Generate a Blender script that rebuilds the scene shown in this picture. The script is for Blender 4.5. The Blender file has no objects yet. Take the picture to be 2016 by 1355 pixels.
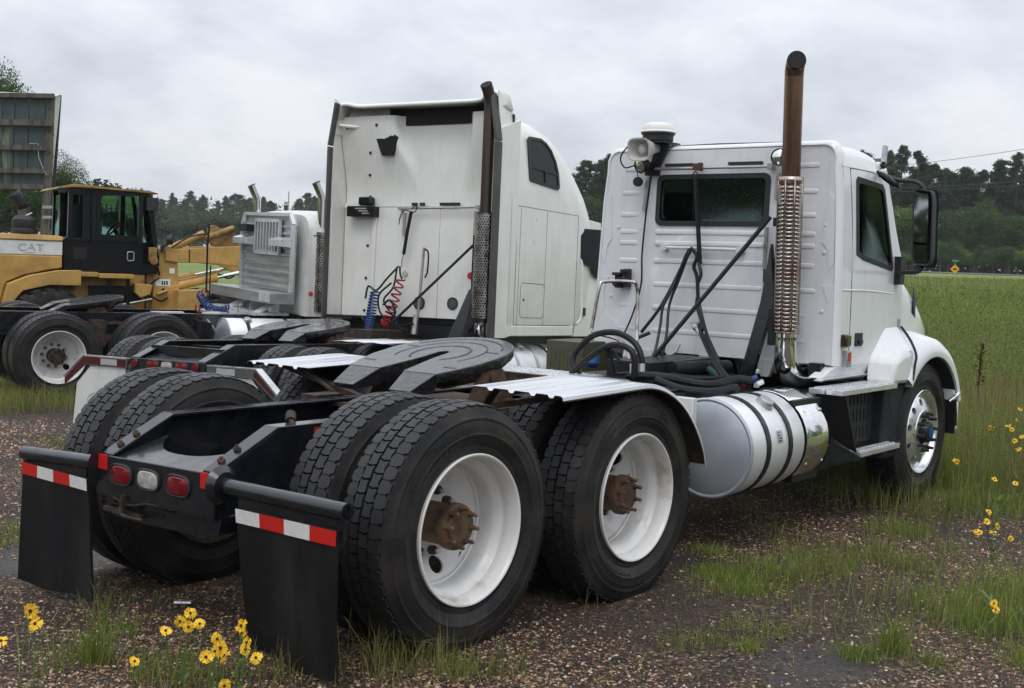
import bpy, math, random
import numpy as np
from mathutils import Vector, Matrix
R = math.radians
random.seed(7); rng = np.random.default_rng(7)
scn = bpy.context.scene
col = scn.collection

# ------------------------------------------------------------------ camera
CAM_F = 2381.0 / 2016.0 * 36.0
CAM_P = Vector((-3.9058, -4.5443, 1.6890))
CAM_FW = Vector((0.77510870, 0.62818529, -0.06774772))
CAM_R = Vector((0.63109362, -0.77491237, 0.03509502))
CAM_U = Vector((0.03045237, 0.06995761, 0.99708504))
cd = bpy.data.cameras.new('camera'); cam = bpy.data.objects.new('camera', cd); col.objects.link(cam)
cd.sensor_width = 36.0; cd.lens = CAM_F; cd.clip_start = 0.05; cd.clip_end = 3000.0
m3 = Matrix((CAM_R, CAM_U, -CAM_FW)).transposed()
cam.matrix_world = Matrix.Translation(CAM_P) @ m3.to_4x4()
scn.camera = cam

def ray(u, v):                      # photo pixel -> direction (unit depth)
    return CAM_FW + CAM_R * ((u - 1008.0) / 2381.0) - CAM_U * ((v - 677.5) / 2381.0)
def at(u, v, depth):                # photo pixel + depth along the optical axis -> point
    return CAM_P + ray(u, v) * depth
def on_ground(u, v, g=0.0):
    d = ray(u, v); t = (g - CAM_P.z) / d.z
    return CAM_P + d * t

# ------------------------------------------------------------------ world: overcast sky
SUN_EL, SUN_AZ = R(58), R(-150)     # direction towards the hidden sun (azimuth from +x)
world = bpy.data.worlds.new('World'); scn.world = world; world.use_nodes = True
nt = world.node_tree; nt.nodes.clear()
def N(t, **k):
    n = nt.nodes.new(t)
    for a, b in k.items(): setattr(n, a, b)
    return n
out = N('ShaderNodeOutputWorld'); bg = N('ShaderNodeBackground')
sky = N('ShaderNodeTexSky', sky_type='NISHITA', sun_disc=False, sun_elevation=SUN_EL, sun_rotation=R(90) - SUN_AZ, dust_density=4.0)
sk = N('ShaderNodeVectorMath', operation='SCALE'); sk.inputs['Scale'].default_value = 0.10
nt.links.new(sky.outputs[0], sk.inputs[0])
tc = N('ShaderNodeTexCoord'); sep = N('ShaderNodeSeparateXYZ'); nt.links.new(tc.outputs['Generated'], sep.inputs[0])
# overcast luminance law: (1 + 2 sin e) / 3
el = N('ShaderNodeMapRange'); el.inputs[1].default_value = 0.0; el.inputs[2].default_value = 1.0
el.inputs[3].default_value = 0.88; el.inputs[4].default_value = 1.85
nt.links.new(sep.outputs['Z'], el.inputs[0])
# cloud pattern: direction projected onto a layer overhead
zz = N('ShaderNodeMath', operation='MAXIMUM'); nt.links.new(sep.outputs['Z'], zz.inputs[0]); zz.inputs[1].default_value = 0.0
za = N('ShaderNodeMath', operation='ADD'); nt.links.new(zz.outputs[0], za.inputs[0]); za.inputs[1].default_value = 0.42
dv = N('ShaderNodeVectorMath', operation='DIVIDE'); nt.links.new(tc.outputs['Generated'], dv.inputs[0])
cmb = N('ShaderNodeCombineXYZ')
for i in range(3): nt.links.new(za.outputs[0], cmb.inputs[i])
nt.links.new(cmb.outputs[0], dv.inputs[1])
n1 = N('ShaderNodeTexNoise'); n1.inputs['Scale'].default_value = 3.4; n1.inputs['Detail'].default_value = 7.0; n1.inputs['Roughness'].default_value = 0.55
n1.inputs['Distortion'].default_value = 0.15
nt.links.new(dv.outputs[0], n1.inputs['Vector'])
cr = N('ShaderNodeValToRGB')
cr.color_ramp.elements[0].position = 0.30; cr.color_ramp.elements[0].color = (0.62, 0.665, 0.75, 1)
cr.color_ramp.elements[1].position = 0.64; cr.color_ramp.elements[1].color = (0.93, 0.95, 1.0, 1)
e = cr.color_ramp.elements.new(0.5); e.color = (0.81, 0.85, 0.925, 1)
nt.links.new(n1.outputs['Fac'], cr.inputs[0])
mul = N('ShaderNodeVectorMath', operation='SCALE'); nt.links.new(cr.outputs[0], mul.inputs[0]); nt.links.new(el.outputs[0], mul.inputs['Scale'])
mx = N('ShaderNodeMixRGB'); mx.inputs[0].default_value = 0.93
nt.links.new(sk.outputs[0], mx.inputs[1]); nt.links.new(mul.outputs[0], mx.inputs[2])
nt.links.new(mx.outputs[0], bg.inputs[0]); bg.inputs[1].default_value = 1.0
nt.links.new(bg.outputs[0], out.inputs[0])

sl = bpy.data.lights.new('sun', 'SUN'); sl.energy = 0.9; sl.angle = R(25); sl.color = (1.0, 0.97, 0.93)
so = bpy.data.objects.new('sun', sl); col.objects.link(so)
sd = Vector((math.cos(SUN_EL) * math.cos(SUN_AZ), math.cos(SUN_EL) * math.sin(SUN_AZ), math.sin(SUN_EL)))
so.rotation_euler = sd.to_track_quat('Z', 'Y').to_euler(); so.location = (0, 0, 40)
vs = scn.view_settings
vs.view_transform = 'Standard'; vs.look = 'None'; vs.exposure = 0.0; vs.gamma = 1.0; vs.use_curve_mapping = False

# ------------------------------------------------------------------ materials
MATS = {}
def mat(name, color, rough=0.5, metal=0.0, var=0.0, vscale=6.0, color2=None, bump=0.0, bscale=60.0, coat=0.0, spec=0.5, streak=0.0,
        mixlo=0.45, mixhi=0.62, rvar=0.0, trans=0.0, ior=1.45, alpha=1.0, detail=5.0, attr=None, stretch=None, sheen=0.0):
    m = bpy.data.materials.new(name); m.use_nodes = True; MATS[name] = m
    t = m.node_tree; b = t.nodes['Principled BSDF']
    def n(ty, **k):
        x = t.nodes.new(ty)
        for a, c in k.items(): setattr(x, a, c)
        return x
    c4 = (*color, 1.0); b.inputs['Base Color'].default_value = c4
    b.inputs['Roughness'].default_value = rough; b.inputs['Metallic'].default_value = metal
    b.inputs['Specular IOR Level'].default_value = spec; b.inputs['Coat Weight'].default_value = coat
    b.inputs['Coat Roughness'].default_value = 0.08; b.inputs['IOR'].default_value = ior
    b.inputs['Transmission Weight'].default_value = trans; b.inputs['Alpha'].default_value = alpha
    tcn = n('ShaderNodeTexCoord'); vec = tcn.outputs['Object']
    if stretch:
        mp = n('ShaderNodeMapping'); mp.inputs['Scale'].default_value = stretch; t.links.new(vec, mp.inputs[0]); vec = mp.outputs[0]
    last = None
    if attr:
        an = n('ShaderNodeAttribute', attribute_name=attr); last = an.outputs['Color']
    if color2 is not None:
        ns = n('ShaderNodeTexNoise'); ns.inputs['Scale'].default_value = vscale; ns.inputs['Detail'].default_value = detail; ns.inputs['Roughness'].default_value = 0.62
        t.links.new(vec, ns.inputs['Vector'])
        mr = n('ShaderNodeMapRange'); mr.inputs[1].default_value = mixlo; mr.inputs[2].default_value = mixhi; t.links.new(ns.outputs['Fac'], mr.inputs[0])
        mc = n('ShaderNodeMixRGB'); t.links.new(mr.outputs[0], mc.inputs[0])
        if last: t.links.new(last, mc.inputs[1])
        else: mc.inputs[1].default_value = c4
        mc.inputs[2].default_value = (*color2, 1.0); last = mc.outputs[0]
    if var > 0:
        ns = n('ShaderNodeTexNoise'); ns.inputs['Scale'].default_value = vscale * 2.3; ns.inputs['Detail'].default_value = 6.0
        t.links.new(vec, ns.inputs['Vector'])
        mr = n('ShaderNodeMapRange'); mr.inputs[1].default_value = 0.3; mr.inputs[2].default_value = 0.7
        mr.inputs[3].default_value = 1.0 - var; mr.inputs[4].default_value = 1.0 + var * 0.4; t.links.new(ns.outputs['Fac'], mr.inputs[0])
        sc = n('ShaderNodeVectorMath', operation='SCALE')
        if last: t.links.new(last, sc.inputs[0])
        else: sc.inputs[0].default_value = color
        t.links.new(mr.outputs[0], sc.inputs['Scale']); last = sc.outputs[0]
    if streak > 0:                                  # vertical rain streaks of grime
        mp = n('ShaderNodeMapping'); mp.inputs['Scale'].default_value = (9.0, 9.0, 0.7); t.links.new(tcn.outputs['Object'], mp.inputs[0])
        ns = n('ShaderNodeTexNoise'); ns.inputs['Scale'].default_value = 2.2; ns.inputs['Detail'].default_value = 7.0; t.links.new(mp.outputs[0], ns.inputs['Vector'])
        mr = n('ShaderNodeMapRange'); mr.inputs[1].default_value = 0.54; mr.inputs[2].default_value = 0.78; mr.inputs[4].default_value = streak; t.links.new(ns.outputs['Fac'], mr.inputs[0])
        mc = n('ShaderNodeMixRGB'); t.links.new(mr.outputs[0], mc.inputs[0])
        if last: t.links.new(last, mc.inputs[1])
        else: mc.inputs[1].default_value = c4
        mc.inputs[2].default_value = (0.27, 0.23, 0.18, 1); last = mc.outputs[0]
    if last: t.links.new(last, b.inputs['Base Color'])
    if rvar > 0:
        ns = n('ShaderNodeTexNoise'); ns.inputs['Scale'].default_value = vscale * 1.7; ns.inputs['Detail'].default_value = 5.0; t.links.new(vec, ns.inputs['Vector'])
        mr = n('ShaderNodeMapRange'); mr.inputs[1].default_value = 0.3; mr.inputs[2].default_value = 0.7
        mr.inputs[3].default_value = max(0.02, rough - rvar); mr.inputs[4].default_value = min(1, rough + rvar); t.links.new(ns.outputs['Fac'], mr.inputs[0])
        t.links.new(mr.outputs[0], b.inputs['Roughness'])
    if bump > 0:
        ns = n('ShaderNodeTexNoise'); ns.inputs['Scale'].default_value = bscale; ns.inputs['Detail'].default_value = 6.0; t.links.new(vec, ns.inputs['Vector'])
        bp_ = n('ShaderNodeBump'); bp_.inputs['Strength'].default_value = bump; bp_.inputs['Distance'].default_value = 0.02
        t.links.new(ns.outputs['Fac'], bp_.inputs['Height']); t.links.new(bp_.outputs[0], b.inputs['Normal'])
    return m
mat('white_paint', (0.79, 0.80, 0.82), 0.24, coat=0.5, var=0.05, vscale=1.5, streak=0.13, bump=0.015, bscale=7)
mat('panel_white', (0.70, 0.71, 0.735), 0.38, coat=0.25, var=0.06, vscale=1.4, streak=0.16, bump=0.02, bscale=9)
mat('cream_paint', (0.80, 0.80, 0.755), 0.33, coat=0.25, var=0.08, vscale=1.3, streak=0.13, bump=0.02, bscale=6)
mat('old_white', (0.66, 0.66, 0.64), 0.45, var=0.12, vscale=2.0, streak=0.35)
mat('black_frame', (0.009, 0.0105, 0.015), 0.27, var=0.35, vscale=5, coat=0.45, rvar=0.14, bump=0.03, bscale=40, color2=(0.022, 0.021, 0.021), mixlo=0.52, mixhi=0.76)
mat('black_satin', (0.011, 0.012, 0.014), 0.42, var=0.25, vscale=9, rvar=0.12)
mat('black_plastic', (0.022, 0.023, 0.026), 0.55, var=0.15, vscale=14, bump=0.04, bscale=180)
mat('grime_metal', (0.030, 0.026, 0.023), 0.62, metal=0.2, color2=(0.085, 0.05, 0.03), vscale=14, bump=0.3, bscale=60)
mat('flap_rubber', (0.0075, 0.0078, 0.009), 0.55, spec=0.3, color2=(0.032, 0.029, 0.026), vscale=3.2, mixlo=0.5, mixhi=0.8, bump=0.1, bscale=28, var=0.2, rvar=0.12, stretch=(1, 1, 0.35))
mat('tyre_rubber', (0.012, 0.012, 0.013), 0.55, spec=0.35, color2=(0.050, 0.043, 0.036), vscale=4.5, mixlo=0.42, mixhi=0.78, bump=0.1, bscale=70, rvar=0.12)
mat('tread_rubber', (0.019, 0.0195, 0.022), 0.46, spec=0.42, color2=(0.052, 0.046, 0.04), vscale=5.0, mixlo=0.5, mixhi=0.8, bump=0.16, bscale=140, rvar=0.14)
mat('hose_rubber', (0.009, 0.0095, 0.011), 0.45, spec=0.35, var=0.2, vscale=20, rvar=0.1)
mat('rim_white', (0.72, 0.715, 0.70), 0.34, color2=(0.33, 0.25, 0.17), vscale=4.2, mixlo=0.56, mixhi=0.76, var=0.07, coat=0.2)
mat('rust', (0.115, 0.060, 0.032), 0.7, color2=(0.05, 0.030, 0.022), vscale=12, bump=0.5, bscale=55, var=0.35)
mat('rust_tan', (0.15, 0.088, 0.045), 0.6, color2=(0.05, 0.03, 0.02), vscale=9, bump=0.3, bscale=50, var=0.25)
mat('stack_heat', (0.20, 0.115, 0.068), 0.34, metal=0.75, color2=(0.055, 0.034, 0.027), vscale=16.0, mixlo=0.40, mixhi=0.66, stretch=(1, 1, 0.06), rvar=0.1, bump=0.04, bscale=30)
mat('soot_shade_black', (0.012, 0.011, 0.010), 0.75, var=0.3)  # black for sooty bores, also painted in for shade in slots and recesses
mat('chrome', (0.80, 0.80, 0.80), 0.09, metal=1.0, rvar=0.05, vscale=5, bump=0.012, bscale=14)
mat('chrome_old', (0.50, 0.47, 0.44), 0.2, metal=1.0, color2=(0.20, 0.13, 0.09), vscale=9, mixlo=0.45, mixhi=0.72, rvar=0.1)
mat('alu', (0.74, 0.75, 0.77), 0.33, metal=0.7, var=0.1, vscale=4, rvar=0.1, bump=0.03, bscale=90, stretch=(1, 1, 1))
mat('tank_alu', (0.80, 0.81, 0.825), 0.34, metal=0.4, var=0.06, vscale=6, rvar=0.07, bump=0.04, bscale=26, stretch=(14, 1, 1))
mat('alu_dull', (0.42, 0.43, 0.44), 0.42, metal=0.75, color2=(0.55, 0.56, 0.57), vscale=3.0, var=0.15, rvar=0.12, bump=0.06, bscale=40, stretch=(1, 0.25, 2))
mat('fender_zinc', (0.70, 0.715, 0.74), 0.30, metal=0.35, color2=(0.47, 0.48, 0.50), vscale=2.2, mixlo=0.50, mixhi=0.74, var=0.06, rvar=0.1, stretch=(0.35, 3.0, 1))
mat('fender_under', (0.055, 0.038, 0.03), 0.8, var=0.4, vscale=8)
mat('grease', (0.011, 0.011, 0.012), 0.22, color2=(0.050, 0.044, 0.044), vscale=9, mixlo=0.5, mixhi=0.75, coat=0.6, rvar=0.14, bump=0.5, bscale=34, var=0.3)
mat('grease_line', (0.010, 0.010, 0.011), 0.35, var=0.3)
mat('steel_rod', (0.46, 0.45, 0.43), 0.35, metal=0.9, color2=(0.25, 0.17, 0.11), vscale=12, mixlo=0.55, mixhi=0.75)
mat('red_lens', (0.17, 0.004, 0.009), 0.2, var=0.25, vscale=30, coat=0.25, bump=0.12, bscale=120)
mat('clear_lens', (0.42, 0.42, 0.375), 0.2, var=0.25, vscale=24, coat=0.3, bump=0.12, bscale=110)
mat('tape_red', (0.55, 0.016, 0.012), 0.3, var=0.12, vscale=20, coat=0.3)
mat('tape_white', (0.70, 0.70, 0.67), 0.3, var=0.12, vscale=20, coat=0.3)
mat('decal_red', (0.50, 0.03, 0.025), 0.4, var=0.1)
mat('decal_white', (0.74, 0.74, 0.72), 0.4, var=0.08)
mat('ink', (0.02, 0.02, 0.022), 0.5)
mat('amber_dark', (0.035, 0.02, 0.008), 0.15, coat=0.6)
mat('glass_cab', (0.34, 0.40, 0.38), 0.02, trans=1.0, ior=1.03, alpha=1.0, bump=0.35, bscale=70)
mat('glass_dark', (0.006, 0.009, 0.010), 0.08, spec=0.16, var=0.2, vscale=2)
mat('mirror', (0.42, 0.45, 0.46), 0.03, metal=1.0)
mat('interior', (0.035, 0.035, 0.038), 0.7, var=0.2)
mat('interior_grey', (0.09, 0.09, 0.095), 0.8, var=0.2)
mat('dome_white', (0.74, 0.735, 0.68), 0.4, var=0.06)
mat('horn_grey', (0.52, 0.51, 0.48), 0.5, var=0.12)
mat('blue_plastic', (0.015, 0.055, 0.19), 0.4, var=0.15)
mat('coil_blue', (0.012, 0.05, 0.19), 0.32, var=0.15)
mat('coil_red', (0.30, 0.018, 0.028), 0.32, var=0.15)
mat('teal_wrap', (0.018, 0.055, 0.055), 0.6, var=0.3)
mat('olive', (0.075, 0.08, 0.045), 0.6, var=0.2)
mat('yellow_paint', (0.52, 0.315, 0.085), 0.45, color2=(0.40, 0.235, 0.07), vscale=1.8, var=0.22, streak=0.5, bump=0.03, bscale=12)
mat('loader_white', (0.66, 0.665, 0.67), 0.45, var=0.12, vscale=4)
mat('decal_grey', (0.40, 0.41, 0.42), 0.5, var=0.2, vscale=20)
mat('cab_black', (0.006, 0.0065, 0.008), 0.34, var=0.2, spec=0.3)
mat('loader_glass', (0.40, 0.56, 0.51), 0.02, trans=1.0, ior=1.02)
mat('wood_grey', (0.115, 0.10, 0.088), 0.85, color2=(0.05, 0.043, 0.039), vscale=5, bump=0.5, bscale=22, stretch=(1, 1, 0.2))
mat('board_back', (0.055, 0.072, 0.080), 0.75, color2=(0.20, 0.225, 0.140), vscale=2.6, mixlo=0.53, mixhi=0.62, var=0.35, stretch=(1, 1, 0.10))
mat('board_face', (0.60, 0.61, 0.60), 0.6, var=0.15)
mat('sign_yellow', (0.62, 0.30, 0.01), 0.4)
mat('sign_green', (0.01, 0.22, 0.14), 0.4)
mat('galv', (0.36, 0.37, 0.38), 0.5, metal=0.6)
mat('wire', (0.05, 0.05, 0.055), 0.6)
mat('car_paint', (0.02, 0.022, 0.026), 0.2, coat=0.8)
mat('asphalt', (0.12, 0.112, 0.095), 0.85, var=0.1)
mat('bark', (0.085, 0.065, 0.05), 0.9, var=0.4, vscale=4, bump=0.5, bscale=12)
mat('stem_green', (0.075, 0.14, 0.03), 0.6)
mat('petal', (0.82, 0.49, 0.012), 0.55, var=0.12, vscale=40)
mat('petal_core', (0.055, 0.012, 0.006), 0.8)
mat('foil', (0.7, 0.7, 0.7), 0.25, metal=0.9, var=0.3, vscale=30)
mat('pale_litter', (0.6, 0.62, 0.58), 0.6, var=0.2)
for nm, rr in (('grass_blade', 0.6), ('leaf_broad', 0.6), ('needle', 0.65), ('stone', 0.55)):
    mat(nm, (0.1, 0.1, 0.1), rr, attr='tint', var=0.15, vscale=0.6 if nm != 'stone' else 30)
for nm in ('leaf_broad', 'needle', 'grass_blade'):
    tr_ = MATS[nm].node_tree; b = tr_.nodes['Principled BSDF']; b.inputs['Specular IOR Level'].default_value = 0.25
    ts = tr_.nodes.new('ShaderNodeBsdfTranslucent'); ms = tr_.nodes.new('ShaderNodeMixShader'); ms.inputs[0].default_value = 0.38
    tr_.links.new(b.inputs['Base Color'].links[0].from_socket, ts.inputs['Color'])
    tr_.links.new(b.outputs[0], ms.inputs[1]); tr_.links.new(ts.outputs[0], ms.inputs[2]); tr_.links.new(ms.outputs[0], tr_.nodes['Material Output'].inputs['Surface'])

# ------------------------------------------------------------------ mesh helpers
class MB:
    def __init__(s): s.V = []; s.F = []; s.M = []
    def add(s, V, F, m=0):
        o = len(s.V); s.V += [tuple(v) for v in V]; s.F += [tuple(i + o for i in f) for f in F]; s.M += [m] * len(F); return s
    def box(s, x0, x1, y0, y1, z0, z1, m=0):
        return s.hexa([(x0,y0,z0),(x1,y0,z0),(x1,y1,z0),(x0,y1,z0),(x0,y0,z1),(x1,y0,z1),(x1,y1,z1),(x0,y1,z1)], m)
    def hexa(s, p, m=0):
        return s.add(p, [(3,2,1,0),(4,5,6,7),(0,1,5,4),(1,2,6,5),(2,3,7,6),(3,0,4,7)], m)
    def bar(s, p0, p1, w, h, up=(0,0,1), m=0):
        p0, p1 = Vector(p0), Vector(p1); d = (p1 - p0).normalized(); a = d.cross(Vector(up))
        if a.length < 1e-4: a = d.cross(Vector((0,1,0)))
        a.normalize(); b = a.cross(d); a *= w / 2; b *= h / 2
        return s.hexa([p0-a-b, p0+a-b, p0+a+b, p0-a+b, p1-a-b, p1+a-b, p1+a+b, p1-a+b], m)
    def cyl(s, p0, p1, r0, r1=None, n=14, caps=True, m=0):
        r1 = r0 if r1 is None else r1
        return s.rings([(p0, r0), (p1, r1)], n, caps, m)
    def rings(s, cr, n=14, caps=True, m=0):
        """straight or bent series of circles: list of (centre, radius); frames follow the path"""
        P = [Vector(c) for c, _ in cr]; base = len(s.V); V = []; F = []
        T = []
        for i in range(len(P)):
            a = P[max(i-1, 0)]; b = P[min(i+1, len(P)-1)]
            d = b - a
            T.append(d.normalized() if d.length > 1e-9 else (T[-1] if T else Vector((0,0,1))))
        ref = Vector((0,0,1)) if abs(T[0].z) < 0.9 else Vector((1,0,0))
        u = T[0].cross(ref).normalized()
        for i, (c, r) in enumerate(cr):
            u = (u - T[i] * u.dot(T[i])).normalized(); v = T[i].cross(u)
            for k in range(n):
                a = 2 * math.pi * k / n; V.append(P[i] + u * (r * math.cos(a)) + v * (r * math.sin(a)))
        for i in range(len(cr) - 1):
            for k in range(n):
                a = i*n+k; b = i*n+(k+1) % n; F.append((a, b, b+n, a+n))
        if caps:
            F.append(tuple(range(n-1, -1, -1))); F.append(tuple(range((len(cr)-1)*n, len(cr)*n)))
        return s.add(V, F, m)
    def tube(s, pts, r, n=8, caps=True, m=0):
        return s.rings([(p, r) for p in pts], n, caps, m)
    def lathe(s, prof, o, axis=(0,1,0), n=32, m=0, caps=(False, False), a0=0.0, a1=2*math.pi):
        """profile list of (radius, distance along axis)"""
        o = Vector(o); ax = Vector(axis).normalized(); ref = Vector((1,0,0)) if abs(ax.x) < 0.9 else Vector((0,0,1))
        u = (ref - ax * ref.dot(ax)).normalized(); v = ax.cross(u); V = []; F = []
        full = abs(a1 - a0 - 2*math.pi) < 1e-6; cnt = n if full else n + 1
        for r, h in prof:
            for k in range(cnt):
                a = a0 + (a1 - a0) * k / n
                V.append(o + ax*h + u*(r*math.cos(a)) + v*(r*math.sin(a)))
        for i in range(len(prof)-1):
            for k in range(n):
                a = i*cnt+k; b = i*cnt+(k+1) % cnt; F.append((a, b, b+cnt, a+cnt))
        if caps[0]: F.append(tuple(range(cnt-1, -1, -1)))
        if caps[1]: F.append(tuple(range((len(prof)-1)*cnt, len(prof)*cnt)))
        return s.add(V, F, m)
    def prism(s, poly, ext, m=0):
        poly = [Vector(p) for p in poly]; e = Vector(ext); k = len(poly)
        V = poly + [p + e for p in poly]
        F = [tuple(range(k-1, -1, -1)), tuple(range(k, 2*k))] + [(i, (i+1) % k, (i+1) % k + k, i + k) for i in range(k)]
        return s.add(V, F, m)
    def loft(s, rings, closed=True, caps=(True, True), m=0):
        k = len(rings[0]); V = [v for r in rings for v in r]; F = []
        for i in range(len(rings)-1):
            for j in range(k if closed else k-1):
                a = i*k+j; b = i*k+(j+1) % k; F.append((a, b, b+k, a+k))
        if caps[0]: F.append(tuple(range(k-1, -1, -1)))
        if caps[1]: F.append(tuple(range((len(rings)-1)*k, len(rings)*k)))
        return s.add(V, F, m)
    def grid(s, fn, nu, nv, m=0):
        V = [fn(i/nu, j/nv) for j in range(nv+1) for i in range(nu+1)]
        F = [(j*(nu+1)+i, j*(nu+1)+i+1, (j+1)*(nu+1)+i+1, (j+1)*(nu+1)+i) for j in range(nv) for i in range(nu)]
        return s.add(V, F, m)
    def ringplate(s, outer, inner, f, m=0, extra=24):
        """plate between two star-shaped 2-D outlines, mapped to 3-D by f(a,b)"""
        cx = sum(p[0] for p in inner)/len(inner); cy = sum(p[1] for p in inner)/len(inner)
        def hit(poly, a):
            dx, dy = math.cos(a), math.sin(a); best = None
            for i in range(len(poly)):
                x1, y1 = poly[i][0]-cx, poly[i][1]-cy; x2, y2 = poly[(i+1) % len(poly)][0]-cx, poly[(i+1) % len(poly)][1]-cy
                ex, ey = x2-x1, y2-y1; den = dx*ey - dy*ex
                if abs(den) < 1e-12: continue
                t = (x1*ey - y1*ex)/den; q = (x1*dy - y1*dx)/den
                if t > 0 and -1e-6 <= q <= 1+1e-6 and (best is None or t > best): best = t
            return (cx+dx*best, cy+dy*best)
        A = sorted(set([round(math.atan2(p[1]-cy, p[0]-cx), 5) for p in outer+inner] + [round(-math.pi + 2*math.pi*k/extra + 0.003, 5) for k in range(extra)]))
        V = []; F = []; n = len(A)
        for a in A: V.append(f(*hit(inner, a)))
        for a in A:
            p, q = hit(inner, a), hit(outer, a); V.append(f((p[0]+q[0])/2, (p[1]+q[1])/2))
        for a in A: V.append(f(*hit(outer, a)))
        for r_ in range(2):
            for i in range(n): F.append((r_*n+i, r_*n+(i+1) % n, (r_+1)*n+(i+1) % n, (r_+1)*n+i))
        return s.add(V, F, m)
    def mesh(s, name, mats, smooth=35):
        me = bpy.data.meshes.new(name); me.from_pydata([tuple(v) for v in s.V], [], s.F)
        for mm in (mats if isinstance(mats, (list, tuple)) else [mats]): me.materials.append(MATS[mm])
        if any(s.M): me.polygons.foreach_set('material_index', s.M)
        if smooth:
            me.polygons.foreach_set('use_smooth', [True]*len(s.F)); me.set_sharp_from_angle(angle=R(smooth))
        me.update(); return me
    def loose(s):
        par = list(range(len(s.V)))
        def find(i):
            while par[i] != i: par[i] = par[par[i]]; i = par[i]
            return i
        for f in s.F:
            r0 = find(f[0])
            for i in f[1:]: par[find(i)] = r0
        groups = {}
        for f, m in zip(s.F, s.M): groups.setdefault(find(f[0]), []).append((f, m))
        out_ = []
        for fs in groups.values():
            q = MB(); mp = {}
            for f, m in fs:
                for i in f:
                    if i not in mp: mp[i] = len(q.V); q.V.append(s.V[i])
                q.F.append(tuple(mp[i] for i in f)); q.M.append(m)
            out_.append(q)
        return out_
    def each(s, name, mats, parent=None, **k):       # one object for every loose piece
        return [q.build(name, mats, parent, **k) for q in s.loose()]
    def build(s, name, mats, parent=None, smooth=35, bevel=0.0, solid=0.0, sub=0, fix=True):
        me = s.mesh(name, mats, smooth)
        if fix:
            import bmesh
            bm = bmesh.new(); bm.from_mesh(me); bmesh.ops.recalc_face_normals(bm, faces=bm.faces); bm.to_mesh(me); bm.free()
        return link(name, me, parent, bevel, solid, sub)
def link(name, me, parent=None, bevel=0.0, solid=0.0, sub=0):
    o = bpy.data.objects.new(name, me); col.objects.link(o)
    if parent is not None: o.parent = parent
    if solid:
        md = o.modifiers.new('solid', 'SOLIDIFY'); md.thickness = solid; md.offset = -1
    if sub:
        md = o.modifiers.new('sub', 'SUBSURF'); md.levels = sub; md.render_levels = sub
    if bevel:
        md = o.modifiers.new('bevel', 'BEVEL'); md.width = bevel; md.segments = 2; md.limit_method = 'ANGLE'; md.angle_limit = R(40)
    return o
def thing(name, label, cat, loc=(0,0,0), rot=None, group=None):
    o = bpy.data.objects.new(name, None); col.objects.link(o); o.empty_display_size = 0.2
    o.location = loc
    if rot is not None: o.rotation_euler = Matrix(rot).to_euler() if not isinstance(rot, (int, float)) else (0, 0, rot)
    o['label'] = label; o['category'] = cat
    if group: o['group'] = group
    return o
def tag(o, label, cat, group=None):
    o['label'] = label; o['category'] = cat
    if group: o['group'] = group
    return o
def bez(pts, n=10):
    """smooth curve through points (Catmull-Rom)"""
    P = [Vector(p) for p in pts]; P = [P[0]*2-P[1]] + P + [P[-1]*2-P[-2]]; o = []
    for i in range(1, len(P)-2):
        for k in range(n):
            t = k/n; a, b, c, d = P[i-1], P[i], P[i+1], P[i+2]
            o.append(0.5*((2*b)+(c-a)*t+(2*a-5*b+4*c-d)*t*t+(3*b-a-3*c+d)*t**3))
    o.append(P[-2]); return o
def rrect(x0, x1, y0, y1, r, n=5):
    o = []
    for cx, cy, a in ((x1-r, y1-r, 0), (x0+r, y1-r, 90), (x0+r, y0+r, 180), (x1-r, y0+r, 270)):
        for k in range(n+1):
            t = R(a+90*k/n); o.append((cx+r*math.cos(t), cy+r*math.sin(t)))
    return o
def textmesh(txt, size, extr=0.001):
    cu = bpy.data.curves.new('txt', 'FONT'); cu.body = txt; cu.size = size; cu.extrude = extr; cu.align_x = 'CENTER'; cu.align_y = 'CENTER'
    o = bpy.data.objects.new('txt', cu); col.objects.link(o)
    dg = bpy.context.evaluated_depsgraph_get(); me = bpy.data.meshes.new_from_object(o.evaluated_get(dg))
    bpy.data.objects.remove(o); bpy.data.curves.remove(cu); return me
def rotm(h, p, r):   # heading, nose-up pitch, roll
    ch, sh, cp, sp, cr_, sr = math.cos(h), math.sin(h), math.cos(p), math.sin(p), math.cos(r), math.sin(r)
    return Matrix(((ch,-sh,0),(sh,ch,0),(0,0,1))) @ Matrix(((cp,0,-sp),(0,1,0),(sp,0,cp))) @ Matrix(((1,0,0),(0,cr_,-sr),(0,sr,cr_)))
mat('grey_rubber', (0.085, 0.08, 0.078), 0.6, color2=(0.045, 0.042, 0.042), vscale=2.5, var=0.25, stretch=(1, 1, 0.3))
mat('stack_dark', (0.085, 0.068, 0.06), 0.35, metal=0.8, color2=(0.05, 0.024, 0.018), vscale=5.0, stretch=(1, 1, 0.1), rvar=0.1)
mat('yellow_dark', (0.36, 0.215, 0.06), 0.5, color2=(0.16, 0.09, 0.03), vscale=3, var=0.2)
mat('maroon', (0.075, 0.008, 0.012), 0.35, var=0.2, coat=0.2)
mat('drop_grey', (0.42, 0.46, 0.45), 0.2, coat=0.5)
mat('alu_bright', (0.84, 0.845, 0.85), 0.24, metal=0.85, rvar=0.08, vscale=6)
mat('guard_chrome', (0.44, 0.385, 0.345), 0.25, metal=1.0, color2=(0.24, 0.14, 0.10), vscale=4, mixlo=0.45, mixhi=0.75, rvar=0.08)
mat('end_alu', (0.50, 0.53, 0.58), 0.38, metal=0.55, var=0.08, vscale=5, rvar=0.08, bump=0.02, bscale=60)
mat('tyre_letter', (0.032, 0.030, 0.029), 0.6, spec=0.3)
mat('glass_black', (0.006, 0.010, 0.011), 0.12, spec=0.03)
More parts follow.
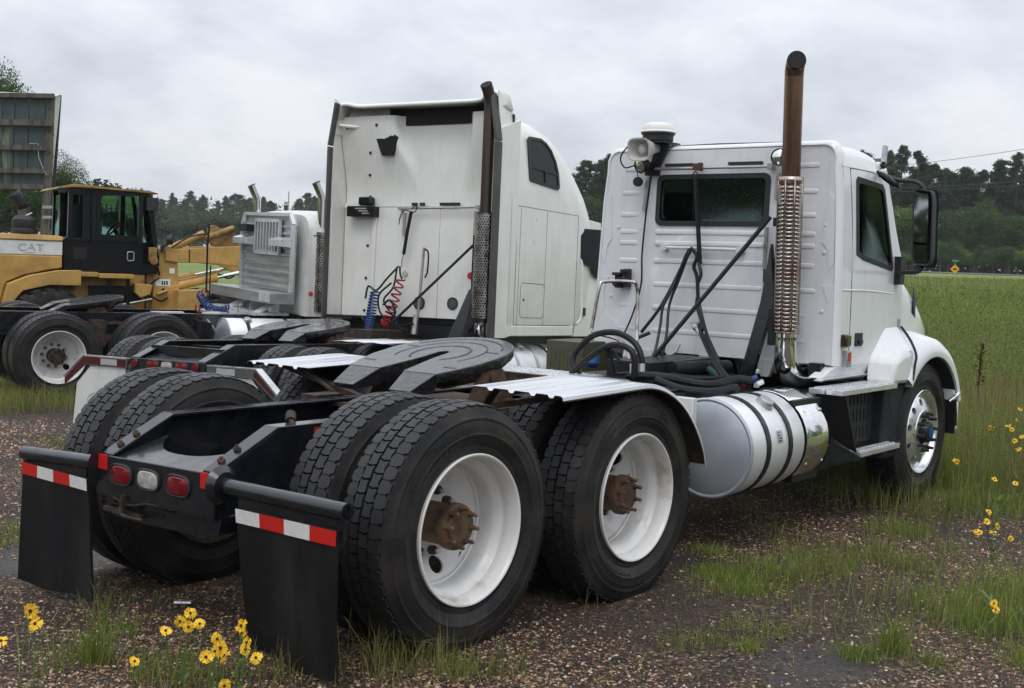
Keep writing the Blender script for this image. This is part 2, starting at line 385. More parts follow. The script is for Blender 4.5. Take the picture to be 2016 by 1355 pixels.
# ------------------------------------------------------------------ ground
def sstep(a, b, x):
    t = np.clip((x - a) / (b - a), 0, 1); return t * t * (3 - 2 * t)
def gz(x, y):
    x = np.asarray(x, float); y = np.asarray(y, float)
    z = -0.013 * x - 0.017 * (y + 1.0)
    z = np.clip(z, -0.42, 0.12)
    z = z + 0.05 * np.exp(-((x-4.8)**2 + (y-10.4)**2) / 4.0) - 0.15 * np.exp(-((x-8.0)**2 + (y-14.2)**2) / 6.5)
    d = np.hypot(x + 3.9, y + 4.54)
    z = z + 2.45 * sstep(22, 128, d) * (1 - 0.75 * sstep(0.9, 1.25, np.arctan2(y + 4.54, x + 3.9)))
    return z
def vnoise(x, y, s, seed=0):
    x = np.asarray(x, float) * s; y = np.asarray(y, float) * s
    xi = np.floor(x).astype(int); yi = np.floor(y).astype(int); fx = x - xi; fy = y - yi
    fx = fx*fx*(3-2*fx); fy = fy*fy*(3-2*fy)
    def h(a, b):
        n = (a * 374761393 + b * 668265263 + seed * 974634777) & 0x7fffffff
        n = ((n ^ (n >> 13)) * 1274126177) & 0x7fffffff
        return (n ^ (n >> 16)) % 65536 / 65535.0
    return (h(xi,yi)*(1-fx)+h(xi+1,yi)*fx)*(1-fy) + (h(xi,yi+1)*(1-fx)+h(xi+1,yi+1)*fx)*fy
def fnoise(x, y, s, seed=0):
    return (vnoise(x,y,s,seed)+0.5*vnoise(x,y,s*2.1,seed+1)+0.25*vnoise(x,y,s*4.3,seed+2))/1.75
def grass_zone(x, y):
    """0 = bare gravel yard, 1 = rank grass"""
    x = np.asarray(x, float); y = np.asarray(y, float)
    n = fnoise(x, y, 0.8, 3) - 0.5
    a = sstep(4.3, 7.0, x - 0.35 * np.minimum(y + 2.0, 0) * 1.0 + 1.8 * n - 0.35 * np.clip(y + 1.0, 0, 8))
    b = sstep(8.6, 9.8, y - 0.05 * x + 1.2 * n) * sstep(9.4, 9.0, y)      # fringe along the far truck
    c = sstep(17.5, 19.0, np.hypot(x+3.9, y+4.5)) * sstep(10.5, 13, y)
    return np.clip(np.maximum(np.maximum(a, c), b * 0.6), 0, 1)
def mud_zone(x, y):
    x = np.asarray(x, float); y = np.asarray(y, float)
    n = (fnoise(x, y, 1.6, 9) - 0.5) * 1.1
    m1 = sstep(0.9, 0.35, np.hypot((x-1.75)/1.3, (y+3.75)/0.85) + n)
    m2 = sstep(1.0, 0.4, np.hypot((x+0.15)/0.8, (y-1.6)/0.7) + n)
    m3 = 0.7 * sstep(0.9, 0.4, np.hypot((x-0.9)/0.5, (y+2.45)/0.25) + n)
    return np.maximum(np.maximum(m1, m2), m3)
NG = 300
tt = np.linspace(-1, 1, NG + 1); ww = np.sinh(tt * 6.3) / np.sinh(6.3) * 900.0
gx, gy = np.meshgrid(ww + 1.0, ww - 0.5)
zg = gz(gx, gy); dd = np.hypot(gx + 3.9, gy + 4.5)
zg += (fnoise(gx, gy, 0.9, 5) - 0.5) * 0.035 * sstep(40, 10, dd) - 0.006
GV = np.stack([gx.ravel(), gy.ravel(), zg.ravel()], 1)
ii = np.arange(NG); A = (ii[:, None] * (NG + 1) + ii[None, :]).ravel()
GF = np.stack([A, A + 1, A + NG + 2, A + NG + 1], 1)
def np_mesh(name, V, F, mats, smooth=False, tint=None):
    me = bpy.data.meshes.new(name); V = np.asarray(V, np.float32); F = np.asarray(F, np.int32); k = F.shape[1]
    me.vertices.add(len(V)); me.vertices.foreach_set('co', V.ravel())
    me.loops.add(F.size); me.loops.foreach_set('vertex_index', F.ravel())
    me.polygons.add(len(F)); me.polygons.foreach_set('loop_start', np.arange(0, F.size, k, dtype=np.int32))
    me.polygons.foreach_set('loop_total', np.full(len(F), k, np.int32))
    if smooth: me.polygons.foreach_set('use_smooth', np.ones(len(F), bool))
    for mm in (mats if isinstance(mats, (list, tuple)) else [mats]): me.materials.append(mm if not isinstance(mm, str) else MATS[mm])
    if tint is not None:
        at_ = me.color_attributes.new('tint', 'FLOAT_COLOR', 'POINT')
        c = np.ones((len(V), 4), np.float32); c[:, :3] = tint; at_.data.foreach_set('color', c.ravel())
    me.update(calc_edges=True); me.validate(); return me
def ground_material():
    m = bpy.data.materials.new('ground'); m.use_nodes = True; MATS['ground'] = m; t = m.node_tree; b = t.nodes['Principled BSDF']
    def n(ty, **k):
        x = t.nodes.new(ty)
        for a, c in k.items(): setattr(x, a, c)
        return x
    L = t.links.new
    tc = n('ShaderNodeTexCoord'); v = tc.outputs['Object']
    def vor(s, feat='F1'):
        x = n('ShaderNodeTexVoronoi', feature=feat); x.inputs['Scale'].default_value = s; L(v, x.inputs['Vector']); return x
    def noi(s, d=6, r=0.6):
        x = n('ShaderNodeTexNoise'); x.inputs['Scale'].default_value = s; x.inputs['Detail'].default_value = d; x.inputs['Roughness'].default_value = r; L(v, x.inputs['Vector']); return x
    def ramp(src, els):
        r = n('ShaderNodeValToRGB'); e = r.color_ramp.elements
        while len(e) < len(els): e.new(0.5)
        for i, (p, c) in enumerate(els): e[i].position = p; e[i].color = (*c, 1)
        L(src, r.inputs[0]); return r.outputs[0]
    def mix(f, a, c):
        x = n('ShaderNodeMixRGB')
        for s_, i in ((f, 0), (a, 1), (c, 2)):
            if isinstance(s_, (int, float)): x.inputs[i].default_value = s_
            elif isinstance(s_, tuple): x.inputs[i].default_value = (*s_, 1)
            else: L(s_, x.inputs[i])
        return x.outputs[0]
    v1 = vor(58); v2 = vor(130)
    pebble = ramp(v1.outputs['Color'], [(0.0, (0.010, 0.008, 0.007)), (0.42, (0.022, 0.016, 0.013)), (0.62, (0.07, 0.044, 0.028)), (0.80, (0.17, 0.115, 0.07)), (1.0, (0.34, 0.28, 0.21))])
    fine = ramp(v2.outputs['Color'], [(0.0, (0.009, 0.0075, 0.007)), (0.55, (0.028, 0.020, 0.016)), (1.0, (0.17, 0.11, 0.07))])
    gm = n('ShaderNodeMapRange'); gm.inputs[1].default_value = 0.42; gm.inputs[2].default_value = 0.6; L(noi(1.7).outputs['Fac'], gm.inputs[0])
    grav = mix(gm.outputs[0], pebble, fine)
    patch = n('ShaderNodeMapRange'); patch.inputs[1].default_value = 0.46; patch.inputs[2].default_value = 0.66; patch.inputs[4].default_value = 0.75; L(noi(0.55, 4).outputs['Fac'], patch.inputs[0])
    grav = mix(patch.outputs[0], grav, (0.016, 0.0125, 0.0115))
    an = n('ShaderNodeAttribute', attribute_name='zone'); sp = n('ShaderNodeSeparateColor'); L(an.outputs['Color'], sp.inputs[0])
    soil = ramp(noi(5.0, 8).outputs['Fac'], [(0.3, (0.055, 0.07, 0.02)), (0.5, (0.10, 0.115, 0.035)), (0.72, (0.17, 0.145, 0.07))])
    field = ramp(noi(0.35, 10, 0.72).outputs['Fac'], [(0.28, (0.10, 0.15, 0.03)), (0.5, (0.15, 0.205, 0.046)), (0.72, (0.20, 0.22, 0.07))])
    c = mix(sp.outputs['Red'], grav, mix(sp.outputs['Blue'], soil, field))
    mud = ramp(noi(22, 6).outputs['Fac'], [(0.3, (0.022, 0.020, 0.020)), (0.7, (0.055, 0.050, 0.049))])
    c = mix(sp.outputs['Green'], c, mud)
    b.inputs['Specular IOR Level'].default_value = 0.3
    L(c, b.inputs['Base Color'])
    rr = n('ShaderNodeMapRange'); rr.inputs[3].default_value = 0.82; rr.inputs[4].default_value = 0.36; L(sp.outputs['Green'], rr.inputs[0]); L(rr.outputs[0], b.inputs['Roughness'])
    bu = n('ShaderNodeBump'); bu.inputs['Strength'].default_value = 0.6; bu.inputs['Distance'].default_value = 0.012
    L(vor(58, 'SMOOTH_F1').outputs['Distance'], bu.inputs['Height']); bu.invert = True
    b2 = n('ShaderNodeBump'); b2.inputs['Strength'].default_value = 0.5; b2.inputs['Distance'].default_value = 0.03; L(noi(14, 8, 0.7).outputs['Fac'], b2.inputs['Height']); L(bu.outputs[0], b2.inputs['Normal'])
    L(b2.outputs[0], b.inputs['Normal'])
    return m
ground_material()
zone = np.stack([grass_zone(gx, gy).ravel(), mud_zone(gx, gy).ravel(), sstep(14, 24, dd).ravel()], 1)
gme = np_mesh('ground', GV, GF, 'ground', smooth=True)
za_ = gme.color_attributes.new('zone', 'FLOAT_COLOR', 'POINT')
zc = np.ones((len(GV), 4), np.float32); zc[:, :3] = zone; za_.data.foreach_set('color', zc.ravel())
go = link('ground', gme); go['kind'] = 'structure'
# the country road beyond the field: a strip along an arc
def dirxy(u):
    d = ray(u, 540); return Vector((d.x, d.y, 0)) / math.hypot(d.x, d.y) , math.hypot(d.x, d.y)
rv = []; rf = []
for i, u in enumerate(range(1500, 2700, 60)):
    for k, dep in enumerate((118, 118.6, 124.4, 125)):
        p = at(u, 540, dep * (1 + 0.00006 * (u - 1900))); z = float(gz(p.x, p.y)) + (0.06 if k in (1, 2) else -0.05) + 0.10
        rv.append((p.x, p.y, z))
    if i:
        for k in range(3): a = (i-1)*4+k; rf.append((a, a+1, a+5, a+4))
ro = link('road', np_mesh('road', rv, rf, 'asphalt')); ro['kind'] = 'structure'
# ------------------------------------------------------------------ tyres and wheels (axis = local y, outward = -y)
TR = 0.553
def tyre_mesh(name, TRd=TR, N_=46, bead=0.325, w=0.14, lugs=True):
    mb = MB()
    rb = TRd - 0.018
    prof = [(bead-0.004, 0.085), (bead+0.002, 0.118), (bead+0.018, 0.124), (bead+0.04, 0.122), (bead+0.06, 0.134), (bead+0.085, 0.139), (bead+0.088, 0.1415), (bead+0.094, 0.1415), (bead+0.097, 0.1395), (bead+0.125, 0.1385), (bead+0.15, 0.133), (bead+0.155, 0.135), (bead+0.162, 0.134), (bead+0.165, 0.131), (rb-0.022, 0.124), (rb-0.004, 0.116), (rb, 0.108)]
    prof = [(r, h*w/0.14) for r, h in prof]
    full = prof + [(r, -h) for r, h in reversed(prof)]
    mb.lathe(full, (0,0,0), (0,-1,0), n=72)
    # moulded marks on the outer sidewall
    rq_ = random.Random(8)
    for a0_, a1_, rad_ in ((20, 70, bead+0.150), (110, 175, bead+0.118), (200, 262, bead+0.118), (285, 335, bead+0.150), (40, 100, bead+0.070), (215, 250, bead+0.070)):
        a_ = a0_
        while a_ < a1_:
            wd_ = rq_.uniform(0.8, 2.2); hh_ = rq_.uniform(0.006, 0.011)
            V = []
            for dy in (0.125, 0.1405 if rad_ < bead+0.14 else 0.1365):
                for aa, rr_ in ((a_, rad_), (a_+wd_, rad_), (a_+wd_, rad_+hh_), (a_, rad_+hh_)): V.append((rr_*math.cos(R(aa)), -dy*w/0.14, rr_*math.sin(R(aa))))
            mb.hexa(V, 2); a_ += wd_ + rq_.uniform(0.5, 2.5)
    # tread blocks
    rng2 = random.Random(3)
    hw = 0.116*w/0.14
    def block(poly, r0, r1, tap=0.93):
        k = len(poly); cx = sum(p[0] for p in poly)/k; cy = sum(p[1] for p in poly)/k; V = []
        for r_, sc in ((r0, 1.0), (r1, tap)):
            for a, t in poly:
                aa = cx+(a-cx)*sc; t2 = cy+(t-cy)*sc
                rr = r_ - 0.010*(t2/hw)**2 if r_ == r1 else r_
                V.append((rr*math.cos(aa), t2, rr*math.sin(aa)))
        F = [tuple(range(k, 2*k))] + [(i, (i+1) % k, (i+1) % k+k, i+k) for i in range(k)]
        mb.add(V, F, 1)
    pa = 2*math.pi/N_
    g = 0.05*pa
    for i in range(N_):
        a0 = i*pa
        for s in (-1, 1):
            off = 0.0 if s > 0 else 0.5*pa
            A_ = a0 + off
            # centre row: chevron-edged blocks
            t0, t1 = 0.0035*s, 0.056*s
            block([(A_+g, t0), (A_+0.42*pa, t0+0.004*s), (A_+pa-g, t0), (A_+pa+0.10*pa-g, (t0+t1)/2), (A_+pa-g, t1), (A_+0.6*pa, t1-0.007*s), (A_+g, t1), (A_+0.10*pa+g, (t0+t1)/2)], TRd-0.017, TRd+rng2.uniform(-0.0012, 0.0006), 0.95)
            # shoulder rib segments with edge notches
            t2, t3 = 0.0615*s, hw*s
            B_ = A_ + 0.35*pa; gg = 0.02*pa
            block([(B_+gg, t2), (B_+0.5*pa, t2-0.006*s), (B_+pa-gg, t2), (B_+pa-gg, t3-0.016*s), (B_+pa-0.13*pa, t3-0.012*s), (B_+pa-0.17*pa, t3), (B_+0.17*pa, t3), (B_+0.13*pa, t3-0.012*s), (B_+gg, t3-0.016*s)], TRd-0.017, TRd-0.001, 0.985)
    return mb.mesh(name, ['tyre_rubber', 'tread_rubber', 'tyre_letter'], 30)
TYRE = tyre_mesh('tyre', N_=56)
TYRE_FAR = tyre_mesh('tyre_far', 0.545, 30)
def letter_ring(me_txt, radius, yy, inward=False):     # bend flat lettering round the sidewall
    for v in me_txt.vertices:
        a, r_ = (-math.pi/2 + v.co.x/radius, radius - v.co.y) if inward else (math.pi/2 - v.co.x/radius, radius + v.co.y)
        v.co = Vector((r_*math.cos(a), yy - v.co.z, r_*math.sin(a)))
    return me_txt
def dish_mesh(name, holes=1, matname='rim_white', phase=0.6):
    """deep dished outer dual wheel; flange faces -y at t=+0.13"""
    mb = MB()
    prof = [(0.326, 0.1), (0.331, 0.126), (0.333, 0.134), (0.329, 0.139), (0.322, 0.137), (0.316, 0.128), (0.313, 0.112), (0.309, 0.10), (0.304, 0.065), (0.3055, 0.060), (0.304, 0.054), (0.298, 0.048), (0.280, 0.022), (0.275, 0.010), (0.273, -0.03), (0.2725, -0.060), (0.268, -0.064), (0.2655, -0.066), (0.265, -0.074), (0.262, -0.079), (0.257, -0.083), (0.250, -0.086)]
    mb.lathe(prof, (0,0,0), (0,-1,0), n=64)
    r0, r1 = 0.166, 0.250
    def hgt(r_): t = (r1-r_)/(r1-r0); return -0.086 - 0.054*t
    def P(a, r_): return (r_*math.cos(a), -hgt(r_), r_*math.sin(a))
    nh = 5; hr = 0.037; rc = 0.208
    for k in range(nh):
        a0 = phase + 2*math.pi*k/nh; half = math.pi/nh
        if k < holes:
            V = []; F = []; n = 48
            for i in range(n):
                t = 2*math.pi*i/n
                V.append(P(a0 + hr*math.cos(t)/rc, rc + hr*math.sin(t)))
            for i in range(n):
                t = 2*math.pi*i/n; dx, dy = math.cos(t), math.sin(t)
                ex = half*rc/abs(dx) if abs(dx) > 1e-6 else 1e9; ey = ((r1-rc) if dy > 0 else (rc-r0))/abs(dy) if abs(dy) > 1e-6 else 1e9
                q = min(ex, ey); V.append(P(a0 + max(-half, min(half, q*dx/rc)), max(r0, min(r1, rc + q*dy))))
            for i in range(n):
                V.append(tuple(Vector(V[i]) + Vector((0, 0.012, 0))))
            for i in range(n):
                j = (i+1) % n; F.append((i, j, n+j, n+i)); F.append((i, j, 2*n+j, 2*n+i))
            mb.add(V, F)
        else:
            mb.grid(lambda u, v: P(a0-half+2*half*u, r0+(r1-r0)*v), 10, 4)
    mb.lathe([(0.166, -0.140), (0.1645, -0.1435), (0.162, -0.140), (0.090, -0.140)], (0,0,0), (0,-1,0), n=48)
    return mb.mesh(name, matname, 32)
DISH = dish_mesh('wheel')
def lug_mesh(): 
    mb = MB(); mb.cyl((0,0.0,0), (0,-0.030,0), 0.021, n=6); mb.cyl((0,-0.028,0), (0,-0.036,0), 0.017, 0.014, n=10); mb.cyl((0,-0.03,0), (0,-0.052,0), 0.0115, n=8, m=1); return mb.mesh('lug_nut', ['grime_metal', 'steel_rod'], 30)
LUG = lug_mesh()
def hub_mesh(name, matn, ncol=8):
    mb = MB()
    mb.lathe([(0.092, -0.165), (0.092, -0.04), (0.098, -0.032), (0.104, -0.028), (0.104, 0.0), (0.100, 0.010), (0.094, 0.012), (0.07, 0.012), (0.066, 0.018), (0.03, 0.020), (0.0, 0.020)], (0,0,0), (0,-1,0), n=32)
    for k in range(ncol):
        a = 2*math.pi*(k+0.3)/ncol; x, z = 0.084*math.cos(a), 0.084*math.sin(a)
        mb.cyl((x, -0.010, z), (x, -0.024, z), 0.016, 0.013, n=6); mb.cyl((x, -0.024, z), (x, -0.052, z), 0.009, n=8); mb.cyl((x, -0.05, z), (x, -0.058, z), 0.011, 0.005, n=8)
    return mb.mesh(name, matn, 35)
HUB_TAN = hub_mesh('hub', 'rust_tan'); HUB_RUST = hub_mesh('hub', 'rust'); HUB_DARK = hub_mesh('hub', 'grime_metal')
def inner_rim_mesh():
    mb = MB(); mb.lathe([(0.331, 0.13), (0.31, 0.11), (0.295, 0.0), (0.30, -0.10), (0.331, -0.13)], (0,0,0), (0,-1,0), n=40)
    mb.lathe([(0.295, 0.06), (0.1, 0.09)], (0,0,0), (0,-1,0), n=40); return mb.mesh('wheel', 'grime_metal', 35)
INNER = inner_rim_mesh()
def place(name, me, parent, loc, rot=None, scale=None):
    o = link(name, me, parent); o.location = loc
    if rot: o.rotation_euler = rot
    if scale: o.scale = scale
    return o
def dual(truck, x, z, side, hubm, detail=True, tyre=None, spin=0.0, yo=1.06, yi=0.715):
    """twin wheels on one end of an axle; side=-1 right, +1 left"""
    tyre = tyre or TYRE
    rz = 0 if side < 0 else math.pi
    w = place('wheel', DISH if detail else INNER, truck, (x, side*yo, z), (0, spin, rz))
    t = place('tyre', tyre, w, (0,0,0))
    if detail:
        place('hub', hubm, w, (0, -0.045, 0))
        for k in range(10):
            a = 2*math.pi*k/10; place('lug_nut', LUG, w, (0.142*math.cos(a), 0.140, 0.142*math.sin(a)))
    w2 = place('wheel', INNER, truck, (x, side*yi, z), (0, spin+0.4, rz)); place('tyre', tyre, w2, (0,0,0))
    return w
def axle(truck, x, z):
    mb = MB(); mb.tube([(x, -0.62, z), (x, -0.25, z), (x, 0, z), (x, 0.25, z), (x, 0.62, z)], 0.07, 12)
    mb.lathe([(0.0, -0.2), (0.12, -0.17), (0.2, -0.05), (0.21, 0.0), (0.2, 0.05), (0.12, 0.16), (0.0, 0.19)], (x, 0, z), (1,0,0), n=24)
    mb.box(x-0.06, x+0.06, -0.6, -0.42, z+0.05, z+0.22); mb.box(x-0.06, x+0.06, 0.42, 0.6, z+0.05, z+0.22)
    return mb.build('axle', 'grime_metal', truck)
# ------------------------------------------------------------------ shared chassis pieces
def bx(u, v, x): d = ray(u, v); return CAM_P + d*((x-CAM_P.x)/d.x)      # pixel on a plane of the near truck
def by(u, v, y): d = ray(u, v); return CAM_P + d*((y-CAM_P.y)/d.y)
def frame(truck, xt, xa, x1, zt, za, sh=0.0, h=0.27, inner=0.335, bolts=True):
    S = lambda y: -sh*y
    for s in (-1, 1):
        mb = MB(); y = 0.425*s; dz = S(y)
        poly = [(xt, zt-0.20), (xt, zt), (xa, za), (x1, za), (x1, za-h), (xa+0.12, za-h)]
        mb.prism([(a, y, b+dz) for a, b in poly], (0, -0.012*s, 0))
        for (a0, b0), (a1, b1) in (((xt, zt), (xa, za)), ((xa, za), (x1, za))):
            mb.hexa([(a0, y+0.004*s, b0+dz), (a1, y+0.004*s, b1+dz), (a1, y-0.088*s, b1+dz), (a0, y-0.088*s, b0+dz), (a0, y+0.004*s, b0+dz+0.014), (a1, y+0.004*s, b1+dz+0.014), (a1, y-0.088*s, b1+dz+0.014), (a0, y-0.088*s, b0+dz+0.014)])
        mb.box(xa+0.12, x1, y-0.088*s if s > 0 else y, y if s > 0 else y+0.088, za-h+dz-0.012, za-h+dz+0.002)
        mb.build('frame_rail', 'black_frame', truck, bevel=0.003)
        for t in ((0.2, 0.45) if bolts else ()):
            p = (xt+(xa-xt)*t, y-0.05*s, zt+(za-zt)*t+dz+0.012)
            b = MB(); b.cyl(p, (p[0], p[1], p[2]+0.014), 0.017, n=6); b.cyl((p[0],p[1],p[2]+0.01), (p[0], p[1], p[2]+0.024), 0.009, n=8); b.build('bolt', 'rust', truck)
    # sloping gusset plate with a concave front edge
    mb = MB(); sl = (za-zt)/(xa-xt); pts = []
    for k in range(0, 21):
        t = k/20; y = inner - 2*inner*t; e = abs(2*t-1)
        a = 0.13 + 0.18*e**2.6
        pts.append((xt+a, y))
    pts += [(xt, -inner), (xt, inner)]
    mb.prism([(a, b, zt+S(b)+0.55*sl*(a-xt)-0.012) for a, b in pts], (0, 0, 0.010))
    mb.build('tail_gusset', 'black_frame', truck, bevel=0.002)
    mb = MB(); w = 0.432
    mb.hexa([(xt-0.010, -w, zt-0.185+S(-w)), (xt, -w, zt-0.185+S(-w)), (xt, w, zt-0.185+S(w)), (xt-0.010, w, zt-0.185+S(w)), (xt-0.010, -w, zt+0.006+S(-w)), (xt, -w, zt+0.006+S(-w)), (xt, w, zt+0.006+S(w)), (xt-0.010, w, zt+0.006+S(w))])
    mb.build('tail_plate', 'black_frame', truck, bevel=0.004)
    mb = MB(); pts = [(-w, zt-0.185), (w, zt-0.185)] + [(w*math.cos(R(a)), zt-0.185-0.105*math.sin(R(a))**0.5 if 0 < a < 180 else zt-0.185) for a in range(10, 180, 10)]
    mb.prism([(xt+0.03, y, z+S(y)) for y, z in [(-w, zt-0.185)] + [(w, zt-0.185)] + [(w-0.02, zt-0.26), (w-0.1, zt-0.285), (0.1-w, zt-0.285), (0.02-w, zt-0.26)]], (0.2, 0, 0))
    mb.build('tail_skirt', 'black_frame', truck)
def oval(mb, c, w, h, d, n=20, flat=0.5):
    """stadium-like lens facing -x"""
    V = []; F = []
    rings_ = [(1.0, 0.0), (0.98, -d*0.6), (0.86, -d), (0.0001, -d*1.15)]
    for sc, dx in rings_:
        for k in range(n):
            a = 2*math.pi*k/n; cx = math.copysign(abs(math.cos(a))**0.6, math.cos(a)); sz = math.copysign(abs(math.sin(a))**0.75, math.sin(a))
            V.append((c[0]+dx, c[1]+w/2*sc*cx, c[2]+h/2*sc*sz))
    for i in range(len(rings_)-1):
        for k in range(n): F.append((i*n+k, i*n+(k+1) % n, (i+1)*n+(k+1) % n, (i+1)*n+k))
    mb.add(V, F)
def lamp(truck, x, y, z, w, h, m, label=None):
    mb = MB(); V = []; F = []; n = 24
    for sc, dx in ((1.22, 0.0), (1.22, -0.008), (1.12, -0.013), (1.02, -0.011), (1.0, -0.002)):
        for k in range(n):
            a = 2*math.pi*k/n; cx = math.copysign(abs(math.cos(a))**0.6, math.cos(a)); sz = math.copysign(abs(math.sin(a))**0.75, math.sin(a))
            V.append((x+dx, y+(w/2+(sc-1)*h/2)*cx, z+h/2*sc*sz))
    for i in range(4):
        for k in range(n): F.append((i*n+k, i*n+(k+1) % n, (i+1)*n+(k+1) % n, (i+1)*n+k))
    mb.add(V, F); g = mb.build('tail_lamp', 'black_plastic', truck)
    mb = MB(); oval(mb, (x-0.002, y, z), w, h, 0.012); o = mb.build('lens', m, g)
    if label: g['label'] = label
    return g

# ------------------------------------------------------------------ the white day cab truck (its frame is the world frame)
TA = thing('day_cab_truck', 'white day cab semi truck with single tall exhaust stack and bare rear chassis', 'truck', (0, 0, 0))
SH = 0.025
XT, XA = -0.77, -0.44
frame(TA, XT, XA, 4.9, 0.738, 0.903, SH)
for y, m, lb in ((0.245, 'red_lens', None), (0.035, 'clear_lens', 'white reversing lamp between two red lamps'), (-0.185, 'red_lens', None)):
    lamp(TA, XT-0.010, y, 0.668-SH*y, 0.155, 0.082, m, lb)
for y in (0.395, -0.375):
    mb = MB(); z = 0.712-SH*y; mb.box(XT-0.014, XT-0.0102, y-0.036, y+0.036, z-0.035, z+0.035); mb.build('reflector', 'tape_red', TA, bevel=0.001)
# mud-flap hangers, flaps and tape
for s, y0, y1, z0, z1 in ((-1, -0.45, -1.207, 0.708, 0.715), (1, 0.445, 1.135, 0.682, 0.645)):
    mb = MB(); P0, P1 = Vector((XT+0.02, y0, z0)), Vector((XT+0.02, y1, z1))
    mb.cyl(P0, P1, 0.036, n=20); d = (P1-P0).normalized()
    mb.rings([(P1-d*0.001, 0.036), (P1+d*0.004, 0.036), (P1+d*0.004, 0.030), (P1-d*0.08, 0.030)], 20, False)
    mb.cyl(P0-d*0.01, P0+d*0.02, 0.085, 0.06, n=20)
    f0 = P0 + d*0.12
    mb.hexa([f0+Vector((-0.012,0,-0.12)), P1+Vector((-0.012,0,-0.12)), P1+Vector((-0.012,0,0)), f0+Vector((-0.012,0,0)), f0+Vector((-0.004,0,-0.12)), P1+Vector((-0.004,0,-0.12)), P1+Vector((-0.004,0,0)), f0+Vector((-0.004,0,0))])
    hb = mb.build('flap_hanger', 'black_frame', TA)
    # rubber flap: slightly curled sheet
    ya, yb = (-0.575, -1.185) if s < 0 else (0.535, 1.115)
    zt_, zb_ = (0.635, 0.035) if s < 0 else (0.60, 0.012)
    mb = MB()
    def ff(u, v, off=0.0):
        y = ya + (yb-ya)*u; top = zt_ - 0.02*(y-ya)*s*(-1 if s > 0 else -1)*0.6
        z = top + (zb_-top)*v
        y2 = y + (0.05*(1-u) - 0.02*u)*v*(-1 if s < 0 else -1)
        x = XT - 0.006 + 0.018*math.sin(3.0*u+0.6)*v + 0.035*v*v*(1 if s < 0 else -0.3) + 0.012*math.sin(9*u)*v*v
        return (x+off, y2, z + 0.012*math.sin(5*u+1)*v)
    nu, nv = 14, 12
    mb.grid(lambda u, v: ff(u, v), nu, nv); mb.grid(lambda u, v: ff(u, v, 0.013), nu, nv)
    k = (nu+1)*(nv+1); edge = [i for i in range(nu+1)] + [(j+1)*(nu+1)-1 for j in range(1, nv+1)] + [nv*(nu+1)+i for i in range(nu-1, -1, -1)] + [j*(nu+1) for j in range(nv-1, 0, -1)]
    for i in range(len(edge)): a, b = edge[i], edge[(i+1) % len(edge)]; mb.F.append((a, b, b+k, a+k)); mb.M.append(0)
    mb.build('mud_flap', 'flap_rubber', TA)
    for q in range(4):
        u0, u1 = q/4, (q+1)/4; mb = MB(); h = 0.098
        def tp(u, v, off): p = Vector(ff(u, v*h)); return p + Vector((-0.004-off, 0, 0))
        mb.grid(lambda u, v: tp(u0+(u1-u0)*u, v, 0), 3, 1); mb.grid(lambda u, v: tp(u0+(u1-u0)*u, v, 0.002), 3, 1)
        col_ = ('tape_white', 'tape_red')[q % 2] if s < 0 else ('tape_white', 'tape_red')[q % 2]
        mb.build('tape_strip', col_, TA)
# axles, duals
axle(TA, 0.0, 0.53); axle(TA, 1.305, 0.505)
wa = dual(TA, 0.0, 0.53, -1, HUB_TAN, spin=-4.33); wb = dual(TA, 1.305, 0.503, -1, HUB_RUST, spin=-0.20)
dual(TA, 0.0, 0.495, 1, HUB_RUST, detail=False, spin=0.9); dual(TA, 1.305, 0.475, 1, HUB_RUST, detail=False, spin=0.2)
for w, txt, inward, turn in ((wb, 'GL', True, R(-8)), (wb, 'OR', False, R(28))):
    me_ = letter_ring(textmesh(txt, 0.055, 0.002), 0.455, -0.1405, inward); me_.materials.append(MATS['tyre_letter'])
    o_ = link('tyre_lettering', me_, w); o_.rotation_euler = (0, 0.20 + turn, 0)
# suspension, crossmembers and underside clutter
mb = MB()
for s in (-1, 1):
    mb.bar((-0.05, 0.5*s, 0.70), (1.36, 0.5*s, 0.69), 0.09, 0.10); mb.bar((0.65, 0.5*s, 0.60), (0.65, 0.5*s, 0.92), 0.2, 0.12)
    mb.bar((0.0, 0.5*s, 0.55), (0.1, 0.5*s, 0.75), 0.12, 0.2); mb.bar((1.3, 0.5*s, 0.52), (1.2, 0.5*s, 0.74), 0.12, 0.2)
mb.each('suspension', 'grime_metal', TA)
for x, z in ((0.55, 0.70), (0.95, 0.78), (1.9, 0.77), (2.8, 0.77), (3.6, 0.74)):
    mb = MB(); mb.box(x-0.035, x+0.035, -0.412, 0.412, z-0.11, z+0.10); mb.box(x-0.08, x+0.08, -0.412, 0.412, z+0.10, z+0.108); mb.build('crossmember', 'black_frame', TA)
mb = MB(); mb.tube([(0.2, 0.0, 0.6), (0.66, 0, 0.62), (1.1, 0, 0.6)], 0.045, 12); mb.tube([(1.5, 0, 0.6), (3.0, 0, 0.7), (4.4, 0, 0.75)], 0.055, 12); mb.build('drive_shaft', 'grime_metal', TA)
mb = MB(); mb.cyl((-0.25, -0.30, 0.64), (-0.25, 0.12, 0.64), 0.10, n=20); mb.cyl((-0.05, 0.1, 0.6), (-0.05, 0.36, 0.6), 0.1, n=18); mb.build('air_tank', 'black_satin', TA, bevel=0.01)
for p in ((-0.30, -0.36, 0.915), (-0.02, -0.40, 0.91)):
    mb = MB(); q = Vector(p); mb.cyl(q, q+Vector((0.03, 0.05, 0.03)), 0.014, n=8); mb.cyl(q+Vector((0.015, 0.03, 0.018)), q+Vector((0.04, 0.06, 0.045)), 0.024, n=8); mb.build('air_fitting', 'grime_metal', TA)
mb = MB(); mb.box(-0.24, -0.10, -0.4395, -0.4375, 0.825, 0.91); st = mb.build('warning_sticker', 'decal_red', TA)
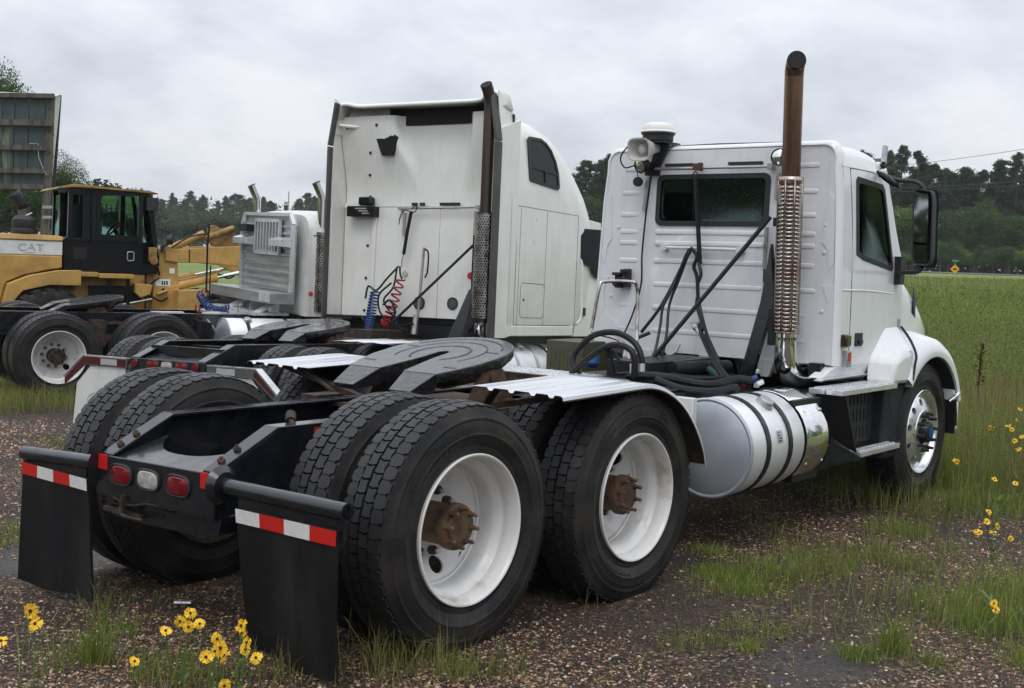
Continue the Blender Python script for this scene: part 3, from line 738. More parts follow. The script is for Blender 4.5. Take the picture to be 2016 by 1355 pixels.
for i, (w_, zz_) in enumerate(((0.06, 0.868), (0.05, 0.845), (0.07, 0.83), (0.055, 0.815))):
    mb = MB(); mb.box(-0.205, -0.205+w_, -0.4412, -0.4398, zz_+0.021, zz_+0.029); mb.build('print_line', 'decal_white', st)
# tail small stuff: licence lamp bracket, glad hand tubes
mb = MB(); mb.tube(bez([(XT+0.02, 0.30, 0.50), (XT-0.03, 0.2, 0.485), (XT-0.03, 0.05, 0.485)]), 0.008, 6); mb.box(XT-0.005, XT+0.02, 0.1, 0.4, 0.475, 0.495); mb.bar((XT-0.02, 0.22, 0.49), (XT-0.02, 0.22, 0.57), 0.02, 0.02); mb.build('plate_bracket', 'grime_metal', TA)
mb = MB(); mb.tube(bez([(XT+0.03, 0.34, 0.52), (XT-0.02, 0.28, 0.55), (XT-0.015, 0.18, 0.53), (XT-0.02, 0.02, 0.56), (XT+0.02, -0.1, 0.54)]), 0.006, 6); mb.build('wiring', 'hose_rubber', TA)
# half fenders: ribbed top sheet + rusty underside
def half_fender(truck, s, dx=0.0, dz=0.0):
    prof = [(0.56, 1.078), (0.95, 1.088), (1.24, 1.096), (1.36, 1.088), (1.47, 1.062), (1.58, 1.015), (1.68, 0.95), (1.77, 0.865), (1.845, 0.77), (1.89, 0.69), (1.915, 0.615)]
    pts = bez([(a, 0, b) for a, b in prof], 4)
    ys = []
    y = 0.685
    for c in (0.80, 0.93, 1.06, 1.17):
        ys += [(c-0.022, 0), (c-0.010, -0.014), (c+0.010, -0.014), (c+0.022, 0)]
    ys = [(0.685, 0)] + ys + [(1.222, 0), (1.236, -0.006), (1.240, -0.022)]
    fo = None
    for nm, off, m in (('fender', 0.0, 'fender_zinc'), ('fender_lining', -0.007, 'fender_under')):
        mb = MB(); rows = []
        for i, p in enumerate(pts):
            t = (pts[min(i+1, len(pts)-1)] - pts[max(i-1, 0)]).normalized(); nrm = Vector((-t.z, 0, t.x))
            flat = max(0, min(1, (1.45-p.x)/0.2))
            rows.append([tuple(p + nrm*(off + d*(flat if d > -0.02 and abs(yy-1.236) > 0.01 else 1)) + Vector((dx, s*yy, dz))) for yy, d in ys])
        mb.loft(rows, closed=False, caps=(False, False))
        o = mb.build(nm, m, truck if fo is None else fo, smooth=40)
        if fo is None: fo = o
    mb = MB(); mb.bar((0.75+dx, s*0.45, 0.92+dz), (0.75+dx, s*1.15, 1.06+dz), 0.04, 0.03); mb.bar((1.75+dx, s*0.45, 0.80+dz), (1.79+dx, s*1.15, 0.83+dz), 0.04, 0.03)
    mb.bar((0.62+dx, s*0.78, 1.06+dz), (0.78+dx, s*0.50, 0.84+dz), 0.045, 0.012)
    mb.each('fender_bracket', 'grime_metal', truck)
half_fender(TA, -1); half_fender(TA, 1, dx=0.15, dz=-0.035)

# fifth wheel, tipped back
def fifth_wheel(truck, ox, oz, tilt=R(9.5), size=1.0):
    ct, st_ = math.cos(tilt)*size, math.sin(tilt)*size
    def W(a, b, c=0.0): b = b*size; return (ox + a*ct - c*st_, b, oz + a*st_ + c*ct)
    top = [(-0.42, -0.345), (-0.30, -0.39), (-0.15, -0.43)] + [(0.44*math.cos(R(t)), 0.44*math.sin(R(t))) for t in range(-85, 86, 10)] + [(-0.15, 0.43), (-0.30, 0.39), (-0.42, 0.345), (-0.42, 0.095), (-0.12, 0.046)] + [(0.02+0.04*math.cos(R(t)), 0.04*math.sin(R(t))) for t in range(80, -81, -20)] + [(-0.12, -0.046), (-0.42, -0.095)]
    mb = MB(); k = len(top)
    V = [W(a, b, 0.0) for a, b in top] + [W(a*1.006, b*1.006, -0.012) for a, b in top] + [W(a*0.99, b*0.99, -0.055) for a, b in top] + [W(a*0.86, b*0.86, -0.10) for a, b in top]
    F = [tuple(range(k))] + [(q*k+i, (q)*k+(i+1) % k, (q+1)*k+(i+1) % k, (q+1)*k+i) for q in range(3) for i in range(k)] + [tuple(range(4*k-1, 3*k-1, -1))]
    mb.add(V, F)
    for s in (-1, 1):           # ramps
        b0, b1 = 0.097*s, 0.343*s
        V = [W(-0.415, b0, -0.002), W(-0.415, b1, -0.002), W(-0.60, b1*0.9, -0.062), W(-0.60, b0*1.5, -0.062), W(-0.415, b0, -0.10), W(-0.415, b1*0.95, -0.11), W(-0.59, b1*0.86, -0.095), W(-0.59, b0*1.5, -0.095)]
        mb.hexa([V[4], V[5], V[6], V[7], V[0], V[1], V[2], V[3]])
    fw_ = mb.build('fifth_wheel', 'grease', truck, smooth=30, bevel=0.004)
    for rad, a0, a1, wd in ((0.375, -62, 62, 0.012), (0.285, -118, 118, 0.011), (0.185, -140, 140, 0.016)):
        mb = MB(); V = []; F = []; n = 28
        for i in range(n+1):
            t = R(a0+(a1-a0)*i/n)
            for q in (-wd/2, wd/2): V.append(W((rad+q)*math.cos(t), (rad+q)*math.sin(t), 0.0022))
        F = [(2*i, 2*i+1, 2*i+3, 2*i+2) for i in range(n)]; mb.add(V, F); mb.build('grease_groove', 'grease_line', fw_)
    for s in (-1, 1):
        for a in (-0.28, 0.1):
            mb = MB(); V = [W(a, 0.27*s, 0.002), W(a+0.012, 0.27*s, 0.002), W(a+0.012, 0.37*s, 0.002), W(a, 0.37*s, 0.002)]; mb.add(V, [(0, 1, 2, 3)]); mb.build('grease_groove', 'grease_line', fw_)
    mb = MB()
    for s in (-1, 1):
        mb.prism([(ox-0.2, 0.36*s, oz-0.27), (ox+0.2, 0.36*s, oz-0.27), (ox+0.08, 0.36*s, oz-0.06), (ox-0.08, 0.36*s, oz-0.06)], (0, 0.03*s, 0))
        mb.box(ox-0.3, ox+0.3, min(0.33*s, 0.46*s), max(0.33*s, 0.46*s), oz-0.30, oz-0.265)
        mb.prism([(ox-0.34, 0.2*s, oz-0.12), (ox+0.3, 0.2*s, oz-0.03), (ox+0.25, 0.2*s, oz-0.13), (ox-0.2, 0.2*s, oz-0.17)], (0, 0.02*s, 0))
    mb.cyl((ox, -0.4, oz-0.1), (ox, 0.4, oz-0.1), 0.03, n=12); mb.box(ox-0.45, ox+0.5, -0.40, 0.40, oz-0.30, oz-0.28)
    mb.build('fifth_wheel_base', 'rust', truck)
    return fw_
fifth_wheel(TA, 1.07, 1.168, R(10.5), 0.93)

# fuel tank with straps, chrome cover behind it
def tank(truck, x0, x1, y, z, r, straps, m='tank_alu', ends='end_alu', cap=None):
    mb = MB(); n = 40
    mb.lathe([(r-0.004, x0+0.004), (r, x0+0.012), (r, x1-0.012), (r-0.004, x1-0.004)], (0, y, z), (1,0,0), n=n)
    to = mb.build('fuel_tank', m, truck)
    mb = MB(); mb.lathe([(0.0, x0-0.016), (r*0.5, x0-0.013), (r*0.86, x0-0.004), (r-0.020, x0+0.004), (r-0.014, x0-0.001), (r-0.006, x0-0.003), (r+0.003, x0+0.002), (r+0.003, x0+0.016), (r-0.002, x0+0.018)], (0, y, z), (1,0,0), n=n)
    mb.build('tank_end', ends, to)
    mb = MB(); mb.lathe([(r-0.005, x1-0.006), (r*0.85, x1+0.010), (0.0, x1+0.03)], (0, y, z), (1,0,0), n=n); mb.build('tank_end', ends, to)
    for xs in straps:
        mb = MB(); mb.lathe([(r+0.001, xs-0.026), (r+0.008, xs-0.024), (r+0.008, xs+0.024), (r+0.001, xs+0.026)], (0, y, z), (1,0,0), n=n); mb.build('tank_strap', 'black_satin' if m == 'tank_alu' else 'steel_rod', to)
    if cap:
        a = R(cap[1]); p = Vector((cap[0], y-r*math.cos(a), z+r*math.sin(a))); d = Vector((0, -math.cos(a), math.sin(a)))
        mb = MB(); mb.rings([(p-d*0.01, 0.06), (p+d*0.012, 0.06), (p+d*0.012, 0.048), (p+d*0.035, 0.048), (p+d*0.04, 0.042)], 20); mb.build('fuel_cap', 'alu_dull', to)
    return to
tk = tank(TA, 2.53, 3.24, -0.885, 0.60, 0.305, (2.74, 3.03), cap=(2.93, 58))
# maker's label on the tank
mb = MB(); n = 6
def onT(x, a, off=0.0): return (x, -0.885-(0.305+off)*math.cos(R(a)), 0.60+(0.305+off)*math.sin(R(a)))
mb.grid(lambda u, v: onT(2.86+0.075*u, 6+15*v, 0.0015), 2, 4); dl = mb.build('tank_label', 'decal_grey', tk)
for q in range(4):
    mb = MB(); mb.grid(lambda u, v: onT(2.87+0.012*(q % 2)+(0.045-0.01*q)*u, 8+3.2*q+1.6*v, 0.003), 1, 1); mb.build('print_line', 'ink', dl)
mb = MB(); V = []
rr = []
for x, f_ in ((3.262, 0.985), (3.27, 1.0), (3.56, 1.0), (3.63, 0.985)):
    rr.append([(x, -0.885 + (-0.312*f_*math.cos(R(a)))*(1 if abs(a) < 60 else 1), 0.60 + 0.312*f_*math.sin(R(a))) for a in range(-80, 101, 9)])
mb.loft(rr, closed=False, caps=(False, False)); ch = mb.build('chrome_cover', 'chrome', TA, solid=0.004)
for xx in (3.32, 3.56):
    for a in (38, -28):
        mb = MB(); p = Vector((xx, -0.885-0.31*math.cos(R(a)), 0.6+0.31*math.sin(R(a)))); d = Vector((0, -math.cos(R(a)), math.sin(R(a)))); mb.rings([(p, 0.012), (p+d*0.006, 0.010)], 8); mb.build('bolt', 'alu', ch)
mb = MB(); mb.box(3.26, 3.63, -1.1, -0.55, 0.33, 0.86); mb.build('battery_box', 'black_satin', TA)
mb = MB(); mb.prism([(2.26, -0.50, 0.925), (2.26, -0.93, 0.925), (2.26, -0.93, 0.62), (2.26, -0.85, 0.45), (2.26, -0.5, 0.45)], (0.05, 0, 0)); br = mb.build('fender_support_plate', 'old_white', TA, bevel=0.004)
mb = MB(); mb.lathe([(0.06, 0.0), (0.06, 0.006), (0.0, 0.006)], (2.257, -0.8, 0.80), (-1,0,0), n=20); mb.build('hole_shade_disc', 'black_plastic', br)  # solid black disc stands in for the shaded hole in the plate

# ---------------- day cab body
def ysd(z):     # half width of the side at a height
    return float(np.interp(z, [0.9, 1.04, 1.3, 1.8, 2.35, 2.42, 2.5], [1.025, 1.028, 1.03, 1.02, 0.988, 0.983, 0.968]))
BACK = [(-0.995, 1.045), (-0.985, 1.6), (-0.96, 2.2), (-0.938, 2.42)] + [(-0.848-0.09*math.cos(R(t)), 2.48+0.09*math.sin(R(t))) for t in range(0, 91, 15)] 
BACK = [(-0.88, 1.045), (0.88, 1.045)] + [(-a, b) for a, b in BACK] + [(a, b) for a, b in reversed(BACK)]
# build outline counter-clockwise without duplicates
OUT = [(0.0, 1.045), (0.995, 1.045), (0.985, 1.6), (0.96, 2.2), (0.938, 2.42)] + [(0.848+0.09*math.cos(R(t)), 2.48+0.09*math.sin(R(t))) for t in range(0, 91, 15)] + [(-0.848+0.09*math.cos(R(t)), 2.48+0.09*math.sin(R(t))) for t in range(90, 181, 15)] + [(-0.938, 2.42), (-0.96, 2.2), (-0.985, 1.6), (-0.995, 1.045)]
def bxz(y, z):   # the pressed back wall: raised centre field, flat edge lip
    e = min(1.0, max(0.0, (0.60-abs(y))/0.03)); up = 0.012*e
    x = 4.0 - up + 0.05*max(0, z-1.9)*0.6
    return (x, y, z)
WIN = rrect(-0.458, 0.478, 2.012, 2.382, 0.05)
mb = MB(); mb.ringplate(OUT, WIN, bxz, extra=72)
def bead(y0, y1, z, r=0.019, hgt=0.007):
    n = 7; out_ = []
    for sc, dx in ((1.0, 0.0), (0.72, -hgt*0.8), (0.35, -hgt)):
        ring = [];
        for k in range(n+1): a = R(-90+180*k/n); ring.append((y1 - r + r*sc*math.cos(a), z + r*sc*math.sin(a)))
        for k in range(n+1): a = R(90+180*k/n); ring.append((y0 + r + r*sc*math.cos(a), z + r*sc*math.sin(a)))
        out_.append([(bxz(y, zz_)[0] + dx + 0.001, y, zz_) for y, zz_ in ring])
    mb.loft(out_, closed=True, caps=(False, True))
for z in (1.957, 1.872, 1.737, 1.558, 1.382, 1.205): bead(-0.44, 0.485, z)
for z in (2.437, 2.255, 2.088, 1.955, 1.870, 1.733): bead(-0.83, -0.655, z); bead(0.64, 0.815, z) if z < 2.3 else None
bead(-0.85, -0.65, 1.557); bead(-0.79, -0.655, 1.381); bead(-0.79, -0.655, 1.20); bead(0.62, 0.80, 1.383); bead(0.62, 0.80, 1.205); bead(0.60, 0.80, 2.437)
for y, z in ((-0.90, 2.02), (-0.90, 1.83), (-0.905, 1.42), (0.83, 1.99), (0.62, 1.985), (0.875, 1.45)):
    mb.lathe([(0.014, 0.0), (0.012, 0.007), (0.0, 0.010)], bxz(y, z), (-1,0,0), n=10)
# raised corner pressings
for s in (-1, 1):
    for poly in ([(0.885, 1.90), (0.915, 2.25), (0.955, 2.2), (0.975, 1.75), (0.945, 1.70), (0.925, 1.85)], [(0.80, 1.05), (0.80, 1.22), (0.935, 1.34), (0.945, 1.50), (0.90, 1.60), (0.975, 1.60), (0.985, 1.05)]):
        V = [bxz(s*a, b) for a, b in poly]; V2 = [(v[0]-0.006, v[1]*0.998, v[2]) for v in V]; mb.loft([V, V2], True, (False, True))
cb = mb.build('cab_back_wall', 'panel_white', TA, smooth=28)
# rim that rounds the back wall into the sides and roof
mb = MB(); n = len(OUT); rr = []
for k, (dx, gr) in enumerate(((0.0, 0.0), (-0.012, 0.008), (-0.008, 0.022), (0.015, 0.036), (0.045, 0.042))):
    ring = []
    for (y, z) in OUT:
        cy, cz = 0.0, 1.7
        gy_ = math.copysign(gr, y) if abs(y) > 0.3 and z < 2.5 else (math.copysign(gr*0.7, y) if abs(y) > 0.8 else 0)
        gz_ = gr if z > 2.45 else (gr*0.5 if z > 2.42 else 0)
        x0 = 4.0 + 0.05*max(0, z-1.9)*0.6
        ring.append((x0+dx, y+gy_, z+gz_))
    rr.append(ring)
mb.loft(rr, closed=True, caps=(False, False)); mb.build('cab_rear_rim', 'white_paint', TA, smooth=50)
# sides
SIDE = [(4.03, 1.045), (5.13, 1.045), (5.135, 1.76), (4.80, 2.43), (4.06, 2.44)]
DW = [(4.285, 1.835), (4.40, 1.80), (4.90, 1.735), (4.925, 1.76), (4.90, 1.86), (4.77, 2.30), (4.73, 2.335), (4.31, 2.36), (4.285, 2.335)]
for s in (-1, 1):
    mb = MB(); mb.ringplate(SIDE, DW, lambda a, b: (a, s*ysd(b), b), extra=60)
    rows = [(4.045, 0), (4.2, 0.0), (4.4, 0.0), (4.62, -0.015), (4.74, -0.045), (4.80, -0.085)]
    prof = [(0.983, 2.43), (0.968, 2.50), (0.94, 2.555), (0.88, 2.59), (0.6, 2.61), (0.0, 2.618)]
    mb.loft([[(x, s*w, z+dz*(1 if z > 2.44 else 0.0)) for w, z in prof] for x, dz in rows], closed=False, caps=(False, False))
    sd_ = mb.build('cab_side', 'white_paint', TA, smooth=35)
    # door gap, swage line
    for pl, wd in (([(4.205, 1.05), (4.205, 1.6), (4.20, 2.1), (4.175, 2.425)], 0.012), ([(4.175, 2.425), (4.5, 2.425), (4.80, 2.40)], 0.008)):
        mb = MB(); P = bez([(a, s*(ysd(b)-0.004), b) for a, b in pl], 8); mb.tube(P, wd/2+0.001, 6); mb.build('door_gap', 'ink', sd_)
    mb = MB(); mb.tube(bez([(4.05, s*(ysd(1.57)-0.004), 1.573), (4.5, s*(ysd(1.57)-0.004), 1.57), (5.0, s*(ysd(1.57)-0.006), 1.548)], 6), 0.009, 8); mb.build('door_swage', 'white_paint', sd_)
    # window rubber + glass
    mb = MB(); cxw = sum(a for a, b in DW)/len(DW); czw = sum(b for a, b in DW)/len(DW)
    def ring_(sc, off): return [(cxw+(a-cxw)*sc, s*(ysd(b)+off), czw+(b-czw)*sc) for a, b in DW]
    mb.loft([ring_(1.05, 0.0), ring_(1.05, 0.006), ring_(0.92, 0.006), ring_(0.92, -0.02)], True, (False, False)); fr = mb.build('window_seal', 'black_plastic', sd_, smooth=40)
    mb = MB(); V = ring_(0.94, -0.008); mb.add(V, [tuple(range(len(V)))]); mb.build('window_glass', 'glass_cab', fr, solid=0.005)
# cab floor, front wall, windscreen, roof visor, interior
mb = MB(); mb.box(4.05, 5.1, -0.98, 0.98, 1.046, 1.07); mb.box(5.10, 5.13, -1.0, 1.0, 1.07, 1.72); mb.build('cab_floor', 'interior', TA)
mb = MB(); mb.grid(lambda u, v: (4.80+0.325*v+0.10*(1-(2*u-1)**2)*v*0.9, -0.93+1.86*u - (0.05*(2*u-1)*-v), 2.50-0.76*v), 12, 6); mb.build('windscreen', 'glass_cab', TA, solid=0.006)
mb = MB()
for s in (-1, 1): mb.bar((4.79, s*0.955, 2.47), (5.13, s*0.985, 1.73), 0.06, 0.05)
mb.bar((4.79, -0.95, 2.495), (4.79, 0.95, 2.495), 0.06, 0.05); mb.bar((4.80, 0.0, 2.5), (5.21, 0.0, 1.74), 0.03, 0.02); mb.build('windscreen_frame', 'white_paint', TA, bevel=0.01)
mb = MB(); mb.prism([(4.76, -0.99, 2.50), (4.90, -0.93, 2.56), (4.96, -0.90, 2.53), (4.84, -0.97, 2.44)], (0, 1.9, 0)); mb.build('sun_visor', 'black_plastic', TA, bevel=0.006)
mb = MB(); mb.prism([(4.79, -0.99, 2.51), (4.80, -0.99, 2.63), (4.77, -0.99, 2.64), (4.755, -0.99, 2.52)], (0, 0.03, 0)); mb.build('roof_marker_bracket', 'alu_dull', TA)
for y in (0.45, -0.5):
    mb = MB(); mb.box(4.22, 4.34, y-0.25, y+0.25, 1.35, 2.08); mb.box(4.24, 4.34, y-0.13, y+0.13, 2.08, 2.27); mb.box(4.3, 4.78, y-0.25, y+0.25, 1.28, 1.42); mb.build('seat', 'interior', TA, bevel=0.04)
mb = MB(); mb.box(4.88, 5.1, -0.95, 0.95, 1.35, 1.74); mb.build('dashboard', 'interior_grey', TA, bevel=0.05)
mb = MB(); c = Vector((4.76, 0.45, 1.72)); t_ = [c+Vector((0.08*math.sin(a), 0.22*math.cos(a), 0.20*math.sin(a))) for a in [2*math.pi*k/28 for k in range(29)]]; mb.tube(t_, 0.014, 8); mb.cyl(c, (4.95, 0.45, 1.55), 0.03, n=10); mb.build('steering_wheel', 'interior', TA)
# rear window
mb = MB()
def rw(g, off): return [(bxz(y, z)[0]+off, y, z) for y, z in rrect(-0.458-g, 0.478+g, 2.012-g, 2.382+g, 0.05+g*0.5)]
mb.loft([rw(0.008, 0.004), rw(0.008, -0.010), rw(-0.028, -0.012), rw(-0.032, 0.015)], True, (False, False)); ws = mb.build('rear_window_seal', 'black_plastic', TA, smooth=50)
mb = MB(); V = rw(-0.026, 0.002); mb.add(V, [tuple(range(len(V)))]); mb.build('rear_window_glass', 'glass_cab', ws, solid=0.005)
mb = MB(); mb.box(4.012, 4.02, 0.165, 0.18, 2.03, 2.37); mb.build('rear_window_slide', 'black_plastic', ws)
# wet droplets standing on the rear glass
dr = MB(); rd = random.Random(5)
for k in range(330):
    y = rd.uniform(-0.41, 0.43); z = rd.uniform(2.05, 2.35); r_ = rd.uniform(0.0010, 0.0024)
    if y > 0.1 and rd.random() < 0.6: continue
    x = bxz(y, z)[0]+0.0015; dr.add([(x, y-r_, z), (x, y, z-r_*1.4), (x, y+r_, z), (x, y, z+r_), (x-r_*0.8, y, z)], [(0,1,4), (1,2,4), (2,3,4), (3,0,4)])
do = dr.build('water_drops', 'drop_grey', ws); do['kind'] = 'stuff'
# rods, rails and fittings on the back wall
def part(mb, nm, m, par=TA, **k): return mb.build(nm, m, par, **k)
mb = MB(); mb.tube([bx(1290, 333, 3.955), bx(1522, 327.5, 3.955)], 0.011, 8); part(mb, 'hose_rail', 'steel_rod')
mb = MB(); mb.box(3.94, 4.0, -0.50, -0.46, 2.41, 2.455); part(mb, 'rail_bracket', 'steel_rod', bevel=0.004)
mb = MB(); p = bx(1373, 329, 3.95); mb.box(p.x-0.02, p.x+0.02, p.y-0.03, p.y+0.03, p.z-0.025, p.z+0.025); mb.box(p.x-0.025, p.x+0.015, p.y-0.04, p.y-0.02, p.z-0.03, p.z+0.03); part(mb, 'rail_slider', 'rust')
for a, b in ((1311, 1365), (1435, 1502)):
    p, q = bx(a, 326, 4.0), bx(b, 322, 4.0); mb = MB(); mb.box(3.985, 4.005, q.y, p.y, 2.452, 2.472); part(mb, 'wall_vent', 'black_plastic')
mb = MB(); p, q = bx(1307, 487, 3.95), bx(1457, 492, 3.95); mb.tube([p, q], 0.013, 8)
for k in (p, q): mb.box(3.935, 4.0, k.y-0.025, k.y+0.025, k.z-0.02, k.z+0.02)
part(mb, 'grab_bar', 'old_white')
for (ua, va, ub, vb) in ((1277, 348, 1268, 416), (1533, 340, 1527, 392), (1510, 447, 1505, 530)):
    mb = MB(); p, q = bx(ua, va, 3.985), bx(ub, vb, 3.985); mb.bar(p, q, 0.02, 0.028, up=(1,0,0)); part(mb, 'drip_channel', 'steel_rod')
mb = MB(); mb.tube([bx(1505, 530, 3.97), bx(1504, 557, 3.97)], 0.010, 8); part(mb, 'channel_tip', 'rust')
# electric plug cluster
mb = MB(); p = bx(1228, 548, 3.96)
mb.box(3.93, 3.99, p.y-0.055, p.y-0.01, p.z-0.07, p.z+0.075); mb.box(3.92, 3.99, p.y+0.01, p.y+0.06, p.z-0.075, p.z+0.045); mb.box(3.90, 3.95, p.y-0.07, p.y+0.0, p.z+0.045, p.z+0.07); mb.box(3.90, 3.95, p.y+0.005, p.y+0.075, p.z+0.02, p.z+0.045); mb.cyl((3.89, p.y-0.03, p.z-0.01), (3.95, p.y-0.03, p.z-0.01), 0.024, n=10); mb.cyl((3.88, p.y+0.035, p.z-0.04), (3.95, p.y+0.035, p.z-0.04), 0.024, n=10)
part(mb, 'plug_holder', 'black_plastic', bevel=0.006)
mb = MB(); p = bx(1256, 358, 3.93); mb.lathe([(0.0, 0.02), (0.03, 0.02), (0.038, 0.01), (0.038, -0.01), (0.03, -0.02), (0.0, -0.02)], p, (1, 0.3, 0), n=16); mb.tube(bez([p+Vector((0,0,0.035)), p+Vector((0,0.01,0.075)), p+Vector((0,-0.02,0.09)), p+Vector((0,-0.03,0.06))]), 0.004, 6); part(mb, 'plug_cap', 'black_plastic')
# loudspeaker horn, work lamps, beacon dome on a black bracket
hb = MB(); 
a, b = bx(1305, 283, 3.93), bx(1285, 345, 3.93)
hb.prism([bx(1292, 283, 3.96), bx(1318, 283, 3.96), bx(1296, 330, 3.96), bx(1296, 346, 3.96), bx(1269, 346, 3.96), bx(1271, 330, 3.96), bx(1282, 318, 3.96)], (0.03, 0, 0)); hb.box(3.86, 4.10, 0.36, 0.60, 2.622, 2.632)
hbr = part(hb, 'beacon_bracket', 'black_satin')
mb = MB(); dz0 = 2.632; mb.lathe([(0.0, 0.0), (0.10, 0.0), (0.115, 0.012), (0.118, 0.055), (0.128, 0.06), (0.128, 0.075)], (3.985, 0.49, dz0), (0,0,1), n=32); dome = part(mb, 'beacon_base', 'black_plastic')
mb = MB(); mb.lathe([(0.132, 0.072), (0.136, 0.078), (0.132, 0.086), (0.124, 0.09), (0.120, 0.115), (0.105, 0.137), (0.07, 0.150), (0.0, 0.155)], (3.985, 0.49, dz0), (0,0,1), n=32); mb.build('beacon_dome', 'dome_white', dome, smooth=50)
mb = MB(); c = bx(1266, 294, 3.80); ax = Vector((-0.98, 0.12, -0.12)).normalized(); up = Vector((0,0,1)); sd2 = ax.cross(up).normalized(); up = sd2.cross(ax)
def hsec(d, w, h): return [tuple(c + ax*d + sd2*(w*math.copysign(abs(math.cos(a))**0.55, math.cos(a))) + up*(h*math.copysign(abs(math.sin(a))**0.55, math.sin(a)))) for a in [2*math.pi*k/20 for k in range(20)]]
mb.loft([hsec(-0.17, 0.03, 0.03), hsec(-0.10, 0.045, 0.04), hsec(-0.02, 0.075, 0.065), hsec(0.05, 0.105, 0.085), hsec(0.055, 0.108, 0.088), hsec(0.055, 0.098, 0.078), hsec(-0.02, 0.062, 0.05), hsec(-0.03, 0.0, 0.0)], True, (True, False)); mb.lathe([(0.035, -0.02), (0.035, 0.01), (0.028, 0.02), (0.0, 0.024)], c, ax, n=16)
mb.bar(c-ax*0.1, Vector((3.96, 0.50, 2.58)), 0.03, 0.03); part(mb, 'loudspeaker_horn', 'horn_grey', smooth=40)
def worklamp(c, ax, r, nm='work_lamp'):
    c = Vector(c); ax = Vector(ax).normalized()
    m_ = MB(); m_.lathe([(0.0, -0.07), (r*0.6, -0.06), (r*0.95, -0.02), (r, 0.02), (r*0.95, 0.026), (r*0.86, 0.022)], c, ax, n=24); o = part(m_, nm, 'black_plastic')
    m_ = MB(); m_.lathe([(r*0.88, 0.018), (r*0.6, 0.026), (0.0, 0.030)], c, ax, n=24); m_.build('lens', 'chrome', o)
worklamp(bx(1263, 326, 3.87), (-0.9, 0.25, -0.3), 0.058); worklamp(bx(1535, 310, 3.91), (-0.9, -0.35, 0.02), 0.062)
mb = MB(); mb.tube(bez([bx(1268, 270, 3.9), bx(1240, 285, 3.88), bx(1222, 310, 3.9), bx(1230, 330, 3.9), bx(1250, 326, 3.9)]), 0.006, 6); mb.tube(bez([bx(1282, 345, 3.93), bx(1272, 420, 3.95), bx(1264, 500, 3.95), bx(1262, 560, 3.95), bx(1245, 620, 3.93), bx(1225, 665, 3.9)]), 0.0075, 6); part(mb, 'wiring', 'hose_rubber')
# pogo strap and hanging hoses
def hose(pts, r, nm='hose', m='hose_rubber', n=8, k=8): mb_ = MB(); mb_.tube(bez(pts, k), r, n); return part(mb_, nm, m)
mb = MB(); c = bx(1369, 342, 3.92); mb.tube([c+Vector((0, 0.02*math.cos(a), 0.035*math.sin(a)-0.02)) for a in [2*math.pi*k/16 for k in range(17)]], 0.005, 6); mb.tube([bx(1369, 352, 3.92), bx(1374, 440, 3.92), bx(1378, 520, 3.92)], 0.017, 8); part(mb, 'hose_tender', 'hose_rubber')
hose([bx(1357, 490, 3.92), bx(1350, 505, 3.90), bx(1340, 530, 3.88), bx(1320, 575, 3.8), bx(1305, 605, 3.75), bx(1300, 640, 3.7), bx(1290, 690, 3.6), bx(1275, 720, 3.5)], 0.011)
hose([bx(1362, 490, 3.92), bx(1352, 510, 3.90), bx(1337, 550, 3.87), bx(1318, 600, 3.8), bx(1312, 660, 3.7), bx(1300, 710, 3.6), bx(1280, 730, 3.5)], 0.011)
hose([bx(1352, 500, 3.90), bx(1335, 540, 3.86), bx(1300, 605, 3.78), bx(1262, 655, 3.7)], 0.013)
hose([bx(1360, 488, 3.9), bx(1372, 505, 3.9), bx(1366, 525, 3.9), bx(1372, 545, 3.9), bx(1374, 580, 3.88), bx(1372, 600, 3.86), bx(1380, 630, 3.8), bx(1384, 650, 3.75)], 0.014)
hose([bx(1376, 520, 3.9), bx(1380, 540, 3.88), bx(1373, 565, 3.87), bx(1378, 605, 3.85), bx(1386, 640, 3.78), bx(1392, 660, 3.7)], 0.013)
hose([bx(1376, 640, 3.8), bx(1384, 665, 3.72), bx(1402, 705, 3.55), bx(1418, 735, 3.45), bx(1432, 752, 3.4)], 0.018)
hose([bx(1390, 660, 3.7), bx(1408, 700, 3.55), bx(1425, 735, 3.45), bx(1445, 750, 3.4), bx(1470, 760, 3.3)], 0.018)
mb = MB(); p, q = bx(1366, 640, 3.8), bx(1384, 664, 3.74); mb.rings([(p, 0.02), (p.lerp(q, 0.15), 0.026), (p.lerp(q, 0.3), 0.026), (p.lerp(q, 0.35), 0.017), (q, 0.019)], 12); mb.bar(p+Vector((0, 0.03, 0.01)), p+Vector((0, -0.05, 0.02)), 0.02, 0.012); part(mb, 'hose_coupling', 'alu_dull')
mb = MB(); mb.tube(bez([bx(1396, 727, 3.5), bx(1410, 737, 3.47), bx(1425, 744, 3.44), bx(1440, 752, 3.4)]), 0.026, 10); part(mb, 'hose_wrap', 'teal_wrap')
for (u_, v_, m_) in ((1438, 757, 'tape_red'), (1466, 755, 'tape_red'), (1490, 757, 'alu_dull'), (1478, 748, 'blue_plastic')):
    mb = MB(); p = bx(u_, v_, 3.3); mb.cyl(p, p+Vector((0.03, -0.03, 0.02)), 0.018, n=8); mb.box(p.x-0.02, p.x+0.02, p.y-0.012, p.y+0.012, p.z-0.02, p.z+0.01); part(mb, 'hose_coupling', m_)
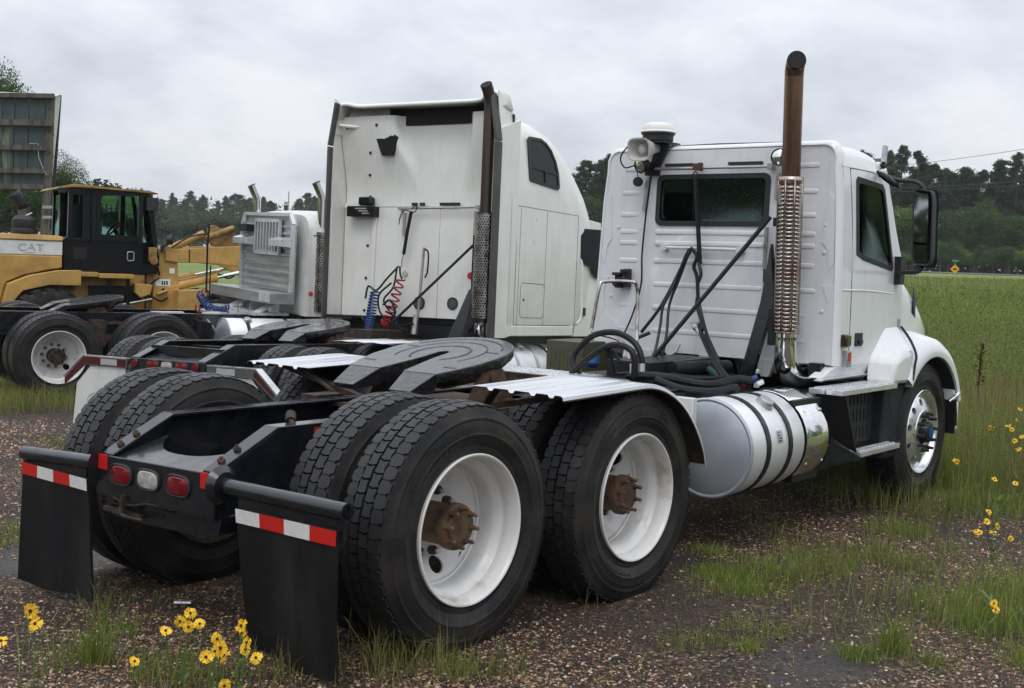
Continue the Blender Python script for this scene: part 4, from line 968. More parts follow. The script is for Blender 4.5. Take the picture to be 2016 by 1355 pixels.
# big looped hydraulic hoses
hose([at(1262, 745, 7.9), at(1263, 705, 7.9), at(1248, 674, 7.95), at(1212, 655, 8.05), at(1170, 660, 8.15), at(1140, 685, 8.2), at(1127, 708, 8.2), at(1135, 732, 8.15), at(1152, 748, 8.1)], 0.021, n=10)
hose([at(1248, 745, 7.85), at(1248, 700, 7.85), at(1228, 682, 7.9), at(1195, 682, 8.0), at(1155, 708, 8.1), at(1128, 733, 8.15), at(1118, 745, 8.2)], 0.021, n=10)
for u_ in (1247, 1263):
    mb = MB(); mb.cyl(at(u_, 736, 7.87), at(u_, 716, 7.87), 0.024, n=12); part(mb, 'hose_ferrule', 'alu')
hose([at(1222, 715, 8.0), at(1205, 690, 8.05), at(1205, 715, 8.05), at(1215, 735, 8.05), at(1235, 735, 7.95)], 0.011)
hose([at(1235, 740, 7.9), at(1300, 742, 7.8), at(1350, 752, 7.8), at(1400, 758, 7.8), at(1450, 748, 8.0), at(1480, 750, 8.0)], 0.03, n=10)
hose([at(1290, 748, 7.75), at(1340, 766, 7.7), at(1400, 772, 7.7), at(1450, 764, 7.85)], 0.028, n=10)
hose([at(1320, 738, 8.1), at(1380, 745, 8.0), at(1430, 742, 8.1)], 0.014)
# hoop handle
hp = [at(1165, 648, 9.0), at(1168, 630, 9.0), at(1180, 567, 9.0), at(1190, 555, 9.0), at(1243, 555, 8.85), at(1253, 563, 8.85), at(1255, 590, 8.85), at(1254, 668, 8.8), at(1254, 700, 8.7)]
mb = MB(); mb.tube(bez([hp[0], hp[1], hp[2], hp[3], hp[4], hp[5], hp[6], hp[7], hp[8]], 6), 0.013, 10); mb.tube(bez([at(1165, 648, 9.0), at(1172, 656, 8.95), at(1215, 668, 8.8), at(1236, 690, 8.6), at(1238, 735, 8.4)], 6), 0.013, 10); part(mb, 'hoop_handle', 'chrome_old')
# deck: catwalk plates, boxes, tubes between the cab and the tandem
mb = MB(); mb.box(2.05, 2.75, 0.05, 0.80, 0.93, 0.955)
for k in range(9):
    for j in range(8): x, y = 2.10+0.075*k, 0.10+0.088*j; mb.bar((x-0.02, y-0.012, 0.958), (x+0.02, y+0.012, 0.958), 0.008, 0.008)
part(mb, 'deck_plate', 'alu')
mb = MB(); mb.box(1.78, 1.83, -0.62, 0.72, 0.93, 1.02); part(mb, 'deck_beam', 'grime_metal')
mb = MB(); mb.box(1.95, 2.4, -0.40, 0.0, 0.93, 0.975)
for j in range(14): mb.box(1.96, 2.39, -0.39+0.028*j, -0.375+0.028*j, 0.975, 0.982)
part(mb, 'deck_tread', 'alu_dull')
mb = MB(); p = at(1166, 717, 8.5); mb.lathe([(0.035, -0.02), (0.05, 0.0), (0.045, 0.06), (0.02, 0.075), (0, 0.078)], p, (0.2, 0.1, 1), n=14); part(mb, 'filler_cap', 'blue_plastic')
mb = MB(); mb.box(2.9, 3.95, -0.38, 0.42, 0.90, 0.93); mb.box(3.0, 3.9, -0.15, 0.2, 0.93, 1.04); mb.cyl((3.2, -0.2, 1.0), (3.8, -0.3, 0.99), 0.05, n=12); part(mb, 'transmission_cover', 'black_satin')
mb = MB(); mb.box(2.35, 3.6, -0.60, -0.43, 0.80, 0.90); mb.tube([(2.3, -0.5, 0.92), (3.8, -0.52, 0.92)], 0.016, 8); mb.tube([(2.3, -0.55, 0.915), (3.8, -0.57, 0.915)], 0.012, 8); part(mb, 'side_tray', 'black_satin')
for y in (-0.5, -0.02, 0.5):
    mb = MB(); mb.prism([(3.98, y-0.07, 1.05), (3.98, y+0.07, 1.05), (3.98, y+0.03, 0.93), (3.98, y-0.03, 0.93)], (0.04, 0, 0)); part(mb, 'cab_mount', 'old_white')
mb = MB(); mb.prism([bx(1300, 680, 3.9), bx(1338, 678, 3.9), bx(1332, 692, 3.9), bx(1316, 703, 3.9)], (0.02, 0, 0)); part(mb, 'mount_bracket', 'old_white')
mb = MB(); q_ = at(1128, 700, 9.6); mb.box(q_.x-0.15, q_.x+0.25, q_.y-0.2, q_.y+0.15, q_.z-0.16, q_.z+0.12)
for k in range(8): mb.box(q_.x-0.155, q_.x-0.149, q_.y-0.18+0.04*k, q_.y-0.165+0.04*k, q_.z-0.12, q_.z+0.06)
part(mb, 'battery_box', 'olive', bevel=0.01)
# exhaust: support post, braces, muffler guard with louvres, stack and elbow
EX, EY = 3.79, -0.735
S0, S1 = Vector((3.815, EY, 1.26)), Vector((3.735, EY, 3.13)); sdir = (S1-S0).normalized()
def sp_(z): return S0 + sdir*((z-S0.z)/sdir.z)
mb = MB(); top = S1
cr_ = [(sp_(2.335), 0.064), (sp_(2.7), 0.064), (sp_(3.02), 0.064)]
cut = sp_(3.02)
mb.rings(cr_, 24, False)
ring = lambda c, r, tilt: [tuple(c + Vector((r*math.cos(a), r*math.sin(a), 0)) + Vector((0, 0, tilt*math.cos(a)))) for a in [2*math.pi*k/24 for k in range(24)]]
e0 = sp_(3.02); bd_ = Vector((-0.80, -0.60, 0))
EP = [e0, sp_(3.05)+bd_*0.006, sp_(3.08)+bd_*0.022, sp_(3.10)+bd_*0.045, sp_(3.11)+bd_*0.075]
mb.rings([(q, 0.0645) for q in EP], 24, False)
stk = part(mb, 'exhaust_stack', 'stack_heat', smooth=50)
mb = MB(); mb.rings([(EP[4]+bd_*0.001, 0.0640), (EP[4]+bd_*0.002, 0.060), (EP[3], 0.058), (EP[2], 0.057), (EP[1], 0.056), (EP[0], 0.055), (sp_(2.9), 0.05)], 24); mb.build('stack_bore', 'soot_shade_black', stk)
mb = MB(); mb.cyl(sp_(1.2), sp_(2.335), 0.068, n=24); part(mb, 'muffler', 'chrome_old')
# pierced chrome heat guard: three columns of louvres on a curved shell
gd = MB(); u1 = Vector((1, 0, 0)); u2 = Vector((0, 1, 0))
def gp(z, a, r): c = sp_(z); return c + Vector((r*math.cos(R(a)), r*math.sin(R(a)), 0))
for (a0, a1) in ((128, 144), (180, 186), (222, 228), (264, 280)):
    gd.grid(lambda u, v: gp(1.27+1.04*v, a0+(a1-a0)*u, 0.090), 2, 6)
for z0, z1 in ((1.26, 1.275), (2.285, 2.335)):
    gd.grid(lambda u, v: gp(z0+(z1-z0)*v, 128+152*u, 0.090), 14, 1)
for (a0, a1) in ((144, 180), (186, 222), (228, 264)):
    nl = 36
    for k in range(nl):
        z = 1.285 + (2.28-1.285)*k/nl; h = (2.28-1.285)/nl
        gd.grid(lambda u, v: gp(z+h*(0.72*v), a0+(a1-a0)*u, 0.091+0.012*(1-v)*(math.sin(math.pi*min(1, max(0, u)))**0.4)), 4, 2)
guard = part(gd, 'heat_guard', 'guard_chrome', smooth=60, solid=0.002)
mb = MB()
mb.rings([(sp_(1.275), 0.072), (sp_(1.19), 0.074), (sp_(1.12), 0.079), (sp_(1.06)+Vector((0.006, 0, 0)), 0.082), (sp_(1.01)+Vector((0.024, -0.004, 0)), 0.083), (sp_(0.975)+Vector((0.055, -0.012, 0)), 0.083), (sp_(0.955)+Vector((0.10, -0.022, 0)), 0.082), (sp_(0.95)+Vector((0.16, -0.03, 0)), 0.080), (sp_(0.95)+Vector((0.30, -0.03, 0)), 0.078)], 28); part(mb, 'exhaust_elbow', 'chrome', smooth=60)
mb = MB(); mb.rings([(sp_(1.205), 0.0735), (sp_(1.235), 0.0735)], 24); part(mb, 'exhaust_clamp', 'rust')
mb = MB(); mb.box(3.86, 3.93, -0.665, -0.595, 1.20, 2.17); mb.prism([bx(1497, 593, 3.86), bx(1517, 480, 3.86), bx(1525, 600, 3.86), bx(1513, 625, 3.86), bx(1478, 745, 3.78), bx(1455, 740, 3.78)], (0.05, 0, 0)); part(mb, 'stack_post', 'black_frame', bevel=0.003)
mb = MB(); mb.box(3.80, 3.93, -0.70, -0.60, 1.17, 1.42); mb.box(3.80, 3.93, -0.70, -0.60, 2.0, 2.06); mb.each('stack_clamp_plate', 'black_satin', TA)
mb = MB(); mb.tube([bx(1517, 427, 3.88), bx(1283, 708, 3.55)], 0.016, 8); mb.tube([bx(1280, 655, 3.75), bx(1256, 665, 3.7)], 0.014, 8); part(mb, 'stack_brace', 'black_satin')
# small white bracket under the right corner of the cab
mb = MB(); mb.bar(by(1589, 698, -0.80), by(1607, 750, -0.82), 0.012, 0.05); mb.prism([by(1612, 715, -0.85), by(1622, 720, -0.85), by(1618, 755, -0.85), by(1606, 750, -0.85)], (0, 0.01, 0)); part(mb, 'corner_bracket', 'old_white')
mb = MB(); mb.box(3.93, 4.05, -0.95, -0.86, 0.97, 1.06); part(mb, 'corner_shade_block', 'black_satin')  # solid black block stands in for the shade of the open gap
# sill below the door, steps, black step box
mb = MB(); mb.prism([(3.86, -0.99, 0.965), (4.64, -0.99, 0.955), (4.64, -1.03, 1.05), (4.02, -1.03, 1.05)], (0, 0.1, 0)); mb.prism([(3.84, -1.0, 0.945), (4.60, -1.0, 0.945), (4.60, -1.03, 0.965), (3.84, -1.03, 0.965)], (0, 0.06, 0)); part(mb, 'cab_sill', 'white_paint', bevel=0.005)
def steptread(x0, x1, z, y0, y1, nm='step'):
    m_ = MB(); m_.box(x0, x1, y0, y1, z-0.035, z)
    nx = int((x1-x0)/0.055); ny = max(2, int((y1-y0)/0.05))
    for i in range(nx):
        for j in range(ny):
            x = x0+0.02+(x1-x0-0.04)*(i+0.5)/nx; y = y0+0.015+(y1-y0-0.03)*(j+0.5)/ny
            m_.box(x-0.018, x+0.018, y-0.012, y+0.012, z, z+0.008)
    return part(m_, nm, 'alu', bevel=0.002)
steptread(3.74, 4.69, 0.905, -1.205, -1.085); steptread(3.74, 4.69, 0.905, -1.075, -0.96)
steptread(4.10, 4.80, 0.455, -1.205, -1.09)
mb = MB(); mb.box(3.70, 4.84, -1.02, -0.60, 0.33, 0.87); part(mb, 'step_box', 'black_satin', bevel=0.01)
mb = MB()
for row in range(3):
    for k in range(9): x = 4.10+0.062*k; z = 0.50+0.125*row; mb.box(x, x+0.022, -1.032, -1.019, z, z+0.085)
mb.box(4.05, 4.70, -1.026, -1.018, 0.47, 0.865); part(mb, 'step_grille', 'black_plastic')
mb = MB(); mb.prism([(3.74, -1.02, 0.87), (3.80, -1.20, 0.87), (4.02, -1.20, 0.46), (3.80, -1.02, 0.62)], (0.02, 0, 0)); mb.prism([(3.76, -1.04, 0.60), (4.08, -1.20, 0.43), (4.08, -1.20, 0.40), (3.76, -1.04, 0.40)], (0.015, 0.0, 0)); mb.prism([(4.70, -1.02, 0.60), (4.84, -1.20, 0.44), (4.84, -1.20, 0.40), (4.70, -1.02, 0.34)], (0.015, 0, 0)); mb.each('step_bracket', 'black_satin', TA)
mb = MB(); mb.prism([(4.70, -1.12, 0.895), (5.02, -1.15, 0.89), (4.90, -1.15, 0.70), (4.86, -1.15, 0.45), (4.86, -1.14, 0.33), (4.70, -1.10, 0.33)], (0, 0.3, 0)); part(mb, 'wheel_splash_panel', 'black_plastic', bevel=0.02)
# hood, fenders, bumper, steer wheels
mb = MB(); rows = []
for x, hw, zt_, zb_, r_ in ((5.15, 1.0, 1.74, 1.0, 0.16), (5.35, 0.985, 1.70, 1.0, 0.18), (5.6, 0.95, 1.64, 1.0, 0.22), (5.9, 0.90, 1.56, 1.0, 0.25), (6.2, 0.84, 1.44, 0.95, 0.26), (6.45, 0.75, 1.27, 0.8, 0.25), (6.55, 0.70, 1.05, 0.6, 0.2)):
    p = [(hw, zb_), (hw*0.995, zb_+(zt_-zb_)*0.35)] + [(hw-r_+r_*math.cos(R(a))*0.97, zt_-r_+r_*math.sin(R(a))) for a in range(0, 91, 15)] + [(hw*0.35, zt_+0.015), (0, zt_+0.02)]
    rows.append([(x, -a, b) for a, b in p] + [(x, a, b) for a, b in reversed(p[:-1])])
mb.loft(rows, closed=False, caps=(False, True)); part(mb, 'hood', 'white_paint', smooth=45)
mb = MB(); mb.box(5.13, 5.155, -1.0, 1.0, 1.0, 1.70); part(mb, 'hood_gap', 'ink')
mb = MB(); mb.prism([(5.0, -1.028, 1.05), (5.13, -1.022, 1.05), (5.13, -1.018, 1.72), (5.0, -1.026, 1.78)], (0, 0.02, 0)); part(mb, 'cowl_panel', 'white_paint', bevel=0.004)
mb = MB(); mb.box(5.07, 5.12, -1.034, -1.024, 1.26, 1.36); part(mb, 'cowl_badge', 'decal_grey')
mb = MB(); mb.grid(lambda u, v: (5.55+0.14*u, -0.955-0.004+0.03*u, 1.60-0.2*v-0.05*u), 3, 3); part(mb, 'hood_vent', 'black_plastic', solid=0.006)
for s in (-1, 1):
    WX, WZ = 5.455, 0.475
    arch = [(WX+0.605*math.cos(R(a)), WZ+0.595*math.sin(R(a))) for a in range(20, 141, 6)]
    outer = []
    for i, (a, b) in enumerate(arch):
        t = R(20+120*i/(len(arch)-1)); outer.append((WX+ (0.72 if math.cos(t) > 0 else 0.70)*math.cos(t)*(1.0 if math.cos(t) > 0 else 1.05), WZ+0.735*math.sin(t)*(1.0)))
    mb = MB(); y0 = s*1.205
    lip = [(a, y0, b) for a, b in arch]; lip2 = [(WX+(a-WX)*1.06, y0+0.006*s, WZ+(b-WZ)*1.06) for a, b in arch]
    o1 = [(a*0.35+c_*0.65, y0-0.01*s, b*0.35+d_*0.65) for (a, b), (c_, d_) in zip(arch, outer)]; o2 = [(c_, y0-0.06*s, d_+0.0) for c_, d_ in outer]
    o3 = [(WX+(c_-WX)*1.0, s*0.98, WZ+(d_-WZ)*1.06) for c_, d_ in outer]; o4 = [(WX+(c_-WX)*1.0, s*0.80, WZ+(d_-WZ)*1.08) for c_, d_ in outer]
    li = [(a, s*0.85, b) for a, b in arch]
    mb.loft([li, lip, lip2, o1, o2, o3, o4], closed=False, caps=(False, False)); part(mb, 'front_fender', 'white_paint', smooth=50)
    mb = MB(); fr_ = [(5.98, 0.93), (6.06, 0.72), (6.08, 0.60), (5.99, 0.62), (5.96, 0.73)]
    mb.prism([(a, y0-0.05*s if i < 3 else y0, b) for i, (a, b) in enumerate(fr_)], (0, -0.35*s, 0)); part(mb, 'fender_nose', 'white_paint', bevel=0.02)
    # rear fender / skirt panel with its facets
    mb = MB()
    A0 = [(4.64, 0.90), (4.70, 1.06), (4.86, 1.115), (5.05, 1.105), (5.0, 1.0), (4.98, 0.885)]
    A1 = [(4.58, 0.90), (4.58, 1.08), (4.84, 1.30), (5.12, 1.31), (5.02, 1.0), (4.98, 0.885)]
    mb.loft([[(a, s*1.19, b) for a, b in A0], [(a, s*1.02, b) for a, b in A1]], True, (True, False)); part(mb, 'skirt_panel', 'white_paint', bevel=0.03)
    mb = MB(); P = bez([(5.09, s*1.197, 1.19), (5.02, s*1.2, 1.06), (4.96, s*1.203, 0.94)]); 
    mb.tube(bez([(5.125, s*1.04, 1.30), (5.095, s*1.13, 1.20), (5.05, s*1.195, 1.10), (5.02, s*1.202, 1.02), (4.985, s*1.205, 0.91)]), 0.010, 6); part(mb, 'fender_gap', 'ink')
    mb = MB(); mb.lathe([(0.59, 0.0), (0.59, 0.4)], (WX, s*0.82, WZ), (0, s, 0), n=30, a0=0 if s < 0 else 0, a1=2*math.pi)
    mb = MB(); mb.loft([[(WX+0.60*math.cos(R(a)), s*yy, WZ+0.585*math.sin(R(a))) for a in range(0, 181, 10)] for yy in (0.80, 1.19)], False, (False, False)); part(mb, 'wheel_well', 'black_plastic')
mb = MB(); mb.prism([(6.0, -1.0, 0.40), (6.3, -1.12, 0.40), (6.75, -0.7, 0.40), (6.8, 0, 0.40), (6.75, 0.7, 0.40), (6.3, 1.12, 0.40), (6.0, 1.0, 0.40)], (0, 0, 0.35)); part(mb, 'bumper', 'white_paint', bevel=0.03)
mb = MB(); mb.tube(bez([by(1868, 790, -1.2), by(1876, 784, -1.22), by(1886, 776, -1.24), by(1888, 772, -1.2)]), 0.014, 8); part(mb, 'bumper_guide', 'chrome')
mb = MB(); mb.box(5.97, 5.985, -1.2, -0.9, 0.42, 0.70); part(mb, 'front_flap', 'flap_rubber')
def alloy_mesh():
    m_ = MB(); m_.lathe([(0.325, 0.10), (0.331, 0.126), (0.325, 0.132), (0.312, 0.125), (0.302, 0.10), (0.292, 0.085), (0.280, 0.088)], (0,0,0), (0,-1,0), n=56)
    r0, r1 = 0.175, 0.280; nh = 10; rc = 0.232; hr = 0.027
    def hgt(r_): t = (r1-r_)/(r1-r0); return 0.088 + 0.045*t**0.7
    def P(a, r_): return (r_*math.cos(a), -hgt(r_), r_*math.sin(a))
    for k in range(nh):
        a0 = 2*math.pi*k/nh; half = math.pi/nh; V = []; F = []; n = 20
        for i in range(n): t = 2*math.pi*i/n; V.append(P(a0+hr*math.cos(t)/rc, rc+hr*math.sin(t)))
        for i in range(n):
            t = 2*math.pi*i/n; dx, dy = math.cos(t), math.sin(t)
            ex = half*rc/abs(dx) if abs(dx) > 1e-6 else 1e9; ey = ((r1-rc) if dy > 0 else (rc-r0))/abs(dy) if abs(dy) > 1e-6 else 1e9
            q = min(ex, ey); V.append(P(a0+max(-half, min(half, q*dx/rc)), max(r0, min(r1, rc+q*dy))))
        for i in range(n): V.append(tuple(Vector(V[i])+Vector((0, 0.025, 0))))
        for i in range(n): j = (i+1) % n; F += [(i, j, n+j, n+i), (i, j, 2*n+j, 2*n+i)]
        m_.add(V, F)
    m_.lathe([(0.175, 0.133), (0.168, 0.140), (0.12, 0.140), (0.10, 0.135)], (0,0,0), (0,-1,0), n=48)
    m_.lathe([(0.31, 0.05), (0.10, 0.03)], (0,0,0), (0,-1,0), n=32, m=1)
    return m_.mesh('wheel', ['alu_bright', 'soot_shade_black'], 35)
ALLOY = alloy_mesh()
m_ = MB(); m_.cyl((0,0,0), (0,-0.03,0), 0.018, n=6); m_.cyl((0,-0.028,0), (0,-0.06,0), 0.012, n=8); LUG2 = m_.mesh('lug_nut', 'black_plastic', 30)
m_ = MB(); m_.lathe([(0.085, 0.13), (0.082, 0.18), (0.075, 0.19), (0.05, 0.195), (0.0, 0.197)], (0,0,0), (0,-1,0), n=28); HUB2 = m_.mesh('hub', 'black_satin', 40)
for s in (-1, 1):
    w = place('wheel', ALLOY, TA, (5.455, s*1.0, 0.475), (0, 0.2, 0 if s < 0 else math.pi)); place('tyre', TYRE, w, (0,0,0))
    hb = place('hub', HUB2, w, (0,0,0))
    for k in range(10): a = 2*math.pi*(k+0.5)/10; place('lug_nut', LUG2, w, (0.142*math.cos(a), -0.138, 0.142*math.sin(a)))
    if s < 0:
        m_ = MB(); m_.lathe([(0.045, 0.195), (0.045, 0.199), (0.0, 0.200)], (0,0,0), (0,-1,0), n=20); hc = place('hub_badge', m_.mesh('hub_badge', 'blue_plastic'), w, (0,0,0))
axle(TA, 5.40, 0.40)
# door handle, marker lamps, mirror
mb = MB(); c = by(1690, 668, -1.03); mb.box(c.x-0.065, c.x+0.065, -1.036, -1.026, c.z-0.05, c.z+0.045); hd = part(mb, 'door_handle', 'black_plastic', bevel=0.006)
mb = MB(); mb.box(c.x-0.01, c.x+0.055, -1.046, -1.034, c.z-0.035, c.z-0.005); mb.build('handle_paddle', 'black_satin', hd, bevel=0.004)
mb = MB(); c = by(1663, 671, -1.04); mb.box(c.x-0.045, c.x+0.045, -1.075, -1.025, c.z-0.045, c.z+0.045); part(mb, 'side_marker_lamp', 'amber_dark', bevel=0.012)
mb = MB(); c = by(1664, 708, -1.04); mb.box(c.x-0.03, c.x+0.04, -1.07, -1.02, c.z-0.055, c.z+0.06); rf = part(mb, 'side_reflector', 'alu_dull', bevel=0.006)
mb = MB(); mb.box(c.x-0.022, c.x+0.02, -1.074, -1.069, c.z-0.01, c.z+0.05); mb.build('lens', 'decal_red', rf)
my = -1.30
mc = (by(1797, 375, my)+by(1833, 522, my))/2
mb = MB()
M0, M1 = Vector((4.60, -1.24, 1.77)), Vector((4.62, -1.47, 2.30))
# mirror head: box facing rearwards, slightly inwards
mx_ = 4.70
P00 = bx(1797, 370, mx_); P01 = bx(1838, 376, mx_); P10 = bx(1793, 522, mx_); P11 = bx(1833, 524, mx_)
def mrect(g, dx):
    o = []
    for a, b in rrect(0, 1, 0, 1, 0.16, 4):
        a2 = a + (a-0.5)*g*2; b2 = b + (b-0.5)*g*0.6
        p = P10.lerp(P11, a2).lerp(P00.lerp(P01, a2), b2); o.append((p.x+dx, p.y, p.z))
    return o
mb.loft([mrect(-0.09, 0.004), mrect(-0.02, 0.0), mrect(0.0, 0.03), mrect(-0.04, 0.10), mrect(-0.25, 0.13)], True, (False, True)); mh = part(mb, 'mirror_housing', 'black_plastic', smooth=50)
def mpane(b0, b1, nm):
    m_ = MB(); V = []
    for a, b in rrect(0.09, 0.68, b0, b1, 0.05, 3):
        p = P10.lerp(P11, a).lerp(P00.lerp(P01, a), b); V.append((p.x+0.004+0.010*(0.5-b)+0.40*(P10.y-p.y)*1.0, p.y, p.z))
    m_.add(V, [tuple(range(len(V)))]); m_.build(nm, 'mirror', mh)
mpane(0.30, 0.95, 'mirror_glass'); mpane(0.04, 0.27, 'mirror_glass')
m_ = MB(); V = []
for a, b in rrect(-0.02, 1.02, -0.02, 1.02, 0.1, 3): p = P10.lerp(P11, a).lerp(P00.lerp(P01, a), b); V.append((p.x+0.10, p.y, p.z))
m_.add(V, [tuple(range(len(V)))]); m_.build('mirror_back', 'black_satin', mh)
mb = MB(); mb.tube(bez([Vector((4.68, -0.98, 2.42)), bx(1770, 355, 4.75), bx(1800, 358, 4.76), bx(1815, 366, 4.76), bx(1820, 378, 4.76)], 6), 0.018, 8); mb.tube(bez([Vector((5.0, -1.03, 1.70)), bx(1782, 537, 4.86), bx(1806, 536, 4.80), bx(1815, 526, 4.76)], 6), 0.016, 8); mb.prism([(4.97, -1.02, 1.62), (5.05, -1.02, 1.62), (5.05, -1.02, 1.83), (4.97, -1.02, 1.83)], (0, -0.05, 0)); mb.each('mirror_arm', 'black_plastic', TA)
mb = MB(); A_, B_ = Vector((4.58, -1.0, 2.43)), bx(1768, 368, 4.72); d_ = (B_-A_); rr = []
for t in (0.0, 0.1, 0.3, 0.6, 0.85, 1.0):
    q = math.sin(math.pi*min(0.95, max(0.05, t)))**0.5
    rr.append([tuple(A_+d_*t+Vector((0.05*math.cos(a)*q, -0.01, 0.032*math.sin(a)*q))) for a in [2*math.pi*k/12 for k in range(12)]])
mb.loft(rr, True, (True, True)); part(mb, 'side_lookdown_mirror', 'cab_black', smooth=60)
# ------------------------------------------------------------------ the cream white sleeper truck standing beside it
R2M = rotm(0.179, -0.034, -0.01)
TB = thing('sleeper_truck', 'cream white sleeper semi truck with tall roof and grey side deflectors', 'truck', (2.266, 4.272, -0.018), R2M)
def P2(mb, nm, m, par=None, **k): return mb.build(nm, m, par or TB, **k)
frame(TB, 0.0, 0.36, 6.8, 0.752, 0.895, 0.0, bolts=False)
for y, m, w in ((0.16, 'red_lens', 0.14), (-0.005, 'clear_lens', 0.13), (-0.17, 'red_lens', 0.14)): lamp(TB, -0.010, y, 0.708, w, 0.075, m)
for y in (0.375, -0.335): lamp(TB, -0.010, y, 0.715, 0.066, 0.066, 'red_lens')
for s in (-1, 1):
    # polished hanger with a dropped end and a pale flap
    mb = MB(); mb.prism([(-0.02, s*0.47, 0.74), (-0.02, s*1.0, 0.74), (-0.02, s*1.24, 0.535), (-0.02, s*1.24, 0.47), (-0.02, s*0.98, 0.665), (-0.02, s*0.47, 0.665)], (0.012, 0, 0))
    mb.prism([(-0.03, s*0.47, 0.742), (-0.03, s*1.0, 0.742), (0.05, s*1.0, 0.742), (0.05, s*0.47, 0.742)], (0, 0, 0.006)); mb.prism([(-0.03, s*1.0, 0.742), (-0.03, s*1.245, 0.537), (0.05, s*1.245, 0.537), (0.05, s*1.0, 0.742)], (0, s*0.005, 0.006))
    hg = P2(mb, 'flap_hanger', 'alu_bright')
    mb = MB(); mb.prism([(-0.0235, s*0.475, 0.735), (-0.0235, s*0.995, 0.735), (-0.0235, s*1.232, 0.53), (-0.0235, s*1.232, 0.475), (-0.0235, s*0.975, 0.668), (-0.0235, s*0.475, 0.668)], (0.003, 0, 0)); mb.build('hanger_face', 'maroon' if s > 0 else 'interior_grey', hg)
    if s < 0:
        mb = MB(); mb.prism([(-0.026, s*0.995, 0.728), (-0.026, s*1.20, 0.55), (-0.026, s*1.20, 0.52), (-0.026, s*0.975, 0.69)], (0.002, 0, 0)); mb.build('hanger_stripe', 'maroon', hg)
    mb = MB(); mb.box(-0.0275, -0.0238, min(s*0.58, s*0.78), max(s*0.58, s*0.78), 0.675, 0.728); mb.build('hanger_plate', 'decal_grey', hg)
    mb = MB(); mb.prism([(0.0, s*0.50, 0.655), (0.0, s*0.93, 0.655), (0.0, s*1.10, 0.49), (0.0, s*1.14, 0.06), (0.0, s*0.52, 0.06)], (0.012, 0, 0)); fl = P2(mb, 'mud_flap', 'old_white')
    mb = MB(); c = Vector((-0.002, s*0.85, 0.34)); mb.tube([c+Vector((0, 0.11*math.cos(a), 0.075*math.sin(a))) for a in [2*math.pi*k/24 for k in range(25)]], 0.003, 5); mb.tube([c+Vector((0, 0.06, 0.06)), c+Vector((0, 0, -0.07)), c+Vector((0, -0.06, 0.06))], 0.003, 5); mb.build('flap_emblem', 'decal_grey', fl)
S2 = 0.945
for x in (0.80, 2.12):
    axle(TB, x, 0.40)
    for s in (-1, 1):
        for yy, dm in ((1.06, DISH if s < 0 else INNER), (0.715, INNER)):
            w = place('wheel', dm, TB, (x, s*yy, 0.40), (0, x*3+yy, 0 if s < 0 else math.pi), (S2, 1, S2)); place('tyre', TYRE, w, (0,0,0))
            if dm is DISH: place('hub', HUB_RUST, w, (0, -0.045, 0))
mb = MB()
for s in (-1, 1): mb.bar((0.7, s*0.5, 0.62), (2.2, s*0.5, 0.62), 0.1, 0.1); mb.cyl((0.62, s*0.36, 0.7), (0.66, s*0.36, 0.42), 0.05, n=12)
mb.each('suspension', 'grime_metal', TB)
for x in (0.25, 0.65, 1.45, 2.3, 3.2): mb = MB(); mb.box(x-0.04, x+0.04, -0.412, 0.412, 0.66, 0.87); P2(mb, 'crossmember', 'black_frame')
fifth_wheel(TB, 1.86, 1.075, R(8))
half_w = 1.24
mb = MB(); rows = []
for i, (x, z) in enumerate(((1.45, 0.955), (2.2, 0.965), (2.5, 0.93), (2.68, 0.8), (2.75, 0.6))): rows.append([(x, -y, z+0.008*(j % 2)) for j, y in enumerate((0.66, 0.75, 0.84, 0.93, 1.02, 1.11, 1.22))])
mb.loft(rows, False, (False, False)); P2(mb, 'fender', 'fender_zinc', solid=0.006)
# deck parts between cab and axle
mb = MB(); mb.box(2.5, 3.8, -0.42, 0.42, 0.90, 0.93); mb.box(3.0, 3.7, 0.0, 0.38, 0.93, 1.02); P2(mb, 'deck_plate', 'grime_metal')
mb = MB(); mb.box(2.45, 2.9, -0.98, -0.45, 0.90, 0.935); P2(mb, 'deck_tread', 'alu')
tank(TB, 3.62, 4.95, -0.90, 0.60, 0.31, (3.75, 4.15, 4.62), m='alu', ends='alu', cap=(4.4, 62))
mb = MB(); rr = []
for x in (4.99, 5.5): rr.append([(x, -0.90-0.32*math.cos(R(a)), 0.60+0.32*math.sin(R(a))) for a in range(-70, 101, 10)])
mb.loft(rr, False, (False, False)); P2(mb, 'chrome_cover', 'chrome', solid=0.004)
# sleeper shell: lofted body with the rear face open, then the back wall set in
def sec(x, zt_, w=1.135, zb_=1.10, fl=0.0):
    h = zt_-zb_
    p = [(w-0.01, zb_), (w, zb_+0.06), (w, zb_+0.4*h), (w, min(2.46, zt_-0.62)), (w-0.015, min(2.8, zt_-0.48)), (w-0.06, zt_-0.34), (w-0.10, zt_-0.20), (w-0.17, zt_-0.09), (w-0.28, zt_-0.02), (w-0.5, zt_+0.02), (0.0, zt_+0.05)]
    return [(x, -a, b) for a, b in p] + [(x, a, b) for a, b in reversed(p[:-1])]
mb = MB()
mb.loft([sec(3.95, 3.47), sec(4.1, 3.48), sec(4.4, 3.50), sec(4.75, 3.48), sec(5.05, 3.43), sec(5.3, 3.335), sec(5.55, 3.20), sec(5.62, 3.155)], False, (False, False))
P2(mb, 'sleeper_body', 'cream_paint', smooth=40)
mb = MB(); mb.loft([sec(5.622, 3.155, 1.134), sec(5.8, 3.04, 1.125), sec(6.0, 2.91, 1.11), sec(6.2, 2.77, 1.08), sec(6.45, 2.60, 1.0)], False, (False, True)); P2(mb, 'cab_body', 'cream_paint', smooth=40)
